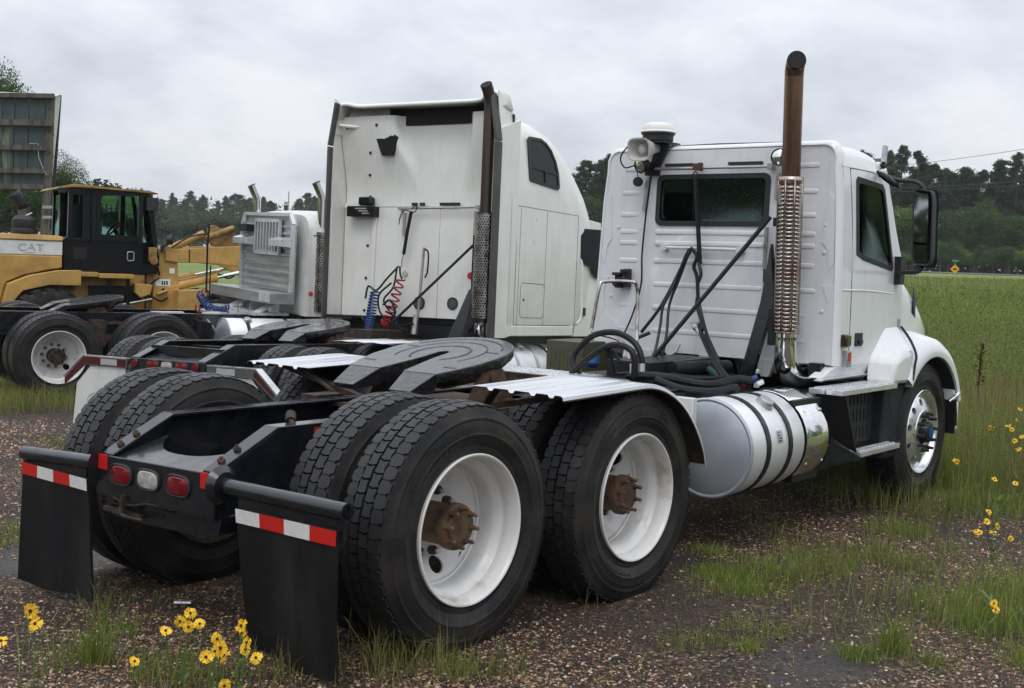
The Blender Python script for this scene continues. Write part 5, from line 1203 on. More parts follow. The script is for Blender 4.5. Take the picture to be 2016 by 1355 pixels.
mb = MB(); mb.prism([(5.63, -1.13, 1.0), (6.9, -1.13, 1.0), (6.9, -1.12, 1.75), (6.55, -1.10, 1.78), (6.45, -1.06, 2.45), (5.63, -1.10, 2.47)], (0, 0.05, 0)); drr = P2(mb, 'cab_door', 'cream_paint', bevel=0.008)
mb = MB(); mb.prism([(5.72, -1.122, 2.33), (5.75, -1.135, 1.90), (6.02, -1.138, 1.88), (6.22, -1.138, 1.74), (6.5, -1.13, 1.74), (6.42, -1.10, 2.36)], (0, -0.004, 0)); mb.build('door_window', 'glass_black', drr)
mb = MB(); mb.tube(bez([(5.66, -1.17, 1.95), (5.68, -1.19, 1.85), (5.70, -1.19, 1.5), (5.70, -1.19, 1.25), (5.66, -1.16, 1.16)]), 0.016, 8); P2(mb, 'grab_handle', 'cream_paint')
mb = MB(); mb.box(5.83, 5.93, -1.145, -1.125, 1.26, 1.36); mb.build('door_handle', 'black_plastic', drr)
mb = MB(); mb.box(4.05, 5.6, -1.14, -0.9, 1.01, 1.13); mb.box(5.62, 6.8, -1.12, -0.9, 1.0, 1.05); P2(mb, 'side_skirt', 'cream_paint', bevel=0.01)
mb = MB(); mb.box(3.9, 6.6, -0.95, 0.95, 0.90, 1.09); mb.box(5.3, 6.9, -0.5, 0.5, 0.4, 1.0); P2(mb, 'cab_underside', 'black_satin')
for s in (-1, 1):
    w = place('wheel', ALLOY, TB, (7.0, s*1.0, 0.40), (0, 0.2, 0 if s < 0 else math.pi), (S2, 1, S2)); place('tyre', TYRE, w, (0,0,0))
mb = MB(); mb.loft([[(x, -hw, 1.0), (x, -hw, zt_-0.15), (x, -hw+0.15, zt_), (x, hw-0.15, zt_), (x, hw, zt_-0.15), (x, hw, 1.0)] for x, hw, zt_ in ((6.75, 1.05, 1.76), (7.3, 0.95, 1.66), (7.9, 0.85, 1.45), (8.15, 0.8, 1.2))], False, (False, True)); P2(mb, 'hood', 'cream_paint')
# sleeper window
SW = [(4.35, 2.80), (4.37, 2.77), (5.03, 2.74), (5.07, 2.77), (5.06, 2.93), (5.00, 3.06), (4.90, 3.17), (4.78, 3.235), (4.65, 3.265), (4.38, 3.25), (4.35, 3.22)]
def yb_(z): return 1.135 - (0.0 if z < 2.46 else (z-2.46)*0.045 if z < 2.8 else 0.015+(z-2.8)*0.10)
mb = MB(); cx_, cz_ = 4.70, 2.99
def rg(sc, off): return [(cx_+(a-cx_)*sc, -(yb_(b)+off), cz_+(b-cz_)*sc) for a, b in SW]
mb.loft([rg(1.04, -0.004), rg(1.05, 0.016), rg(0.92, 0.018), rg(0.91, 0.0)], True, (False, False)); wf = P2(mb, 'sleeper_window', 'black_plastic', smooth=50)
mb = MB(); V = rg(0.93, 0.008); mb.add(V, [tuple(range(len(V)))]); mb.build('pane', 'glass_dark', wf)
mb = MB(); mb.bar((4.37, -yb_(2.92)-0.013, 2.925), (5.05, -yb_(2.92)-0.013, 2.905), 0.012, 0.02); mb.bar((4.72, -yb_(2.83)-0.013, 2.77), (4.72, -yb_(2.9)-0.013, 2.91), 0.012, 0.02); mb.build('window_bar', 'black_plastic', wf)
# seams
for pts in ([(4.08, 2.46), (4.6, 2.465), (5.2, 2.47), (5.63, 2.475)], [(4.08, 1.08), (4.085, 2.0), (4.085, 2.9), (4.085, 3.36)], [(4.16, 1.13), (4.16, 1.8), (4.165, 2.44)], [(5.63, 1.05), (5.63, 1.8), (5.63, 2.47)], [(4.09, 1.135), (4.8, 1.135), (5.5, 1.14)], [(4.80, 1.14), (4.80, 1.8), (4.80, 2.45)]):
    mb = MB(); mb.tube(bez([(a, -(yb_(b)-0.0005), b) for a, b in pts], 6), 0.0032, 5); P2(mb, 'body_seam', 'interior_grey')
mb = MB(); lo = rrect(4.22, 4.80, 1.22, 1.61, 0.06); mb.tube([(a, -1.1345, b) for a, b in lo]+[(lo[0][0], -1.1345, lo[0][1])], 0.004, 5); lk = P2(mb, 'locker_door', 'interior_grey')
mb = MB(); mb.lathe([(0.016, 0.0), (0.014, 0.006), (0.0, 0.007)], (4.30, -1.135, 1.42), (0,-1,0), n=10); mb.build('lock', 'black_plastic', lk)
mb = MB(); mb.tube(bez([(4.56, -1.134, 2.345), (4.50, -1.134, 2.34), (4.49, -1.134, 2.2), (4.485, -1.134, 2.09), (4.55, -1.134, 2.08)], 5), 0.006, 5); P2(mb, 'body_pull', 'cream_paint')
# back wall: two pieces with a seam; upper one carries two pleats
def pl(y, z):
    t = max(0, min(1, (z-2.55)/0.85)); k = t*t*(3-2*t)
    yl, yr = 0.12+0.24*k, -0.55-0.12*k
    a = 1/(1+math.exp(-(y-yl)/0.03)); b = 1/(1+math.exp((y-yr)/0.03))
    return 3.93 - 0.15*k*(a + b) - 0.05*k*math.exp(-((y-yl)/0.05)**2) - 0.05*k*math.exp(-((y-yr)/0.05)**2)
mb = MB(); mb.grid(lambda u, v: (pl(-1.10+2.20*u, 2.435+1.03*v), -1.10+2.20*u, 2.435+1.03*v), 88, 30); P2(mb, 'upper_back_wall', 'cream_paint', smooth=60)
mb = MB(); mb.box(3.90, 3.92, -0.235, 0.64, 1.17, 2.425); P2(mb, 'lower_back_panel', 'cream_paint', bevel=0.003)
mb = MB(); mb.box(3.90, 3.92, -1.10, -0.241, 1.17, 2.425); P2(mb, 'lower_back_panel', 'cream_paint', bevel=0.003)
mb = MB(); mb.box(3.915, 3.935, 0.646, 1.10, 1.15, 2.425); P2(mb, 'lower_back_panel', 'cream_paint', bevel=0.003)
mb = MB(); mb.bar((3.885, 0.655, 1.17), (3.885, 0.645, 2.36), 0.05, 0.03, up=(1,0,0)); P2(mb, 'back_strip', 'cream_paint', bevel=0.004)
mb = MB(); mb.box(3.97, 3.99, -1.1, 1.1, 1.1, 3.45); P2(mb, 'back_wall_core', 'black_satin')
for p in ((0.77, 1.22), (0.765, 1.60), (0.755, 1.98), (0.755, 2.55), (0.75, 2.80), (0.71, 3.05), (1.02, 3.34), (0.60, 3.36)):
    mb = MB(); mb.lathe([(0.018, 0.0), (0.016, 0.01), (0.0, 0.012)], (3.915 if p[1] < 2.43 else pl(*p)-0.001, p[0], p[1]), (-1,0,0), n=10); P2(mb, 'bolt', 'black_plastic')
# roof lip, side flares, black sheet painting in the shade under the lip, deflector strips
mb = MB(); rows = []
for x, dz in ((3.66, 0.0), (3.70, 0.03), (3.95, 0.02)):
    rows.append([(x, y, 3.56 + dz + 0.035*math.exp(-((abs(y)-0.98)/0.12)**2) - (0.16 if abs(y) > 1.06 else 0) + (0.05 if y < -0.9 else 0)) for y in np.linspace(-1.10, 1.10, 45)])
mb.loft(rows, False, (False, False)); P2(mb, 'roof_lip', 'cream_paint', smooth=60, solid=0.03)
for s in (-1, 1):
    mb = MB(); mb.prism([(3.62, s*1.10, 3.66), (3.66, s*1.115, 3.25), (4.09, s*1.115, 3.25), (4.09, s*1.07, 3.43), (4.0, s*1.07, 3.47)], (0, -0.02*s, 0)); P2(mb, 'roof_side_flare', 'cream_paint', bevel=0.006)
    mb = MB(); mb.prism([(3.66, s*1.115, 0.99), (3.66, s*1.125, 3.26), (4.08, s*1.13, 3.40), (4.08, s*1.135, 1.02), (3.9, s*1.13, 0.99)], (0, -0.02*s, 0)); P2(mb, 'side_fairing', 'cream_paint', bevel=0.004)
    mb = MB(); mb.hexa([(3.56, s*1.10, 0.97), (3.66, s*1.12, 0.97), (3.66, s*1.145, 0.97), (3.56, s*1.13, 0.97), (3.56, s*1.10, 3.10), (3.66, s*1.12, 3.10), (3.66, s*1.145, 3.10), (3.56, s*1.13, 3.10)]); P2(mb, 'side_deflector', 'grey_rubber', bevel=0.004)
    mb = MB(); mb.hexa([(3.56, s*1.10, 3.115), (3.66, s*1.12, 3.115), (3.66, s*1.145, 3.115), (3.56, s*1.13, 3.115), (3.56, s*1.02, 3.60), (3.66, s*1.04, 3.60), (3.66, s*1.065, 3.60), (3.56, s*1.05, 3.60)]); P2(mb, 'side_deflector', 'grey_rubber', bevel=0.004)
mb = MB(); mb.box(3.91, 3.925, -1.04, 0.55, 3.36, 3.60); P2(mb, 'roof_slot_shade', 'soot_shade_black')
mb = MB(); mb.grid(lambda u, v: (3.90-0.05*u+0.05*math.sin(3*u), 0.50+0.62*u, 3.36+0.24*v), 8, 2); P2(mb, 'roof_corner_flare', 'cream_paint', solid=0.01)
mb = MB(); mb.tube(bez([(3.70, 1.07, 3.36), (3.80, 0.85, 3.345), (3.83, 0.65, 3.375), (3.84, 0.5, 3.40)]), 0.022, 8); P2(mb, 'corner_brace', 'cream_paint')
mb = MB(); mb.prism([(3.80, 0.66, 3.31), (3.80, 0.50, 3.32), (3.80, 0.44, 3.31), (3.80, 0.32, 3.22), (3.80, 0.37, 3.01), (3.80, 0.53, 3.01)], (0.03, 0, 0)); lb_ = P2(mb, 'lamp_bracket', 'cab_black', bevel=0.004)
for q in ([(3.797, 0.61, 3.295), (3.797, 0.53, 3.30), (3.797, 0.50, 3.28), (3.797, 0.58, 3.27)], [(3.797, 0.58, 3.25), (3.797, 0.52, 3.255), (3.797, 0.49, 3.20), (3.797, 0.56, 3.21)]):
    mb = MB(); mb.prism(q, (0.003, 0, 0)); mb.build('bracket_cutout', 'cream_paint', lb_)
mb = MB(); mb.box(3.78, 3.90, 0.60, 0.98, 2.31, 2.43); bx2 = P2(mb, 'control_box', 'cab_black', bevel=0.006)
for q in range(3): mb = MB(); mb.box(3.776, 3.779, 0.70-0.02*q, 0.86-0.05*q, 2.395-0.028*q, 2.408-0.028*q); mb.build('print_line', 'decal_grey', bx2)
mb = MB(); mb.box(3.80, 3.90, 0.66, 0.84, 2.445, 2.54); wl = P2(mb, 'work_lamp', 'black_plastic', bevel=0.02)
mb = MB(); mb.box(3.795, 3.80, 0.68, 0.82, 2.46, 2.525); mb.build('lens', 'glass_dark', wl)
mb = MB(); mb.box(3.87, 3.90, 0.85, 1.08, 2.42, 2.47); P2(mb, 'lamp_shelf', 'cream_paint')
# rails, tender, vents, round plugs
mb = MB(); mb.tube([(3.84, 0.27, 2.405), (3.84, -0.76, 2.42)], 0.013, 8); mb.box(3.82, 3.9, -0.79, -0.74, 2.40, 2.44); mb.box(3.82, 3.9, 0.25, 0.29, 2.385, 2.425); P2(mb, 'hose_rail', 'steel_rod')
for y, z0, z1 in ((0.235, 2.10, 2.36), (-0.71, 2.10, 2.38)): mb = MB(); mb.bar((3.885, y, z0), (3.885, y, z1), 0.03, 0.025, up=(1,0,0)); P2(mb, 'drip_channel', 'steel_rod')
for y0, y1 in ((0.07, 0.14), (-0.03, 0.03), (-0.5, -0.24)): mb = MB(); mb.box(3.875, 3.90, y0, y1, 2.44, 2.475); P2(mb, 'wall_vent', 'black_plastic')
for y, z, r_, m in ((-0.005, 1.335, 0.075, 'interior_grey'), (-0.452, 1.345, 0.07, 'interior_grey')):
    mb = MB(); mb.lathe([(r_, 0.0), (r_, 0.012), (r_*0.8, 0.014)], (3.90, y, z), (-1,0,0), n=24); o = P2(mb, 'wall_port', 'black_plastic'); mb = MB(); mb.lathe([(r_*0.82, 0.008), (0.0, 0.010)], (3.90, y, z), (-1,0,0), n=24); mb.build('port_glass', m, o)
for y, m in ((-0.668, 'decal_red'), (0.205, 'horn_grey')):
    mb = MB(); mb.lathe([(0.04, 0.0), (0.036, 0.012), (0.0, 0.014)], (3.90, y, 1.665), (-1,0,0), n=20); P2(mb, 'round_reflector', m)
mb = MB(); mb.tube([(3.80, 0.09, 2.36), (3.80, 0.13, 2.15), (3.80, 0.17, 1.88)], 0.020, 8); mb.tube(bez([(3.80, 0.17, 1.88), (3.80, 0.19, 1.80), (3.80, 0.185, 1.74)]), 0.005, 5); mb.tube(bez([(3.82, 0.10, 2.40), (3.80, 0.02, 2.44), (3.78, 0.03, 2.36), (3.80, 0.18, 2.38), (3.80, 0.24, 2.30), (3.80, 0.25, 2.22)]), 0.006, 6); P2(mb, 'hose_tender', 'hose_rubber')
mb = MB(); mb.tube([(3.70, -0.08, 0.98), (3.74, -0.10, 1.25), (3.76, -0.13, 1.96)], 0.016, 8); mb.cyl((3.70, -0.08, 0.98), (3.72, -0.09, 1.2), 0.045, 0.03, n=12); P2(mb, 'gear_post', 'steel_rod')
mb = MB(); mb.tube(bez([(3.76, -0.13, 1.95), (3.74, -0.2, 1.9), (3.74, -0.2, 1.7), (3.74, -0.17, 1.62)]), 0.010, 6); P2(mb, 'rubber_strap', 'hose_rubber')
def coil(truck, p0, p1, r, turns, wr, m, sag=0.0):
    p0, p1 = Vector(p0), Vector(p1); d = (p1-p0); L_ = d.normalized(); a = L_.cross(Vector((1, 0.2, 0.1))).normalized(); b = L_.cross(a); pts = []
    n = turns*12
    for k in range(n+1):
        t = k/n; q = 2*math.pi*turns*t; rr_ = r*(0.85+0.15*math.sin(3.1*t+0.5))
        pts.append(p0 + d*t + Vector((0, 0.05*math.sin(math.pi*t)*sag, -abs(sag)*0.2*math.sin(math.pi*t))) + a*(rr_*math.cos(q)) + b*(rr_*math.sin(q)))
    mb = MB(); mb.tube(pts, wr, 5); return mb.build('coiled_air_line', m, truck)
coil(TB, (3.66, 0.10, 1.60), (3.60, 0.25, 1.12), 0.055, 15, 0.011, 'coil_red', 1.2); coil(TB, (3.62, 0.42, 1.44), (3.55, 0.44, 0.98), 0.05, 16, 0.011, 'coil_blue', 0.2)
for pts in ([(3.72, 0.18, 1.74), (3.68, 0.30, 1.60), (3.62, 0.40, 1.46), (3.6, 0.5, 1.5), (3.58, 0.52, 1.36)], [(3.72, 0.2, 1.72), (3.66, 0.2, 1.5), (3.6, 0.28, 1.35), (3.62, 0.18, 1.2), (3.6, 0.05, 1.05), (3.62, -0.05, 1.02)], [(3.65, 0.22, 1.55), (3.6, 0.35, 1.4), (3.58, 0.3, 1.2), (3.6, 0.1, 1.08), (3.62, -0.12, 1.1)], [(3.72, 0.16, 1.74), (3.7, 0.14, 1.66), (3.68, 0.10, 1.6)], [(3.62, 0.3, 1.3), (3.58, 0.18, 1.35), (3.6, 0.12, 1.22), (3.62, 0.2, 1.1)]):
    mb = MB(); mb.tube(bez(pts), 0.012, 6); P2(mb, 'hose', 'hose_rubber')
# exhaust with perforated shield, post and brace
ex, ey = 3.62, -0.99
mb = MB(); mb.rings([((ex, ey, 2.34), 0.062), ((ex, ey, 3.4), 0.062), ((ex-0.004, ey, 3.50), 0.062), ((ex-0.02, ey, 3.585), 0.063), ((ex-0.055, ey, 3.65), 0.064), ((ex-0.10, ey, 3.70), 0.066)], 20, False); s2 = P2(mb, 'exhaust_stack', 'stack_dark', smooth=50)
mb = MB(); mb.rings([((ex-0.101, ey, 3.701), 0.060), ((ex-0.055, ey, 3.65), 0.056), ((ex, ey, 3.5), 0.05)], 20); mb.build('stack_bore', 'soot_shade_black', s2)
mb = MB(); mb.cyl((ex, ey, 1.15), (ex, ey, 2.35), 0.078, n=20); P2(mb, 'muffler', 'stack_dark')
def perf(truck, ex, ey, z0, z1, r, a0, a1, rows_, cols_, m):
    """heat shield with real staggered openings (lattice of strips)"""
    g = MB()
    def gp2(z, a): return (ex+r*math.cos(R(a)), ey+r*math.sin(R(a)), z)
    h = (z1-z0)/rows_; da = (a1-a0)/cols_
    for i in range(rows_):
        z = z0+h*i; off = 0.5*da*(i % 2)
        g.grid(lambda u, v: gp2(z+h*0.38*v, a0+(a1-a0)*u), cols_, 1)
        for j in range(cols_+1):
            c_ = a0+da*j+off
            g.grid(lambda u, v: gp2(z+h*(0.38+0.62*v), max(a0, min(a1, c_-0.22*da+0.44*da*u))), 1, 1)
    return g.build('heat_shield', m, truck, smooth=0, solid=0.003)
perf(TB, ex, ey, 1.20, 2.33, 0.105, 110, 290, 40, 12, 'chrome_old')
mb = MB(); mb.rings([((ex, ey, 1.16), 0.075), ((ex, ey, 1.05), 0.076), ((ex+0.02, ey, 0.98), 0.077), ((ex+0.08, ey, 0.93), 0.077), ((ex+0.2, ey+0.03, 0.91), 0.075)], 20); P2(mb, 'exhaust_elbow', 'chrome', smooth=60)
mb = MB(); mb.box(ex+0.06, ex+0.13, ey+0.11, ey+0.18, 1.15, 2.10); mb.prism([(ex+0.05, ey+0.12, 1.55), (ex+0.05, ey+0.20, 1.50), (ex-0.02, ey+0.42, 0.93), (ex-0.02, ey+0.24, 0.93), (ex+0.05, ey+0.10, 1.15)], (0.04, 0, 0)); P2(mb, 'stack_post', 'black_frame')
mb = MB(); mb.tube([(ex+0.08, ey+0.14, 2.03), (3.55, 0.10, 1.12)], 0.016, 8); P2(mb, 'stack_brace', 'black_satin')
mb = MB(); mb.box(3.6, 3.9, 0.72, 1.08, 1.12, 1.16); mb.tube(bez([(3.7, 0.66, 1.16), (3.68, 0.6, 1.1), (3.7, 0.62, 1.0)]), 0.012, 6); P2(mb, 'rear_step_bracket', 'black_satin')
# ------------------------------------------------------------------ third truck: low roof, aluminium headache rack, seen side-on
TC = thing('headache_rack_truck', 'white low roof semi truck with aluminium headache rack behind its cab', 'truck', (4.507, 10.388, -0.195), rotm(-0.281, -0.011, 0.024))
def P3(mb, nm, m, par=None, **k): return mb.build(nm, m, par or TC, **k)
frame(TC, -1.35, -0.95, 6.2, 0.90, 1.03, 0.0, bolts=False)
for x, sp_n in ((0.0, 1.37), (1.308, 2.6)):
    axle(TC, x, 0.53); dual(TC, x, 0.53, -1, HUB_DARK, tyre=TYRE, spin=sp_n)
    dual(TC, x, 0.53, 1, HUB_DARK, detail=False, tyre=TYRE, spin=sp_n)
mb = MB()
for s in (-1, 1): mb.bar((-0.1, s*0.5, 0.70), (1.4, s*0.5, 0.70), 0.1, 0.1); mb.bar((0.65, s*0.5, 0.6), (0.65, s*0.5, 0.95), 0.2, 0.12)
mb.each('suspension', 'grime_metal', TC)
for x in (-0.5, 0.3, 1.0, 1.9): mb = MB(); mb.box(x-0.04, x+0.04, -0.412, 0.412, 0.80, 1.0); P3(mb, 'crossmember', 'black_frame')
for x0, x1 in ((1.40, 1.84), (2.13, 2.36)): mb = MB(); mb.box(x0, x1, -0.436, -0.34, 1.045, 1.068); P3(mb, 'rail_strip', 'old_white')
mb = MB(); mb.tube(bez([(2.10, -0.60, 0.98), (2.18, -0.62, 0.88), (2.24, -0.62, 0.76), (2.26, -0.62, 0.62)]), 0.022, 6); P3(mb, 'fender_bracket', 'alu_dull')
mb = MB(); mb.box(1.95, 1.97, -1.15, -0.5, 0.25, 0.98); P3(mb, 'mud_flap', 'flap_rubber')
fifth_wheel(TC, 0.68, 1.19, R(9))
tank(TC, 2.22, 3.4, -0.90, 0.73, 0.30, (2.5, 3.1), cap=(2.52, 66))
mb = MB(); mb.box(2.3, 3.2, -0.42, 0.42, 1.03, 1.06); P3(mb, 'deck_plate', 'alu_dull')
# rack
mb = MB(); yo, zo0, zo1 = 0.91, 1.40, 2.49
mb.prism([(3.22, -yo, zo0), (3.22, -yo, zo1-0.14), (3.22, -yo+0.10, zo1), (3.22, yo-0.10, zo1), (3.22, yo, zo1-0.14), (3.22, yo, zo0)], (0.03, 0, 0)); rk = P3(mb, 'headache_rack', 'alu_dull')
edge = [(-yo, zo0), (-yo, zo1-0.14), (-yo+0.10, zo1), (yo-0.10, zo1), (yo, zo1-0.14), (yo, zo0)]
mb = MB()
for a, b in zip(edge[:-1], edge[1:]): mb.bar((3.19, a[0], a[1]), (3.19, b[0], b[1]), 0.05, 0.05)
mb.build('rack_frame', 'alu', rk)
for z, h in ((1.46, 0.06), (1.56, 0.05), (1.66, 0.05), (1.78, 0.08), (1.92, 0.05), (2.02, 0.05), (2.12, 0.05), (2.22, 0.05), (2.32, 0.05)):
    mb = MB(); y0 = -yo+0.04; y1 = yo-0.04
    if 1.95 < z:
        for a, b in ((y0, -0.54), (0.40, y1)): mb.prism([(3.22, a, z-h/2), (3.195, a, z-h/4), (3.195, a, z+h/4), (3.22, a, z+h/2)], (0, b-a, 0))
    else: mb.prism([(3.22, y0, z-h/2), (3.19, y0, z-h/4), (3.19, y0, z+h/4), (3.22, y0, z+h/2)], (0, y1-y0, 0))
    mb.build('rack_rib', 'alu_dull', rk)
mb = MB(); wy0, wy1, wz0, wz1 = -0.50, 0.36, 1.93, 2.40
mb.box(3.18, 3.218, wy0, wy1, wz0, wz1); wn = mb.build('rack_window', 'interior_grey', rk)
mb = MB()
for a, b in (((wy0, wz0), (wy1, wz0)), ((wy1, wz0), (wy1, wz1)), ((wy1, wz1), (wy0, wz1)), ((wy0, wz1), (wy0, wz0))): mb.bar((3.17, a[0], a[1]), (3.17, b[0], b[1]), 0.04, 0.05)
mb.build('window_frame', 'alu', rk)
for k in range(7): y = wy0+0.10+0.105*k; mb = MB(); mb.bar((3.165, y, wz0+0.02), (3.165, y, wz1-0.02), 0.045, 0.03); mb.build('window_slat', 'alu', rk)
for y0, y1, z in ((0.40, 0.95, 2.10), (-0.92, -0.40, 2.10)):
    mb = MB(); mb.prism([(3.19, y0, z+0.07), (3.05, y0, z+0.03), (3.05, y0, z-0.06), (3.19, y0, z-0.07)], (0, y1-y0, 0)); mb.build('chain_hanger', 'alu', rk)
mb = MB(); mb.box(3.05, 3.2, 0.45, 0.78, 2.22, 2.33); mb.build('rack_light', 'black_satin', rk)
mb = MB(); mb.box(2.86, 3.22, -0.97, 1.30, 1.24, 1.39); mb.build('rack_tray', 'alu_dull', rk, bevel=0.004)
mb = MB(); mb.box(2.853, 2.859, -0.97, -0.58, 1.25, 1.38)
for i in range(8):
    for j in range(4): mb.bar((2.851, -0.95+0.047*i, 1.27+0.028*j), (2.851, -0.93+0.047*i, 1.28+0.028*j), 0.004, 0.006)
mb.build('tread_plate', 'alu', rk)
for y in (-0.62, 0.42):
    mb = MB(); mb.bar((3.1, y, 1.24), (2.75, y, 1.06), 0.22, 0.02); mb.bar((3.12, y+0.1, 1.06), (3.12, y+0.1, 1.25), 0.12, 0.10); mb.build('rack_leg', 'alu', rk)
mb = MB(); mb.box(2.7, 3.25, -0.75, 1.0, 1.06, 1.10); mb.build('rack_foot', 'alu', rk)
# cab and sleeper, mostly hidden
def sec3(x, zt_, w=1.08): 
    p = [(w, 1.08), (w, 1.8), (w, zt_-0.22), (w-0.04, zt_-0.10), (w-0.12, zt_-0.03), (w-0.3, zt_), (0, zt_+0.02)]
    return [(x, -a, b) for a, b in p] + [(x, a, b) for a, b in reversed(p[:-1])]
mb = MB(); mb.loft([sec3(3.35, 2.50), sec3(3.6, 2.55), sec3(4.6, 2.58), sec3(5.0, 2.52)], False, (True, True)); P3(mb, 'sleeper_body', 'old_white')
mb = MB(); mb.loft([sec3(5.02, 2.48, 1.0), sec3(5.8, 2.42, 1.0), sec3(6.2, 1.75, 0.98)], False, (False, True)); P3(mb, 'cab_body', 'old_white')
mb = MB(); mb.tube([(3.42, -1.083, 2.22), (4.9, -1.083, 2.24)], 0.006, 5); P3(mb, 'body_seam', 'interior_grey')
mb = MB(); mb.lathe([(0.035, 0), (0.03, 0.012), (0, 0.014)], (3.42, -1.08, 1.4), (0,-1,0), n=14); P3(mb, 'side_marker_lamp', 'decal_red')
mb = MB(); mb.loft([[(x, -hw, 0.9), (x, -hw, z), (x, hw, z), (x, hw, 0.9)] for x, hw, z in ((6.2, 0.95, 1.75), (7.4, 0.75, 1.6), (7.8, 0.7, 1.2))], False, (False, True)); P3(mb, 'hood', 'old_white')
for s in (-1, 1):
    w = place('wheel', ALLOY, TC, (6.7, s*1.0, 0.53), (0, 0.2, 0 if s < 0 else math.pi)); place('tyre', TYRE, w, (0,0,0))
mb = MB(); mb.box(3.3, 6.3, -0.9, 0.9, 0.9, 1.09); P3(mb, 'cab_underside', 'black_satin')
for x, y, z1 in ((3.56, -1.02, 2.98), (3.45, 1.02, 2.95)):
    mb = MB(); mb.rings([((x, y, 2.25), 0.062), ((x, y, z1-0.26), 0.062), ((x-0.01, y, z1-0.2), 0.063), ((x-0.05, y, z1-0.12), 0.064), ((x-0.10, y, z1-0.02), 0.066)], 18, False); q = P3(mb, 'exhaust_stack', 'chrome', smooth=50)
    mb = MB(); mb.rings([((x-0.101, y, z1-0.019), 0.058), ((x-0.03, y, z1-0.15), 0.055)], 16); mb.build('stack_bore', 'soot_shade_black', q)
    mb = MB(); mb.cyl((x, y, 1.15), (x, y, 2.26), 0.08, n=16); P3(mb, 'muffler', 'grime_metal')
    if y < 0: perf(TC, x, y, 1.15, 2.23, 0.105, 110, 300, 32, 10, 'chrome_old')
    mb = MB(); mb.rings([((x, y, 2.22), 0.11), ((x, y, 2.27), 0.11)], 18); P3(mb, 'exhaust_clamp', 'chrome_old')
for y, x in ((-0.35, 3.9), (-0.75, 4.1)):
    mb = MB(); mb.rings([((x, y, 2.62), 0.06), ((x+0.04, y, 2.615), 0.035), ((x+0.3, y, 2.61), 0.025), ((x+0.55, y, 2.61), 0.025)], 14); mb.cyl((x+0.4, y, 2.53), (x+0.4, y, 2.61), 0.02, n=8); P3(mb, 'air_horn', 'chrome')
mb = MB(); mb.tube([(3.6, 0.2, 2.5), (3.6, 0.2, 2.85)], 0.008, 6); P3(mb, 'aerial', 'steel_rod')
coil(TC, (2.30, 0.25, 1.28), (2.55, -0.2, 1.12), 0.055, 12, 0.014, 'coil_blue', 0.6); coil(TC, (2.15, -0.05, 1.12), (2.5, -0.35, 1.05), 0.05, 9, 0.012, 'coil_red', 0.8)
mb = MB(); mb.tube([(2.42, 0.3, 1.3), (2.42, 0.32, 2.0), (2.43, 0.3, 2.3)], 0.014, 6); mb.tube([(2.47, 0.3, 1.2), (2.47, 0.3, 1.7)], 0.01, 6); mb.tube([Vector((2.40, 0.3, 1.30))+Vector((0.05*math.cos(a), 0, 0.06*math.sin(a))) for a in [2*math.pi*k/14 for k in range(15)]], 0.008, 5); P3(mb, 'hose_tender', 'hose_rubber')
mb = MB(); mb.tube([(2.55, -0.6, 1.05), (2.55, -0.6, 1.22)], 0.010, 6); mb.tube([(2.72, -0.6, 1.05), (2.72, -0.6, 1.22)], 0.010, 6); P3(mb, 'tank_handle', 'steel_rod')
# ------------------------------------------------------------------ yellow wheel loader behind the third truck
LD = thing('wheel_loader', 'yellow articulated wheel loader with black glazed cab and white hood band', 'loader', (6.52, 13.47, -0.50), R(-20))
def PL(mb, nm, m, par=None, **k): return mb.build(nm, m, par or LD, **k)
def ltyre():
    mb = MB(); rb, w = 0.70, 0.26
    prof = [(0.33, 0.16), (0.37, 0.21), (0.42, 0.225), (0.52, 0.25), (0.62, 0.245), (0.68, 0.225), (rb, 0.20)]
    mb.lathe(prof + [(r, -h) for r, h in reversed(prof)], (0,0,0), (0,-1,0), n=48)
    n = 22
    for k in range(n):
        for s in (-1, 1):
            a = 2*math.pi*(k+(0.5 if s > 0 else 0))/n; V = []
            for r_ in (rb-0.01, 0.748):
                for da, t in ((-0.085, 0.235*s), (0.075, 0.235*s), (0.13, 0.02*s), (-0.02, 0.02*s)): V.append((r_*math.cos(a+da), -t, r_*math.sin(a+da)))
            V[4:6] = [(x*0.985, y, z*0.985) for x, y, z in V[4:6]]
            mb.hexa(V)
            V = []
            for r_, t in ((0.748*0.985, 0.237), (0.62, 0.253)):
                for da in (-0.085, 0.075): V.append((r_*math.cos(a+da), -t*s, r_*math.sin(a+da)))
            mb.add([V[0], V[1], V[3], V[2]], [(0, 1, 2, 3)])
    return mb.mesh('tyre', 'tyre_rubber', 30)
LT = ltyre()
m_ = MB(); m_.lathe([(0.36, 0.19), (0.34, 0.21), (0.32, 0.17), (0.30, 0.04), (0.22, 0.02), (0.20, 0.07), (0.12, 0.09), (0, 0.09)], (0,0,0), (0,-1,0), n=36); LW = m_.mesh('wheel', 'yellow_paint', 35)
for x in (0.0, 3.05):
    for y in (0.27, 2.13):
        w = place('wheel', LW, LD, (x, y, 0.75), (0, x, 0 if y < 1 else math.pi)); place('tyre', LT, w, (0,0,0))
mb = MB(); mb.prism([(-1.75, 0.42, 2.03), (-1.75, 0.42, 2.26), (0.24, 0.42, 2.26), (0.24, 0.42, 2.03)], (0, 1.56, 0)); wb_ = PL(mb, 'hood_band', 'loader_white', bevel=0.01)
mb = MB(); mb.prism([(-1.8, 0.40, 2.265), (-1.75, 0.44, 2.37), (0.15, 0.44, 2.36), (0.25, 0.40, 2.34), (0.25, 0.40, 2.265)], (0, 1.6, 0)); PL(mb, 'hood_top', 'yellow_paint', bevel=0.02)
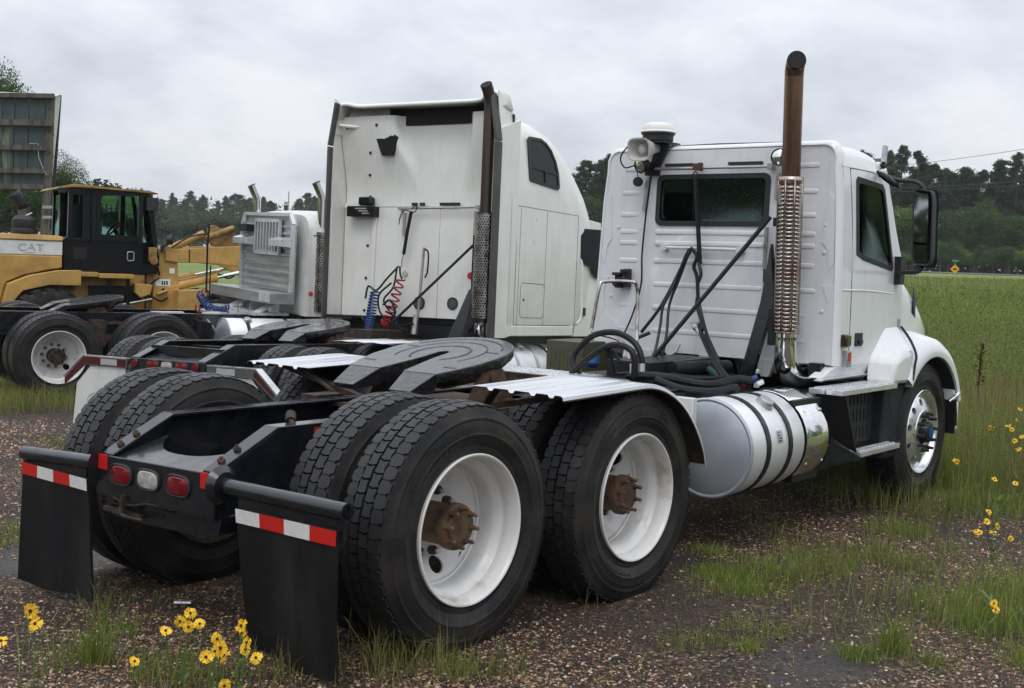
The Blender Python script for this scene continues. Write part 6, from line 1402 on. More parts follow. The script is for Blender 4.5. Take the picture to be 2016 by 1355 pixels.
mb = MB(); mb.prism([(-1.85, 0.41, 1.05), (-1.85, 0.41, 2.025), (0.235, 0.41, 2.025), (0.235, 0.41, 1.83), (0.05, 0.41, 1.80), (-0.35, 0.41, 1.70), (-0.62, 0.41, 1.58), (-0.72, 0.41, 1.2), (-0.74, 0.41, 1.05)], (0, 1.58, 0)); PL(mb, 'engine_body', 'yellow_paint', bevel=0.02)
mb = MB(); mb.prism([(-0.70, 0.20, 1.25), (-0.62, 0.20, 1.56), (-0.30, 0.20, 1.70), (0.15, 0.20, 1.79), (0.5, 0.2, 1.80), (0.5, 0.2, 1.55), (0.0, 0.2, 1.55), (-0.4, 0.2, 1.45), (-0.6, 0.2, 1.2)], (0, 0.3, 0)); PL(mb, 'rear_fender', 'yellow_paint', bevel=0.01)
mb = MB(); mb.box(-0.6, 1.62, 0.55, 1.85, 0.75, 1.75); PL(mb, 'chassis', 'yellow_dark', bevel=0.02)
mb = MB(); mb.box(0.68, 1.55, 0.51, 0.56, 1.28, 1.55); PL(mb, 'chassis_recess_shade', 'soot_shade_black')  # raised black plate paints in the recess shade; chassis is not hollowed
me_ = textmesh('CAT', 0.165, 0.003); me_.materials.append(MATS['decal_grey']); lt = link('lettering', me_, wb_); lt.location = (-0.25, 0.416, 2.145); lt.rotation_euler = (R(90), 0, 0); lt.scale = (1.25, 1, 1)
mb = MB(); mb.prism([(-0.36, 0.412, 2.07), (-0.16, 0.412, 2.07), (-0.26, 0.412, 2.125)], (0, 0.003, 0)); mb.build('logo_triangle', 'loader_white', wb_)
# deck boards, steps
mb = MB(); mb.box(0.08, 0.78, 0.25, 2.15, 1.70, 1.775); PL(mb, 'deck', 'yellow_paint', bevel=0.008)
mb = MB(); mb.box(0.79, 1.36, 0.25, 2.15, 1.68, 1.755); PL(mb, 'deck', 'yellow_paint', bevel=0.008)
for x in (0.98, 1.28): mb = MB(); mb.box(x-0.025, x+0.025, 0.30, 0.36, 0.75, 1.68); PL(mb, 'ladder_rail', 'cab_black')
for z in (0.85, 1.15, 1.45): mb = MB(); mb.box(0.98, 1.28, 0.29, 0.40, z-0.02, z+0.02); PL(mb, 'ladder_rung', 'cab_black')
# cab
before_cab = set(LD.children)
Y0, Y1 = 0.52, 1.88
def pane(pts, nm='cab_glass'): m_ = MB(); m_.add(pts, [tuple(range(len(pts)))]); return PL(m_, nm, 'loader_glass', solid=0.006)
mb = MB(); mb.prism([(0.22, Y0, 1.78), (1.62, Y0, 1.76), (1.66, Y0, 2.05), (1.60, Y0, 2.30), (1.42, Y0, 2.30), (0.62, Y0, 2.32), (0.26, Y0, 2.34), (0.22, Y0, 2.3)], (0, Y1-Y0, 0)); lower = PL(mb, 'cab_lower', 'cab_black', bevel=0.01)
for x0, z0, x1, z1, w in ((0.30, 2.3, 0.32, 3.12, 0.09), (0.56, 2.28, 0.56, 3.14, 0.12), (0.64, 2.28, 0.64, 3.16, 0.09), (0.72, 2.28, 0.72, 3.16, 0.05), (1.34, 2.25, 1.36, 3.15, 0.10), (1.62, 1.9, 1.50, 3.10, 0.05)):
    for y in (Y0, Y1):
        mb = MB(); mb.bar((x0, y, z0), (x1, y, z1), w, 0.06); PL(mb, 'cab_post', 'cab_black')
for y in (Y0, Y1):
    mb = MB(); mb.bar((0.68, y-0.005, 2.36), (1.36, y-0.005, 2.34), 0.06, 0.10); PL(mb, 'door_frame', 'cab_black')
    mb = MB(); mb.bar((0.28, y, 3.10), (1.5, y, 3.13), 0.06, 0.10); PL(mb, 'roof_rail', 'cab_black')
    pane([(0.35, y, 2.34), (0.60, y, 2.33), (0.60, y, 3.08), (0.32, y, 3.08)]); pane([(0.78, y, 2.40), (1.30, y, 2.38), (1.31, y, 3.06), (0.78, y, 3.07)], 'door_glass'); pane([(1.40, y, 1.95), (1.62, y, 1.92), (1.50, y, 3.08), (1.40, y, 3.08)])
pane([(1.64, Y0, 1.95), (1.64, Y1, 1.95), (1.50, Y1, 3.08), (1.50, Y0, 3.08)], 'windscreen'); pane([(0.28, Y0, 2.36), (0.28, Y1, 2.36), (0.30, Y1, 3.08), (0.30, Y0, 3.08)], 'rear_glass')
mb = MB(); mb.bar((0.29, 1.25, 2.36), (0.30, 1.25, 3.08), 0.03, 0.03); PL(mb, 'wiper', 'cab_black')
mb = MB(); mb.prism([(0.10, 0.42, 3.12), (0.14, 0.42, 3.16), (0.35, 0.42, 3.215), (0.62, 0.42, 3.21), (0.66, 0.42, 3.195), (1.50, 0.42, 3.165), (1.60, 0.42, 3.14), (1.60, 0.42, 3.125), (0.62, 0.42, 3.165), (0.35, 0.42, 3.165)], (0, 1.56, 0)); PL(mb, 'cab_roof', 'yellow_dark', bevel=0.01)
mb = MB(); mb.box(1.42, 1.60, 0.38, 0.50, 2.84, 3.06); mb.tube(bez([(1.46, 0.44, 2.85), (1.48, 0.42, 2.78), (1.56, 0.42, 2.78), (1.58, 0.44, 2.85)]), 0.012, 6); PL(mb, 'work_lamp', 'black_plastic', bevel=0.015)
mb = MB(); mb.box(0.14, 0.24, 0.44, 0.54, 3.06, 3.15); PL(mb, 'rear_lamp', 'black_plastic', bevel=0.01)
mb = MB(); mb.box(0.36, 0.56, 0.508, 0.519, 1.98, 2.18); PL(mb, 'door_latch_recess', 'soot_shade_black')
mb = MB(); mb.tube([(a, 0.508, b) for a, b in rrect(1.16, 1.26, 1.98, 2.13, 0.03)]+[(1.26, 0.508, 2.10)], 0.008, 6); PL(mb, 'door_handle', 'alu_dull')
mb = MB(); mb.box(0.55, 0.95, 0.95, 1.45, 2.1, 2.3); mb.box(0.50, 0.64, 0.95, 1.45, 2.3, 2.92); PL(mb, 'seat', 'interior', bevel=0.04)
mb = MB(); mb.cyl((1.25, 1.2, 2.2), (1.12, 1.2, 2.52), 0.03, n=8); mb.tube([Vector((1.1, 1.2, 2.54))+Vector((0.10*math.sin(a)*0.8, 0.2*math.cos(a), 0.10*math.sin(a))) for a in [2*math.pi*k/20 for k in range(21)]], 0.015, 6); PL(mb, 'steering_wheel', 'interior')
for o_ in LD.children:
    if o_ not in before_cab: o_.scale.x = 1.10; o_.location.x = 0.03
# exhaust and precleaner
mb = MB(); mb.cyl((-0.30, 0.95, 2.36), (-0.30, 0.95, 2.80), 0.072, n=16); es_ = PL(mb, 'exhaust_stack', 'wood_grey')
mb = MB(); mb.rings([((-0.30, 0.95, 2.78), 0.08), ((-0.33, 0.95, 2.86), 0.09), ((-0.40, 0.95, 2.97), 0.11), ((-0.45, 0.95, 3.03), 0.125)], 16, False); mb.build('exhaust_horn', 'black_plastic', es_, solid=0.006)
mb = MB(); mb.lathe([(0.18, 0.0), (0.19, 0.06), (0.175, 0.10), (0.19, 0.14), (0.18, 0.24), (0.12, 0.30), (0.0, 0.31)], (-0.33, 0.62, 2.36), (0,0,1), n=24); PL(mb, 'air_precleaner', 'black_plastic')
mb = MB(); mb.bar((-0.30, 0.9, 2.65), (-0.16, 0.9, 2.72), 0.06, 0.02); PL(mb, 'rain_flap', 'decal_white')
# front frame: tower, boom, cylinders, fender
mb = MB(); tw = [(1.62, 1.10), (1.72, 1.12), (1.80, 1.72), (1.86, 2.20), (1.99, 2.26), (2.16, 2.14), (2.20, 1.60), (2.24, 1.20), (2.05, 0.95), (1.9, 0.7), (1.62, 0.8)]
mb.prism([(a, 0.55, b) for a, b in tw], (0, 0.06, 0)); PL(mb, 'tower_plate', 'yellow_paint', bevel=0.008)
mb = MB(); mb.prism([(a, 1.79, b) for a, b in tw], (0, 0.06, 0)); PL(mb, 'tower_plate', 'yellow_paint', bevel=0.008)
mb = MB(); mb.box(1.66, 1.78, 0.62, 1.78, 1.1, 2.05); mb.box(1.7, 2.9, 0.75, 1.65, 0.6, 1.25); PL(mb, 'front_chassis', 'yellow_dark')
for y in (0.50, 1.84):
    mb = MB(); bm_ = [(1.95, 2.20), (2.3, 2.215), (2.9, 2.27), (3.5, 2.31), (4.1, 2.05), (4.7, 1.35), (5.0, 0.7), (4.8, 0.62), (4.4, 1.1), (3.9, 1.65), (3.3, 1.93), (2.7, 1.98), (2.18, 1.97), (1.95, 2.0)]
    mb.prism([(a, y, b) for a, b in bm_], (0, 0.07, 0)); PL(mb, 'boom', 'yellow_paint', bevel=0.008)
    mb = MB(); mb.cyl((2.0, y+0.12, 1.52), (2.85, y+0.12, 1.72), 0.075, n=14); mb.cyl((2.83, y+0.12, 1.715), (2.88, y+0.12, 1.727), 0.085, n=14); lc = PL(mb, 'lift_cylinder', 'yellow_paint')
    mb = MB(); mb.cyl((2.86, y+0.12, 1.722), (3.5, y+0.12, 1.87), 0.035, n=10); mb.build('cylinder_rod', 'chrome', lc)
mb = MB(); mb.tube([(2.05, 0.62, 1.63), (2.5, 0.62, 1.73), (3.0, 0.62, 1.86)], 0.018, 6); PL(mb, 'steel_line', 'yellow_paint')
mb = MB(); mb.cyl((2.15, 1.2, 2.18), (2.75, 1.2, 2.46), 0.065, n=14); mb.cyl((2.72, 1.2, 2.445), (2.82, 1.2, 2.49), 0.08, n=14); PL(mb, 'tilt_cylinder', 'yellow_paint')
mb = MB(); mb.cyl((2.84, 1.0, 2.44), (3.3, 1.0, 2.62), 0.055, n=12); mb.lathe([(0.10, -0.06), (0.10, 0.06)], (2.96, 1.1, 2.56), (0, 1, 0), n=16, caps=(True, True)); mb.prism([(2.8, 1.05, 2.42), (2.98, 1.05, 2.6), (3.3, 1.05, 2.62), (3.6, 1.05, 2.1), (3.4, 1.05, 2.0)], (0, 0.1, 0)); PL(mb, 'tilt_link', 'yellow_dark')
mb = MB(); mb.box(1.66, 1.80, 0.48, 0.62, 1.98, 2.22); mb.lathe([(0.07, 0), (0.07, 0.05), (0, 0.06)], (1.74, 0.48, 1.99), (0,-1,0), n=14); PL(mb, 'hinge_block', 'yellow_dark', bevel=0.01)
mb = MB(); mb.tube(bez([(1.88, 0.5, 2.14), (1.90, 0.48, 2.24), (1.98, 0.48, 2.30)]), 0.03, 8); mb.lathe([(0.0, -0.06), (0.075, -0.04), (0.09, 0.03), (0.085, 0.05)], (2.0, 0.46, 2.36), (0.9, -0.3, 0.1), n=16); PL(mb, 'front_lamp', 'black_plastic')
mb = MB(); mb.prism([(2.10, 0.15, 1.50), (2.62, 0.15, 1.52), (2.85, 0.15, 1.62), (2.9, 0.15, 1.58), (2.55, 0.15, 1.40), (2.32, 0.15, 1.0), (2.06, 0.15, 1.0)], (0, 0.5, 0)); PL(mb, 'front_fender', 'yellow_paint', bevel=0.01)
mb = MB(); mb.box(1.80, 2.05, 0.544, 0.549, 1.56, 1.68); d2 = PL(mb, 'warning_label', 'decal_white'); 
for q in range(3): mb = MB(); mb.box(1.90+0.04*q, 1.925+0.04*q, 0.540, 0.5435, 1.58, 1.65); mb.build('print_line', 'ink', d2)
mb = MB(); mb.box(2.03, 2.12, 0.544, 0.549, 1.78, 1.87); PL(mb, 'warning_label', 'decal_white')
for x, z in ((1.97, 2.06), (1.93, 1.50)): mb = MB(); mb.lathe([(0.025, 0), (0.025, 0.004), (0, 0.004)], (x, 0.548, z), (0,-1,0), n=12); PL(mb, 'pin_hole', 'soot_shade_black')
mb = MB(); mb.bar((1.82, 0.53, 1.42), (2.0, 0.53, 1.49), 0.10, 0.04); PL(mb, 'lock_pin', 'yellow_paint', bevel=0.02)
mb = MB(); mb.prism([(1.40, 0.35, 1.60), (1.70, 0.35, 1.58), (1.66, 0.35, 1.42), (1.5, 0.35, 1.36), (1.40, 0.35, 1.45)], (0, 0.3, 0)); PL(mb, 'step_box', 'yellow_paint', bevel=0.01)
mb = MB(); mb.tube(bez([(1.1, 0.4, 1.22), (1.4, 0.38, 1.28), (1.7, 0.4, 1.34)]), 0.015, 6); PL(mb, 'steering_rod', 'steel_rod')
mb = MB(); mb.prism([(4.6, 0.0, 0.1), (5.6, 0.0, 0.1), (5.2, 0.0, 0.5), (4.9, 0.0, 1.2), (4.6, 0.0, 1.1)], (0, 2.4, 0)); PL(mb, 'bucket', 'yellow_dark', bevel=0.01)

for pts in ([(1.66, 0.6, 1.5), (1.74, 0.5, 1.62), (1.85, 0.52, 1.7)], [(1.64, 0.62, 1.4), (1.75, 0.48, 1.36), (1.88, 0.5, 1.3), (2.0, 0.52, 1.36)], [(2.2, 1.1, 2.22), (2.5, 1.08, 2.42), (2.8, 1.06, 2.5)], [(1.7, 0.6, 1.95), (1.8, 0.5, 1.9), (1.86, 0.53, 1.75)], [(2.9, 0.62, 1.80), (3.1, 0.6, 1.72), (3.3, 0.62, 1.85)]):
    mb = MB(); mb.tube(bez(pts), 0.016, 6); PL(mb, 'hydraulic_hose', 'hose_rubber')
mb = MB(); mb.prism([(2.35, 0.495, 2.21), (2.37, 0.495, 2.21), (2.37, 0.495, 1.985), (2.35, 0.495, 1.985)], (0, 0.004, 0)); PL(mb, 'boom_stripe', 'soot_shade_black')
# ------------------------------------------------------------------ dark car behind the loader
def on(u, v, dep): return at(u, v, dep)
cpos = at(-40, 560, 27.0)
CR = thing('parked_car', 'dark car with pale roof rails parked behind the yellow loader', 'car', (cpos.x, cpos.y, float(gz(cpos.x, cpos.y))), R(-25))
mb = MB(); rows = []
for x, hw, z0, z1 in ((-2.3, 0.85, 0.5, 0.95), (-2.1, 0.95, 0.4, 1.15), (-0.5, 0.98, 0.35, 1.2), (1.2, 0.97, 0.35, 1.12), (2.1, 0.92, 0.38, 0.98), (2.4, 0.8, 0.5, 0.8)): rows.append([(x, -hw, z0), (x, -hw, z1-0.1), (x, -hw+0.1, z1), (x, hw-0.1, z1), (x, hw, z1-0.1), (x, hw, z0)])
mb.loft(rows, True, (True, True)); mb.build('body', 'car_paint', CR)
mb = MB(); rows = []
for x, hw, z in ((-2.1, 0.8, 1.2), (-1.7, 0.74, 1.98), (0.1, 0.74, 2.05), (0.9, 0.8, 1.2)): rows.append([(x, -hw-0.06, 1.15), (x, -hw, z-0.08), (x, -hw+0.12, z), (x, hw-0.12, z), (x, hw, z-0.08), (x, hw+0.06, 1.15)])
mb.loft(rows, True, (True, True)); cbn = mb.build('cabin', 'car_paint', CR)
for s in (-1, 1):
    mb = MB(); mb.prism([(-1.5, s*0.79, 1.3), (0.6, s*0.81, 1.3), (0.1, s*0.765, 1.85), (-1.5, s*0.755, 1.85)], (0, s*0.02, 0)); mb.build('side_window', 'glass_dark', cbn)
    mb = MB(); mb.tube([(-1.6, s*0.62, 2.06), (-1.5, s*0.62, 2.12), (0.0, s*0.62, 2.16), (0.15, s*0.62, 2.1)], 0.025, 6); mb.build('roof_rail', 'decal_white', CR)
    for x in (-1.35, 1.45):
        w = place('wheel', INNER, CR, (x, s*0.88, 0.35), (0, 0, 0 if s < 0 else math.pi), (0.64, 0.8, 0.64)); place('tyre', TYRE_FAR, w, (0,0,0))
for x in (-1.2, -0.4): mb = MB(); mb.bar((x, -0.62, 2.13), (x, 0.62, 2.13), 0.05, 0.03); mb.build('roof_bar', 'decal_white', CR)

# ------------------------------------------------------------------ weathered billboard seen from behind
BD = 34.0
bp0 = at(60, 560, BD); bz = float(gz(bp0.x, bp0.y))
BB = thing('billboard', 'weathered wooden billboard seen from behind on tall posts', 'billboard', (bp0.x, bp0.y, bz))
bo = Vector((bp0.x, bp0.y, bz))
bdir = Vector((CAM_R.x, CAM_R.y, 0)).normalized(); ba = R(8); bdir = Vector((bdir.x*math.cos(ba)-bdir.y*math.sin(ba), bdir.x*math.sin(ba)+bdir.y*math.cos(ba), 0)); bn = Vector((-bdir.y, bdir.x, 0))
if bn.dot(CAM_FW) < 0: bn = -bn
def bl(u, v, off=0.0):       # pixel -> point on the board plane, in billboard coordinates
    d = ray(u, v); t = ((bo + bn*off - CAM_P).dot(bn))/d.dot(bn); return CAM_P + d*t - bo
rb_ = random.Random(11)
us = [-330, -270, -215, -160, -115, -68, -25, 6, 30, 58, 92]
for i in range(len(us)-1):
    mb = MB(); o_ = rb_.uniform(0, 0.025); u0, u1 = us[i]+0.8, us[i+1]-0.8
    k0, k1 = (u0-us[0])/(us[-1]-us[0]), (u1-us[0])/(us[-1]-us[0])
    q = [bl(u0, 190, o_), bl(u1, 190+3*k1, o_), bl(u1-6*k1, 371, o_), bl(u0-6*k0, 369, o_)]; mb.prism(q, bn*0.02); mb.build('plank', 'board_back', BB)
for v0, v1, u1 in ((185, 194, 108), (237, 249, 107), (287, 297, 92), (333, 342, 88), (364, 374, 86)):
    mb = MB(); q = [bl(-330, v0-8, -0.05), bl(u1, v0, -0.05), bl(u1, v1, -0.05), bl(-330, v1-8, -0.05)]; mb.prism(q, bn*-0.08); mb.build('cross_beam', 'wood_grey', BB, bevel=0.006)
for u0, u1, ub0, ub1 in ((93, 107, 78, 92), (-170, -155, -185, -170)):
    mb = MB(); q = [bl(u0, 190, 0.0), bl(u1, 190, 0.0), bl(ub1, 480, 0.0), bl(ub0, 480, 0.0)]
    g0, g1 = q[3].copy(), q[2].copy(); g0.z = -0.3; g1.z = -0.3; mb.prism([q[0], q[1], q[2], g1, g0, q[3]], bn*-0.28 if False else bn*0.25); mb.build('post', 'wood_grey', BB, bevel=0.01)
mb = MB(); mb.prism([bl(108, 190, 0.1), bl(119, 190, 0.3), bl(100, 372, 0.3), bl(93, 372, 0.1)], bn*0.03); mb.build('edge_trim', 'board_face', BB)
mb = MB(); mb.prism([bl(-330, 170, 0.3), bl(-330, 182, -0.12), bl(60, 184, -0.12), bl(112, 190, -0.12), bl(120, 187, 0.3)], Vector((0,0,0.02))); mb.build('top_trim', 'board_face', BB)
mb = MB(); mb.prism([bl(-330, 178, 0.5), bl(121, 188, 0.5), bl(108, 376, 0.5), bl(-330, 368, 0.5)], bn*0.04); mb.build('front_face', 'board_back', BB)
for v_ in (215, 262, 305, 350):
    mb = MB(); mb.tube([bl(94, v_, -0.02), bl(100, v_-8, -0.03), bl(107, v_+6, -0.02)], 0.012, 5); mb.build('tie_wire', 'rust', BB)
mb = MB(); mb.tube([bl(58, 283, -0.1), bl(75, 283, -0.1), bl(76, 310, -0.1), bl(86, 335, -0.08), bl(92, 345, -0.06)], 0.014, 5); mb.build('cable', 'galv', BB)
for v_ in (408, 428): mb = MB(); mb.bar(bl(84, v_, -0.1), bl(118, v_, -0.1), 0.06, 0.08); mb.build('stub_arm', 'galv', BB)

# ------------------------------------------------------------------ road sign and wires
sp0 = at(1880, 530, 116.0); sgz = float(gz(sp0.x, sp0.y))
SG = thing('road_sign', 'yellow diamond warning sign with small green plate beside country road', 'sign', (sp0.x, sp0.y, sgz))
fx_ = Vector((CAM_R.x, CAM_R.y, 0)).normalized(); fn_ = Vector((CAM_FW.x, CAM_FW.y, 0)).normalized(); up_ = Vector((0,0,1))
cz_s = sp0.z - sgz
mb = MB(); c = Vector((0,0,cz_s)); h_ = 0.47; mb.prism([c+fx_*h_, c+up_*h_, c-fx_*h_, c-up_*h_], fn_*0.01); sgn = mb.build('sign_plate', 'sign_yellow', SG)
mb = MB(); mb.prism([c+fx_*0.22-up_*0.05-fn_*0.01, c+fx_*0.1+up_*0.1-fn_*0.01, c-fx_*0.2+up_*0.04-fn_*0.01, c-fx_*0.12-up_*0.1-fn_*0.01], -fn_*0.004); mb.build('sign_symbol', 'ink', sgn)
mb = MB(); mb.cyl((0.02*fn_.x*3, 0.02*fn_.y*3, -0.3), (0.06*fn_.x, 0.06*fn_.y, cz_s+0.85), 0.03, n=8); mb.build('post', 'galv', SG)
mb = MB(); c2 = Vector((0,0,cz_s+0.8)); mb.prism([c2-fx_*0.33-up_*0.09, c2+fx_*0.33-up_*0.09, c2+fx_*0.33+up_*0.09, c2-fx_*0.33+up_*0.09], fn_*0.01); mb.build('street_plate', 'sign_green', SG)
WL = ['overhead power wire, the highest above the treetops', 'overhead power wire just above the trees, upper of a close pair', 'overhead power wire just above the trees, lower of a close pair']
for i, (a, b) in enumerate((((1560, 346), (2300, 242)), ((1700, 372), (2300, 316)), ((1700, 379), (2300, 326)))):
    p, q = at(a[0], a[1], 112), at(b[0], b[1], 112); mb = MB(); pts = [p.lerp(q, t/16) + Vector((0, 0, -0.6*math.sin(math.pi*t/16))) for t in range(17)]; mb.tube(pts, 0.022, 5)
    tag(mb.build('power_wire', 'wire'), WL[i], 'wire', 'overhead power wires')
azc = math.atan2(CAM_FW.y, CAM_FW.x)
# ------------------------------------------------------------------ trees
def leaf_cloud(C, S, n3, tint, seed, ratio=0.62):
    """quads: centres C (N,3), sizes S (N,), tint (N,3), random facing biased upwards"""
    g = np.random.default_rng(seed); N_ = len(C)
    d = g.normal(size=(N_, 3)); d[:, 2] += n3; d /= np.linalg.norm(d, axis=1)[:, None]
    a = np.cross(d, g.normal(size=(N_, 3))); a /= np.linalg.norm(a, axis=1)[:, None]; b = np.cross(d, a)
    a *= S[:, None]; b *= (S*ratio)[:, None]
    V = np.stack([C-a, C-b*0.9+a*0.1, C+a, C+b*0.9-a*0.1], 1).reshape(-1, 3)
    F = np.arange(N_*4).reshape(-1, 4); return V, F, np.repeat(tint, 4, 0)
def broadleaf(seed, h, cr, n, leaf, base=0.28, pal=((0.050, 0.095, 0.020), (0.085, 0.15, 0.032)), blobs=16, flat=0.8):
    g = np.random.default_rng(seed); Cs = []; Ss = []; Ts = []
    cz = h*(base+1)/2; rz = h*(1-base)/2
    bc = []
    for k in range(blobs):
        v = g.normal(size=3); v /= np.linalg.norm(v); r_ = g.uniform(0.25, 0.78)
        p = np.array([v[0]*cr*r_, v[1]*cr*r_, cz+v[2]*rz*r_]); br = g.uniform(0.28, 0.46)*cr
        bc.append((p, br)); m = int(n/blobs*(br/cr/0.37)**2)
        q = g.normal(size=(m, 3)); q /= np.linalg.norm(q, axis=1)[:, None]
        rad = br*(g.uniform(0.55, 1.08, size=(m, 1)))
        pts = p + q*rad*np.array([1, 1, flat]); Cs.append(pts); Ss.append(leaf*g.uniform(0.6, 1.25, m))
        mixv = np.clip(g.normal(0.5, 0.16)+g.normal(0, 0.2, m), 0, 1)[:, None]; Ts.append(np.array(pal[0])*(1-mixv)+np.array(pal[1])*mixv)
    V, F, T = leaf_cloud(np.concatenate(Cs), np.concatenate(Ss), 0.5, np.concatenate(Ts), seed+1)
    crown = np_mesh('crown', V, F, 'leaf_broad', tint=T)
    mb = MB(); tr = max(0.10, h*0.018); top = Vector((g.uniform(-0.3, 0.3), g.uniform(-0.3, 0.3), h*0.72))
    mb.rings([((0,0,-0.3), tr*1.5), ((0,0,0.3), tr*1.15), ((0.05,0,h*0.3), tr), (top*0.75, tr*0.7), (top, tr*0.25)], 8)
    for p, br in bc[:10]:
        z0 = h*g.uniform(0.25, 0.5); mb.rings([((0.03,0,z0), tr*0.5), (tuple((np.array([0.03,0,z0])+p)/2+np.array([0,0,0.2])), tr*0.33), (tuple(p), tr*0.12)], 6)
    return crown, mb.mesh('trunk', 'bark', 40)
def pine(seed, h, cr, n, leaf, base=0.35, pal=((0.026, 0.050, 0.019), (0.055, 0.088, 0.031))):
    g = np.random.default_rng(seed); Cs = []; Ss = []; Ts = []
    mb = MB(); tr = h*0.012+0.05; lean = g.uniform(-0.02, 0.02, 2)
    ax = lambda z: np.array([lean[0]*z, lean[1]*z, z])
    mb.rings([(tuple(ax(z)), max(0.03, tr*(1-z/h*0.9))) for z in (-0.3, 0.4, h*0.3, h*0.6, h*0.85, h*0.98)], 8)
    nb = int(h*6.5); per = max(6, n//nb)
    for k in range(nb):
        t = (k+g.uniform(0, 1))/nb; z = h*(base+(1-base)*t); L_ = cr*(1-t)**0.5*g.uniform(0.45, 1.12)*(0.6+0.4*min(1, t*4)) + 0.15
        a = g.uniform(0, 2*math.pi); up = 0.25+0.5*t; p0 = ax(z); e = p0+np.array([math.cos(a)*L_, math.sin(a)*L_, L_*up*0.6])
        mb.rings([(tuple(p0), 0.03+0.02*(1-t)), (tuple(e), 0.01)], 5, False)
        s = g.uniform(0.35, 1.0, per)**0.8; pts = p0+(e-p0)*s[:, None]+g.normal(size=(per, 3))*np.array([0.30, 0.30, 0.24])*(0.4+0.25*L_)
        Cs.append(pts); Ss.append(leaf*g.uniform(0.6, 1.2, per)); mixv = np.clip(g.normal(0.5, 0.18)+g.normal(0, 0.2, per), 0, 1)[:, None]; Ts.append(np.array(pal[0])*(1-mixv)+np.array(pal[1])*mixv)
    m = 40; Cs.append(ax(h*0.97)+g.normal(size=(m, 3))*np.array([0.10, 0.10, 0.35])); Ss.append(np.full(m, leaf*0.6)); Ts.append(np.tile(np.array(pal[1]), (m, 1)))
    V, F, T = leaf_cloud(np.concatenate(Cs), np.concatenate(Ss), 0.9, np.concatenate(Ts), seed+1, 0.4)
    return np_mesh('crown', V, F, 'needle', tint=T), mb.mesh('trunk', 'bark', 40)
def tree(name, protos, k, p, s, label, group, rz=None):
    t = thing(name, label, 'tree', p, None, group); t.rotation_euler = (0, 0, random.uniform(0, 6.28) if rz is None else rz); t.scale = (s[0], s[0], s[1])
    link('trunk', protos[k][1], t); link('crown', protos[k][0], t); return t
BRO = [broadleaf(20+i, 9.0, 3.3, 9000, 0.15, pal=pp, blobs=30) for i, pp in enumerate((((0.048, 0.092, 0.020), (0.095, 0.16, 0.036)), ((0.065, 0.125, 0.022), (0.14, 0.23, 0.048)), ((0.038, 0.072, 0.020), (0.070, 0.12, 0.032)), ((0.085, 0.155, 0.03), (0.17, 0.265, 0.06))))]
PIN = [pine(40+i, 14.0, 2.5+0.25*i, 12000, 0.17, base=0.06+0.06*i) for i in range(4)]
SPI = [pine(50+i, 14.0, 1.9, 3200, 0.34, base=0.1, pal=((0.020, 0.034, 0.020), (0.036, 0.054, 0.030))) for i in range(3)]
BRD = [broadleaf(70+i, 9.0, 3.3, 5000, 0.22, pal=((0.030, 0.050, 0.020), (0.058, 0.088, 0.032)), blobs=26) for i in range(3)]
def gpos(u, dep):
    d = ray(u, 535); p = CAM_P + d*dep; return (p.x, p.y, float(gz(p.x, p.y))-0.1)
rt = random.Random(21)
# named trees of the right-hand wood edge
front = [(1725, 136, 3, 0.80), (1782, 133, 3, 0.95), (1850, 138, 2, 0.85), (1915, 140, 0, 0.95), (1985, 137, 2, 0.9), (2050, 139, 1, 0.95), (1660, 140, 0, 0.9), (1590, 141, 1, 0.9), (1500, 143, 2, 0.95), (1400, 141, 0, 0.95), (1300, 141, 1, 0.95), (1215, 139, 0, 0.9), (1150, 141, 2, 1.0), (2130, 140, 0, 1.0)]
for u, dep, k, s in front:
    tree('broadleaf_tree', BRO, k, gpos(u, dep), (s*rt.uniform(0.95, 1.1), s*rt.uniform(0.9, 1.1)), ['mid green broadleaf tree at the wood edge beyond the road', 'bright green broadleaf tree at the wood edge beyond the road', 'dark green broadleaf tree at the wood edge beyond the road', 'pale green young broadleaf tree at the wood edge beyond the road'][k], 'trees at the wood edge')
mid = [(1740, 146, 0, 1.0), (1768, 149, 1, 1.06), (1795, 147, 2, 1.03), (1825, 150, 3, 0.95), (1862, 147, 0, 0.9), (1893, 150, 1, 0.95), (1922, 148, 2, 0.92), (1955, 149, 3, 0.97), (1990, 147, 0, 1.03), (2022, 150, 2, 1.10), (2058, 148, 1, 1.08), (2095, 149, 3, 1.0), (1150, 145, 1, 1.03), (1172, 149, 0, 1.1), (1192, 146, 2, 1.15), (1225, 148, 3, 1.05), (1265, 147, 1, 1.0), (1320, 149, 0, 1.0), (1380, 148, 2, 1.0), (1440, 149, 3, 1.0), (1510, 148, 0, 1.0), (1570, 149, 1, 1.0), (1630, 148, 2, 1.0), (1690, 149, 3, 1.0)]
for u, dep, k, s in mid:
    tree('pine_tree', PIN, k, gpos(u, dep), (rt.uniform(0.9, 1.15), s*rt.uniform(0.97, 1.04)*(0.80 if u < 1300 else 1.0)), 'dark pine standing behind the broadleaf trees beyond the road', 'pines beyond the road')
for u in range(1130, 2140, 34):
    tree('pine_tree', PIN, rt.randrange(4), gpos(u+rt.uniform(-8, 8), rt.uniform(156, 172)), (rt.uniform(0.9, 1.15), rt.uniform(0.86, 1.06)*(0.80 if u < 1300 else 1.0)), 'dark pine deep in the wood beyond the road', 'pines deep in the wood')
for u in range(1480, 2140, 24):
    tree('shrub', BRO, rt.randrange(4), gpos(u+rt.uniform(-8, 8), rt.uniform(129, 133)), (rt.uniform(0.35, 0.55), rt.uniform(0.28, 0.45)), 'leafy shrub growing along the far side of the road', 'shrubs along the road')
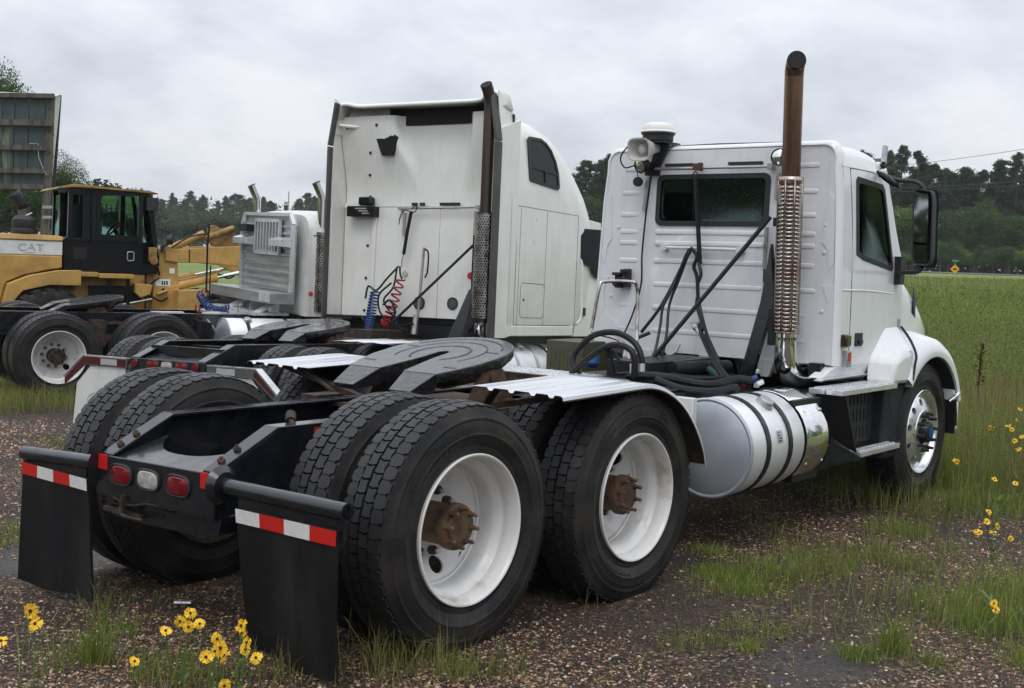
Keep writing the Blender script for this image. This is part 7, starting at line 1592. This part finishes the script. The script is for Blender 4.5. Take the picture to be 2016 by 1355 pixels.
# far wood on the left: jagged pine tops with rounder trees before it
for u in range(250, 720, 9):
    tree('pine_tree', (SPI+PIN), rt.randrange(7), gpos(u+rt.uniform(-6, 6), rt.uniform(285, 350)), (rt.uniform(0.8, 1.5), rt.uniform(0.74, 1.08)), 'far dark pine on the skyline behind the trucks', 'pines on the far skyline')
for i, u in enumerate(range(290, 720, 30)):
    tree('broadleaf_tree', BRD, rt.randrange(3), gpos(u+rt.uniform(-9, 9), rt.uniform(165, 225)), (rt.uniform(0.8, 1.15), rt.uniform(0.5, 0.68)), 'rounded broadleaf tree before the far pine skyline', 'broadleaf trees before the far pines')
for u in range(-150, 250, 36):
    tree('broadleaf_tree', BRD, rt.randrange(3), gpos(u+rt.uniform(-9, 9), rt.uniform(85, 120)), (rt.uniform(0.7, 1.0), rt.uniform(0.5, 0.62)), 'broadleaf tree standing behind the billboard and loader', 'trees behind the billboard')
# wood mass filling in behind, reads as one
def wood_mass(name, u0, u1, d0, d1, n, hmax, label):
    g = np.random.default_rng(77+n); Cs = []
    for k in range(n):
        x, y, z = gpos(g.uniform(u0, u1), g.uniform(d0, d1)); Cs.append((x, y, z+hmax*g.uniform(0.02, 1.0)**1.1))
    Cs = np.array(Cs); mixv = g.uniform(0, 1, (n, 1)); T = np.array((0.025, 0.045, 0.017))*(1-mixv)+np.array((0.05, 0.08, 0.028))*mixv
    V, F, T = leaf_cloud(Cs, g.uniform(0.22, 0.5, n), 0.3, T, 5); o = link(name, np_mesh(name, V, F, 'leaf_broad', tint=T)); o['kind'] = 'stuff'; o['label'] = label; o['category'] = 'wood'
wood_mass('wood', 1090, 2160, 150, 180, 26000, 10.5, 'dense dark wood filling in behind the roadside trees')
wood_mass('far_wood', -150, 1150, 230, 350, 24000, 10.0, 'far dark wood behind the loader and trucks')
g3 = np.random.default_rng(303); n3_ = 16000; an3 = azc + np.radians(g3.uniform(62, 298, n3_)); rd3 = g3.uniform(38, 62, n3_)
C3 = np.stack([CAM_P.x+np.cos(an3)*rd3, CAM_P.y+np.sin(an3)*rd3, gz(CAM_P.x+np.cos(an3)*rd3, CAM_P.y+np.sin(an3)*rd3)+(7.5+3.0*np.sin(an3*23)+1.5*np.sin(an3*57))*g3.uniform(0.01, 1, n3_)], 1)
mv = g3.uniform(0, 1, (n3_, 1)); V, F, T = leaf_cloud(C3, g3.uniform(0.35, 0.8, n3_), 0.3, np.array((0.03, 0.055, 0.018))*(1-mv)+np.array((0.06, 0.10, 0.03))*mv, 6)
wo = link('yard_wood', np_mesh('yard_wood', V, F, 'leaf_broad', tint=T)); wo['kind'] = 'stuff'; wo['label'] = 'wood edge around the near side of the yard'; wo['category'] = 'wood'
# big tree behind the billboard
BIG = [broadleaf(61, 10.4, 2.9, 38000, 0.062, base=0.2, pal=((0.040, 0.078, 0.022), (0.075, 0.13, 0.036)), blobs=44)]
bp_ = at(-34, 500, 50.0)
tree('broadleaf_tree', BIG, 0, (bp_.x, bp_.y, float(gz(bp_.x, bp_.y))), (0.8, 0.98), 'tall broadleaf tree rising above the weathered billboard', 'trees behind the billboard', 0.3)
bp_ = at(108, 500, 56.0)
tree('broadleaf_tree', BIG, 0, (bp_.x, bp_.y, float(gz(bp_.x, bp_.y))), (0.50, 0.60), 'slim broadleaf tree beside the billboard edge above the loader cab', 'trees behind the billboard', 1.9)

# ------------------------------------------------------------------ grass
def blades(P, h, w, tint, seed, lean=0.45):
    g = np.random.default_rng(seed); n = len(P); z = gz(P[:, 0], P[:, 1]) - 0.01
    a = g.uniform(0, 2*math.pi, n); l = np.abs(g.normal(0, lean, n)); dx, dy = np.cos(a)*l*h, np.sin(a)*l*h
    b = g.uniform(0, 2*math.pi, n); wx, wy = np.cos(b)*w/2, np.sin(b)*w/2
    B = np.stack([P[:, 0], P[:, 1], z], 1); O = np.stack([wx, wy, 0*wx], 1)
    M_ = B + np.stack([dx*0.35, dy*0.35, h*0.58], 1); T_ = B + np.stack([dx, dy, h*(1-0.35*np.minimum(l, 1.2))], 1)
    V = np.stack([B-O, B+O, M_-O*0.75, M_+O*0.75, T_], 1).reshape(-1, 3); o = np.arange(n)[:, None]*5
    F = np.concatenate([o+np.array([[0, 1, 3]]), o+np.array([[0, 3, 2]]), o+np.array([[2, 3, 4]])], 0)
    return V, F, np.repeat(tint, 5, 0)
def gmesh(name, parts_, label):
    Vs, Fs, Ts, o = [], [], [], 0
    for V, F, T in parts_: Vs.append(V); Fs.append(F+o); Ts.append(T); o += len(V)
    ob = link(name, np_mesh(name, np.concatenate(Vs), np.concatenate(Fs), 'grass_blade', tint=np.concatenate(Ts))); ob['kind'] = 'stuff'; ob['label'] = label; ob['category'] = 'grass'; return ob
GREEN = np.array([(0.135, 0.205, 0.034), (0.20, 0.265, 0.048), (0.26, 0.30, 0.075)]); TAN = np.array([(0.24, 0.19, 0.085), (0.17, 0.13, 0.06), (0.30, 0.25, 0.13)])
def tints(g, n, ptan): 
    c = GREEN[g.integers(0, 3, n)]; t = TAN[g.integers(0, 3, n)]; k = g.uniform(0, 1, n) < ptan; c = np.where(k[:, None], t, c); return c*g.uniform(0.75, 1.2, (n, 1))
g_ = np.random.default_rng(101)
def polar(n, u0, u1, d0, d1, pw=1.0):
    u = g_.uniform(u0, u1, n); az = azc - np.arctan((u-1008)/2381.0); t = g_.uniform(0, 1, n)**pw; d = d0*(d1/d0)**t
    return np.stack([CAM_P.x+np.cos(az)*d, CAM_P.y+np.sin(az)*d], 1), d
# rank grass on the right and in the field
P, d = polar(330000, 1000, 2250, 6.5, 100)
z_ = grass_zone(P[:, 0], P[:, 1])*(1-0.0*d); keep = g_.uniform(0, 1, len(P)) < z_*(1.0) ; inside = (P[:, 1] > -1.35) & (P[:, 1] < 1.4) & (P[:, 0] > -1) & (P[:, 0] < 6.1)
keep &= ~inside; P, d = P[keep], d[keep]; n = len(P)
cl = fnoise(P[:, 0], P[:, 1], 0.55, 13); h = (0.10+0.42*cl*g_.uniform(0.35, 1.3, n))*np.where(d > 30, 0.85, 1.0); w = 0.0052*np.maximum(1, d/9.0)**0.85
ptan = np.clip(0.10+0.6*(fnoise(P[:, 0], P[:, 1], 0.16, 31)-0.46)*2, 0.03, 0.5)
tt_ = tints(g_, n, ptan)
field_grass = blades(P, h, w, tt_, 1, 0.6)
P2_, d2_ = polar(30000, 1250, 2250, 7, 45); k = (g_.uniform(0, 1, len(P2_)) < grass_zone(P2_[:, 0], P2_[:, 1])) & ~((P2_[:, 1] > -1.35) & (P2_[:, 1] < 1.4) & (P2_[:, 0] > -1) & (P2_[:, 0] < 6.1)); P2_, d2_ = P2_[k], d2_[k]
stalks = blades(P2_, g_.uniform(0.35, 0.75, len(P2_)), 0.0035*np.maximum(1, d2_/9), tints(g_, len(P2_), 0.7), 2, 0.25)
gmesh('field_grass', [field_grass, stalks], 'rank green and tan grass beside the white truck and across the field')
# fringe by the far truck and thin sprouts in the gravel
P, d = polar(60000, -120, 760, 10, 17.5); k = g_.uniform(0, 1, len(P)) < np.clip(sstep(7.3, 9.2, P[:, 1]+0.28*(P[:, 0]-4)+1.3*(fnoise(P[:, 0], P[:, 1], 0.7, 41)-0.5)), 0, 0.8)*0.9; P, d = P[k], d[k]
fr1 = blades(P, g_.uniform(0.08, 0.30, len(P)), 0.006*np.ones(len(P)), tints(g_, len(P), 0.45), 3, 0.5)
P, d = polar(200000, -150, 2200, 3.3, 10.5); dn = fnoise(P[:, 0], P[:, 1], 1.15, 51); dn2 = fnoise(P[:, 0], P[:, 1], 3.2, 57)
prob = np.clip((dn-0.60)*2.4, 0, 1)*np.clip((dn2-0.45)*4, 0, 1) + 0.010
right = sstep(0.3, 3.0, P[:, 0]-0.4*(P[:, 1]+1.5))*sstep(-0.9, -1.5, P[:, 1]); prob = prob*(0.5+2.6*right) + 0.03*right
inside = (P[:, 1] > -1.25) & (P[:, 1] < 1.25) & (P[:, 0] > -0.4) & (P[:, 0] < 6.0); prob[inside] *= 0.05; prob *= (1-0.9*mud_zone(P[:, 0], P[:, 1]))
k = g_.uniform(0, 1, len(P)) < prob; P, d = P[k], d[k]
sprout = blades(P, 0.035+0.10*g_.uniform(0, 1, len(P))**2, 0.0035*np.ones(len(P)), tints(g_, len(P), 0.33), 4, 0.6)
parts_ = [fr1, sprout]
def tuft(u, v, n, r_, h0, h1, tan, lean=0.5, seed=0, wd=0.004):
    c = on_ground(u, v, -0.02); n = int(n*0.75)+1; q = g_.normal(size=(n, 2))*r_*1.15 + np.array([c.x, c.y]); return blades(q, g_.uniform(h0, h1, n), wd*np.ones(n), tints(g_, n, tan), 200+seed, lean)
for i, a in enumerate(((185, 1310, 240, 0.035, 0.10, 0.22, 0.05), (110, 1330, 60, 0.05, 0.1, 0.25, 0.2), (300, 1345, 120, 0.06, 0.08, 0.2, 0.1), (400, 1352, 150, 0.08, 0.1, 0.2, 0.2), (545, 1345, 60, 0.05, 0.1, 0.25, 0.5), (820, 1330, 200, 0.10, 0.08, 0.26, 0.6), (745, 1345, 80, 0.06, 0.1, 0.3, 0.6), (880, 1335, 90, 0.06, 0.06, 0.18, 0.4), (930, 1345, 120, 0.05, 0.05, 0.14, 0.1), (1010, 1340, 60, 0.06, 0.06, 0.2, 0.5), (1415, 1130, 900, 0.075, 0.03, 0.08, 0.02), (1460, 1160, 900, 0.10, 0.03, 0.09, 0.05), (1395, 1085, 350, 0.06, 0.03, 0.10, 0.04), (1500, 1125, 500, 0.12, 0.04, 0.16, 0.15), (1560, 1140, 300, 0.12, 0.04, 0.16, 0.25), (1640, 1125, 200, 0.07, 0.05, 0.15, 0.15), (1770, 1040, 500, 0.12, 0.05, 0.15, 0.1), (1475, 1290, 200, 0.035, 0.03, 0.09, 0.05), (1400, 1275, 150, 0.06, 0.03, 0.10, 0.2), (1490, 1255, 250, 0.08, 0.04, 0.12, 0.3), (1755, 1300, 200, 0.035, 0.10, 0.26, 0.1), (1690, 1310, 300, 0.05, 0.05, 0.12, 0.1), (1820, 1320, 150, 0.05, 0.04, 0.1, 0.2), (1850, 1200, 400, 0.14, 0.06, 0.2, 0.25), (1960, 1240, 900, 0.14, 0.08, 0.24, 0.12), (2000, 1180, 700, 0.14, 0.08, 0.24, 0.15), (1800, 1120, 250, 0.08, 0.05, 0.16, 0.2), (30, 1040, 120, 0.05, 0.06, 0.16, 0.1), (25, 1065, 90, 0.06, 0.06, 0.16, 0.1), (135, 850, 200, 0.10, 0.05, 0.14, 0.1), (250, 1250, 60, 0.04, 0.05, 0.12, 0.2), (1340, 1285, 80, 0.05, 0.03, 0.1, 0.3), (205, 1240, 40, 0.02, 0.1, 0.3, 0.1), (520, 1240, 20, 0.02, 0.2, 0.4, 0.4), (1450, 1010, 24, 0.15, 0.15, 0.4, 0.8), (1395, 1000, 16, 0.12, 0.15, 0.4, 0.8), (1680, 960, 300, 0.18, 0.1, 0.4, 0.4), (1760, 985, 500, 0.22, 0.1, 0.38, 0.35), (1160, 1215, 4, 0.02, 0.15, 0.3, 0.9), (720, 1330, 20, 0.04, 0.2, 0.45, 0.6), (1540, 1060, 100, 0.12, 0.05, 0.2, 0.5), (1620, 1230, 60, 0.14, 0.1, 0.3, 0.8), (1700, 1180, 60, 0.14, 0.1, 0.3, 0.8))):
    parts_.append(tuft(*a, seed=i))
gmesh('sparse_grass', parts_, 'sparse grass tufts sprouting from the gravel yard')

# leafy weeds among the field grass
P, d = polar(9000, 1500, 2250, 9.0, 70.0); k = (g_.uniform(0, 1, len(P)) < grass_zone(P[:, 0], P[:, 1])*np.clip((fnoise(P[:, 0], P[:, 1], 0.30, 91)-0.42)*6, 0, 1)) & (P[:, 0] > 6.3); P, d = P[k], d[k]
n = len(P); rep = 9; Q = np.repeat(P, rep, 0)+g_.normal(size=(n*rep, 2))*0.09; zz_ = gz(Q[:, 0], Q[:, 1])+g_.uniform(0.06, 0.55, n*rep)*np.repeat(0.5+fnoise(P[:, 0], P[:, 1], 0.3, 91), rep)
mv = g_.uniform(0, 1, (n*rep, 1)); tw = np.array((0.095, 0.15, 0.028))*(1-mv)+np.array((0.16, 0.22, 0.05))*mv
V, F, T = leaf_cloud(np.stack([Q[:, 0], Q[:, 1], zz_], 1), 0.012*np.maximum(1, np.repeat(d, rep)/9)**0.8*g_.uniform(0.7, 1.5, n*rep), 0.8, tw, 8, 0.5)
wo = link('field_weeds', np_mesh('field_weeds', V, F, 'leaf_broad', tint=T)); wo['kind'] = 'stuff'; wo['label'] = 'leafy green weeds growing through the field grass'; wo['category'] = 'weeds'
# ------------------------------------------------------------------ loose stones on the gravel
P, d = polar(230000, -120, 2150, 3.0, 14.0, 0.85)
pz = fnoise(P[:, 0], P[:, 1], 0.9, 71); k = (g_.uniform(0, 1, len(P)) < np.clip(0.25+1.5*(pz-0.35), 0.08, 1)) & (g_.uniform(0, 1, len(P)) > 0.85*grass_zone(P[:, 0], P[:, 1])) & (g_.uniform(0, 1, len(P)) > 0.93*mud_zone(P[:, 0], P[:, 1])); P, d = P[k], d[k]; n = len(P)
s = 0.0035+0.0075*g_.uniform(0, 1, n)**2.2; s = s*np.maximum(1, d/6.0)**0.6
z = gz(P[:, 0], P[:, 1])-0.004 + (fnoise(P[:, 0], P[:, 1], 0.9, 5)-0.5)*0.035
ang = g_.uniform(0, 6.28, n); ca, sa = np.cos(ang), np.sin(ang); ex = g_.uniform(0.8, 1.5, n)
tmpl = np.array([(1, 0, 0.1), (0.1, 0.8, 0), (-1, 0.1, 0.05), (-0.1, -0.85, 0.1), (0.1, 0, 0.75), (0, 0, -0.5)])
VV = np.empty((n, 6, 3)); jit = g_.uniform(0.75, 1.25, (n, 6, 1))
loc = tmpl[None]*jit*s[:, None, None]*np.stack([ex, np.ones(n), np.ones(n)], 1)[:, None, :]
VV[:, :, 0] = P[:, 0:1]+loc[:, :, 0]*ca[:, None]-loc[:, :, 1]*sa[:, None]; VV[:, :, 1] = P[:, 1:2]+loc[:, :, 0]*sa[:, None]+loc[:, :, 1]*ca[:, None]; VV[:, :, 2] = z[:, None]+loc[:, :, 2]
tf = np.array([(0,1,4), (1,2,4), (2,3,4), (3,0,4)]); FF = (np.arange(n)[:, None, None]*6+tf[None]).reshape(-1, 3)
pal = np.array([(0.05, 0.03, 0.020), (0.11, 0.062, 0.036), (0.23, 0.135, 0.072), (0.38, 0.25, 0.15), (0.50, 0.40, 0.29), (0.025, 0.018, 0.016), (0.15, 0.065, 0.035), (0.035, 0.029, 0.027)])
T = pal[g_.choice(8, n, p=[0.17, 0.15, 0.20, 0.17, 0.08, 0.09, 0.09, 0.05])]*g_.uniform(0.7, 1.2, (n, 1))
so_ = link('gravel', np_mesh('gravel', VV.reshape(-1, 3), FF, 'stone', smooth=True, tint=np.repeat(T, 6, 0))); so_['kind'] = 'stuff'; so_['label'] = 'brown pebbles strewn over the yard'; so_['category'] = 'gravel'
# ------------------------------------------------------------------ yellow wildflowers
rf_ = random.Random(9)
def flower_plant(label, heads, dep, size, group, base=None):
    """heads: list of pixels; the stems run down to one root on the ground"""
    pts = [at(u, v, dep*rf_.uniform(0.985, 1.015)) for u, v in heads]
    c = sum(pts, Vector())/len(pts)
    b = Vector((c.x+rf_.uniform(-0.03, 0.03), c.y+rf_.uniform(-0.03, 0.03), 0)) if base is None else Vector(base)
    b.z = float(gz(b.x, b.y))-0.01
    t = thing('wildflower', label, 'flower', b, None, group)
    for p in pts:
        p = p - b; h = max(0.05, p.z)
        mid_ = Vector((p.x*0.35+rf_.uniform(-0.02, 0.02), p.y*0.35+rf_.uniform(-0.02, 0.02), h*0.5))
        mb = MB(); mb.tube(bez([(rf_.uniform(-0.01, 0.01), rf_.uniform(-0.01, 0.01), 0), mid_, p], 5), 0.0021, 5)
        st_ = mb.build('stem', 'stem_green', t)
        n_ = (Vector((-0.62, -0.5, 0.5)) + Vector((rf_.uniform(-0.75, 0.75), rf_.uniform(-0.75, 0.75), rf_.uniform(-0.5, 0.6)))).normalized()
        a = n_.orthogonal().normalized(); b2 = n_.cross(a); r_ = size*rf_.uniform(0.85, 1.1)
        mb = MB(); k = 8
        for i in range(k):
            t0 = 2*math.pi*i/k+rf_.uniform(-0.08, 0.08); w = 0.37; q = r_*rf_.uniform(0.88, 1.08)
            def D(an, rr_, li): return p + (a*math.cos(an)+b2*math.sin(an))*rr_ + n_*li
            li = rf_.uniform(-0.28, 0.22)*r_
            mb.add([D(t0-0.42, r_*0.18, 0), D(t0-w*0.95, q*0.7, li*0.5), D(t0-w, q*0.95, li), D(t0-w*0.45, q*1.02, li*1.2), D(t0, q*0.84, li), D(t0+w*0.45, q*1.02, li*1.2), D(t0+w, q*0.94, li), D(t0+w*0.95, q*0.7, li*0.5), D(t0+0.42, r_*0.18, 0)], [tuple(range(9))])
        mb.build('petals', 'petal', t, smooth=0)
        mb = MB(); mb.lathe([(r_*0.24, -0.001), (r_*0.21, 0.004), (r_*0.10, 0.006), (0, 0.0065)], p, n_, n=10); mb.build('flower_eye', 'petal_core', t)
    for i in range(9):
        z = rf_.uniform(0.03, 0.22); an = rf_.uniform(0, 6.28); L_ = rf_.uniform(0.04, 0.08); d_ = Vector((math.cos(an), math.sin(an), 0.6))
        mb = MB(); q = Vector((0, 0, z)); sd_ = d_.cross(Vector((0,0,1))).normalized()*0.005; mb.add([q-sd_, q+sd_, q+d_*L_*0.6+sd_, q+d_*L_, q+d_*L_*0.6-sd_], [(0, 1, 2, 3, 4)]); mb.build('leaf', 'stem_green', t)
    return t
G1 = 'yellow wildflowers behind the mud flaps'; G2 = 'yellow wildflowers in the grass'
flower_plant('two yellow wildflowers with dark eyes below the smaller mud flap', [(60, 1203), (69, 1228)], 4.05, 0.030, G1)
flower_plant('single yellow wildflower beyond the smaller mud flap, apart from the pair', [(2, 1262)], 3.95, 0.024, G1)
flower_plant('loose cluster of five yellow wildflowers between the two mud flaps', [(326, 1242), (354, 1223), (375, 1207), (371, 1234), (393, 1228)], 4.1, 0.022, G1)
flower_plant('tight cluster of five yellow wildflowers low between the mud flaps', [(405, 1294), (427, 1258), (424, 1282), (441, 1290), (434, 1276)], 3.85, 0.024, G1)
flower_plant('tall spray of five yellow wildflowers against the larger mud flap', [(475, 1232), (477, 1246), (486, 1265), (483, 1279), (504, 1295)], 3.95, 0.021, G1)
flower_plant('single edge-on yellow wildflower low between the mud flaps', [(265, 1302)], 3.85, 0.020, G1)
flower_plant('lowest yellow wildflower near the larger mud flap', [(442, 1350)], 3.7, 0.022, G1)
RC = [([(1880, 907), (1884, 909)], 9.0), ([(1958, 944), (1999, 952)], 8.4), ([(1946, 1008), (1943, 1027), (1922, 1045), (1928, 1049), (1955, 1047), (1964, 1036), (1990, 1060)], 7.3), ([(1957, 1188), (1960, 1200)], 5.6), ([(1985, 838), (1992, 846), (2003, 828), (2008, 806)], 9.8), ([(1948, 842), (1957, 845), (2002, 886), (2012, 860)], 9.6), ([(1998, 868), (2006, 884)], 9.4)]
LBL = ['pair of yellow wildflowers in the grass just ahead of the steer wheel', 'two separate yellow wildflowers in the grass off the front bumper', 'spray of seven yellow wildflowers at the edge of the gravel', 'two stacked yellow wildflowers alone in the short grass', 'four yellow wildflowers highest in the tall grass', 'four yellow wildflowers spread in the tall grass', 'two yellow wildflowers close together in the tall grass']
for (hd, dp), lb in zip(RC, LBL): flower_plant(lb, hd, dp, 0.021, G2)
# dead weed stalk and litter
wp = at(1932, 700, 16.0); wz = float(gz(wp.x, wp.y))
WD = thing('dead_weed', 'tall brown seeded weed stalk in the green field', 'plant', (wp.x, wp.y, wz))
mb = MB(); top = wp.z-wz+0.15; mb.tube(bez([(0, 0, 0), (0.03, 0.02, top*0.5), (0.0, 0.0, top)]), 0.012, 6); mb.build('stem', 'rust', WD)
mb = MB(); rq = random.Random(4)
for i in range(60):
    z = top*(0.45+0.55*i/60); an = rq.uniform(0, 6.28); r_ = 0.10*(1-0.5*i/60); q = Vector((r_*math.cos(an)*rq.random(), r_*math.sin(an)*rq.random(), z)); mb.add([q+Vector((0.02,0,0)), q+Vector((0,0.02,0.01)), q+Vector((-0.02,0,0.02)), q+Vector((0,-0.02,0.01))], [(0, 1, 2, 3)])
mb.build('seed_head', 'rust_tan', WD)
c = on_ground(360, 1190, -0.01); c.z = float(gz(c.x, c.y))
mb = MB(); v0 = Vector((CAM_R.x, CAM_R.y, 0)).normalized(); mb.rings([(c-v0*0.045+Vector((0,0,0.012)), 0.006), (c-v0*0.04+Vector((0,0,0.012)), 0.010), (c+v0*0.04+Vector((0,0,0.014)), 0.010), (c+v0*0.045+Vector((0,0,0.014)), 0.006)], 10); lo_ = mb.build('litter_tube', 'foil'); tag(lo_, 'small crumpled silver tube lying on the gravel under the truck tail', 'litter')
c = on_ground(1675, 1284, -0.02); c.z = float(gz(c.x, c.y))
mb = MB(); mb.grid(lambda u, v: (c.x+0.05*(u-0.5), c.y+0.03*(v-0.5), c.z+0.006+0.012*math.sin(3*u+2*v)*math.cos(5*v)), 6, 4); lo_ = mb.build('paper_scrap', 'pale_litter', solid=0.001); tag(lo_, 'pale crumpled paper scrap lying in the grass', 'litter')
c = on_ground(1535, 1272, -0.02); c.z = float(gz(c.x, c.y))
mb = MB(); mb.grid(lambda u, v: (c.x+0.06*(u-0.5), c.y+0.035*(v-0.5), c.z+0.008+0.012*math.sin(2*u+4*v)), 6, 4); lo_ = mb.build('dead_leaf', 'rust_tan', solid=0.001); tag(lo_, 'curled brown dead leaf lying on the gravel', 'leaf')

# ------------------------------------------------------------------ damp air
mh_ = bpy.data.materials.new('haze'); mh_.use_nodes = True; t_ = mh_.node_tree; t_.nodes.clear()
ho = t_.nodes.new('ShaderNodeOutputMaterial'); hv = t_.nodes.new('ShaderNodeVolumePrincipled'); hv.inputs['Density'].default_value = 0.00032; hv.inputs['Color'].default_value = (0.90, 0.93, 0.97, 1)
t_.links.new(hv.outputs[0], ho.inputs['Volume']); MATS['haze'] = mh_
mb = MB(); mb.box(-1050, 1050, -1050, 1050, float(GV[:, 2].min())-1.0, 24.0); hz = mb.build('haze', 'haze', smooth=0); hz['kind'] = 'stuff'; hz['label'] = 'thin damp haze over the field and woods'; hz['category'] = 'haze'
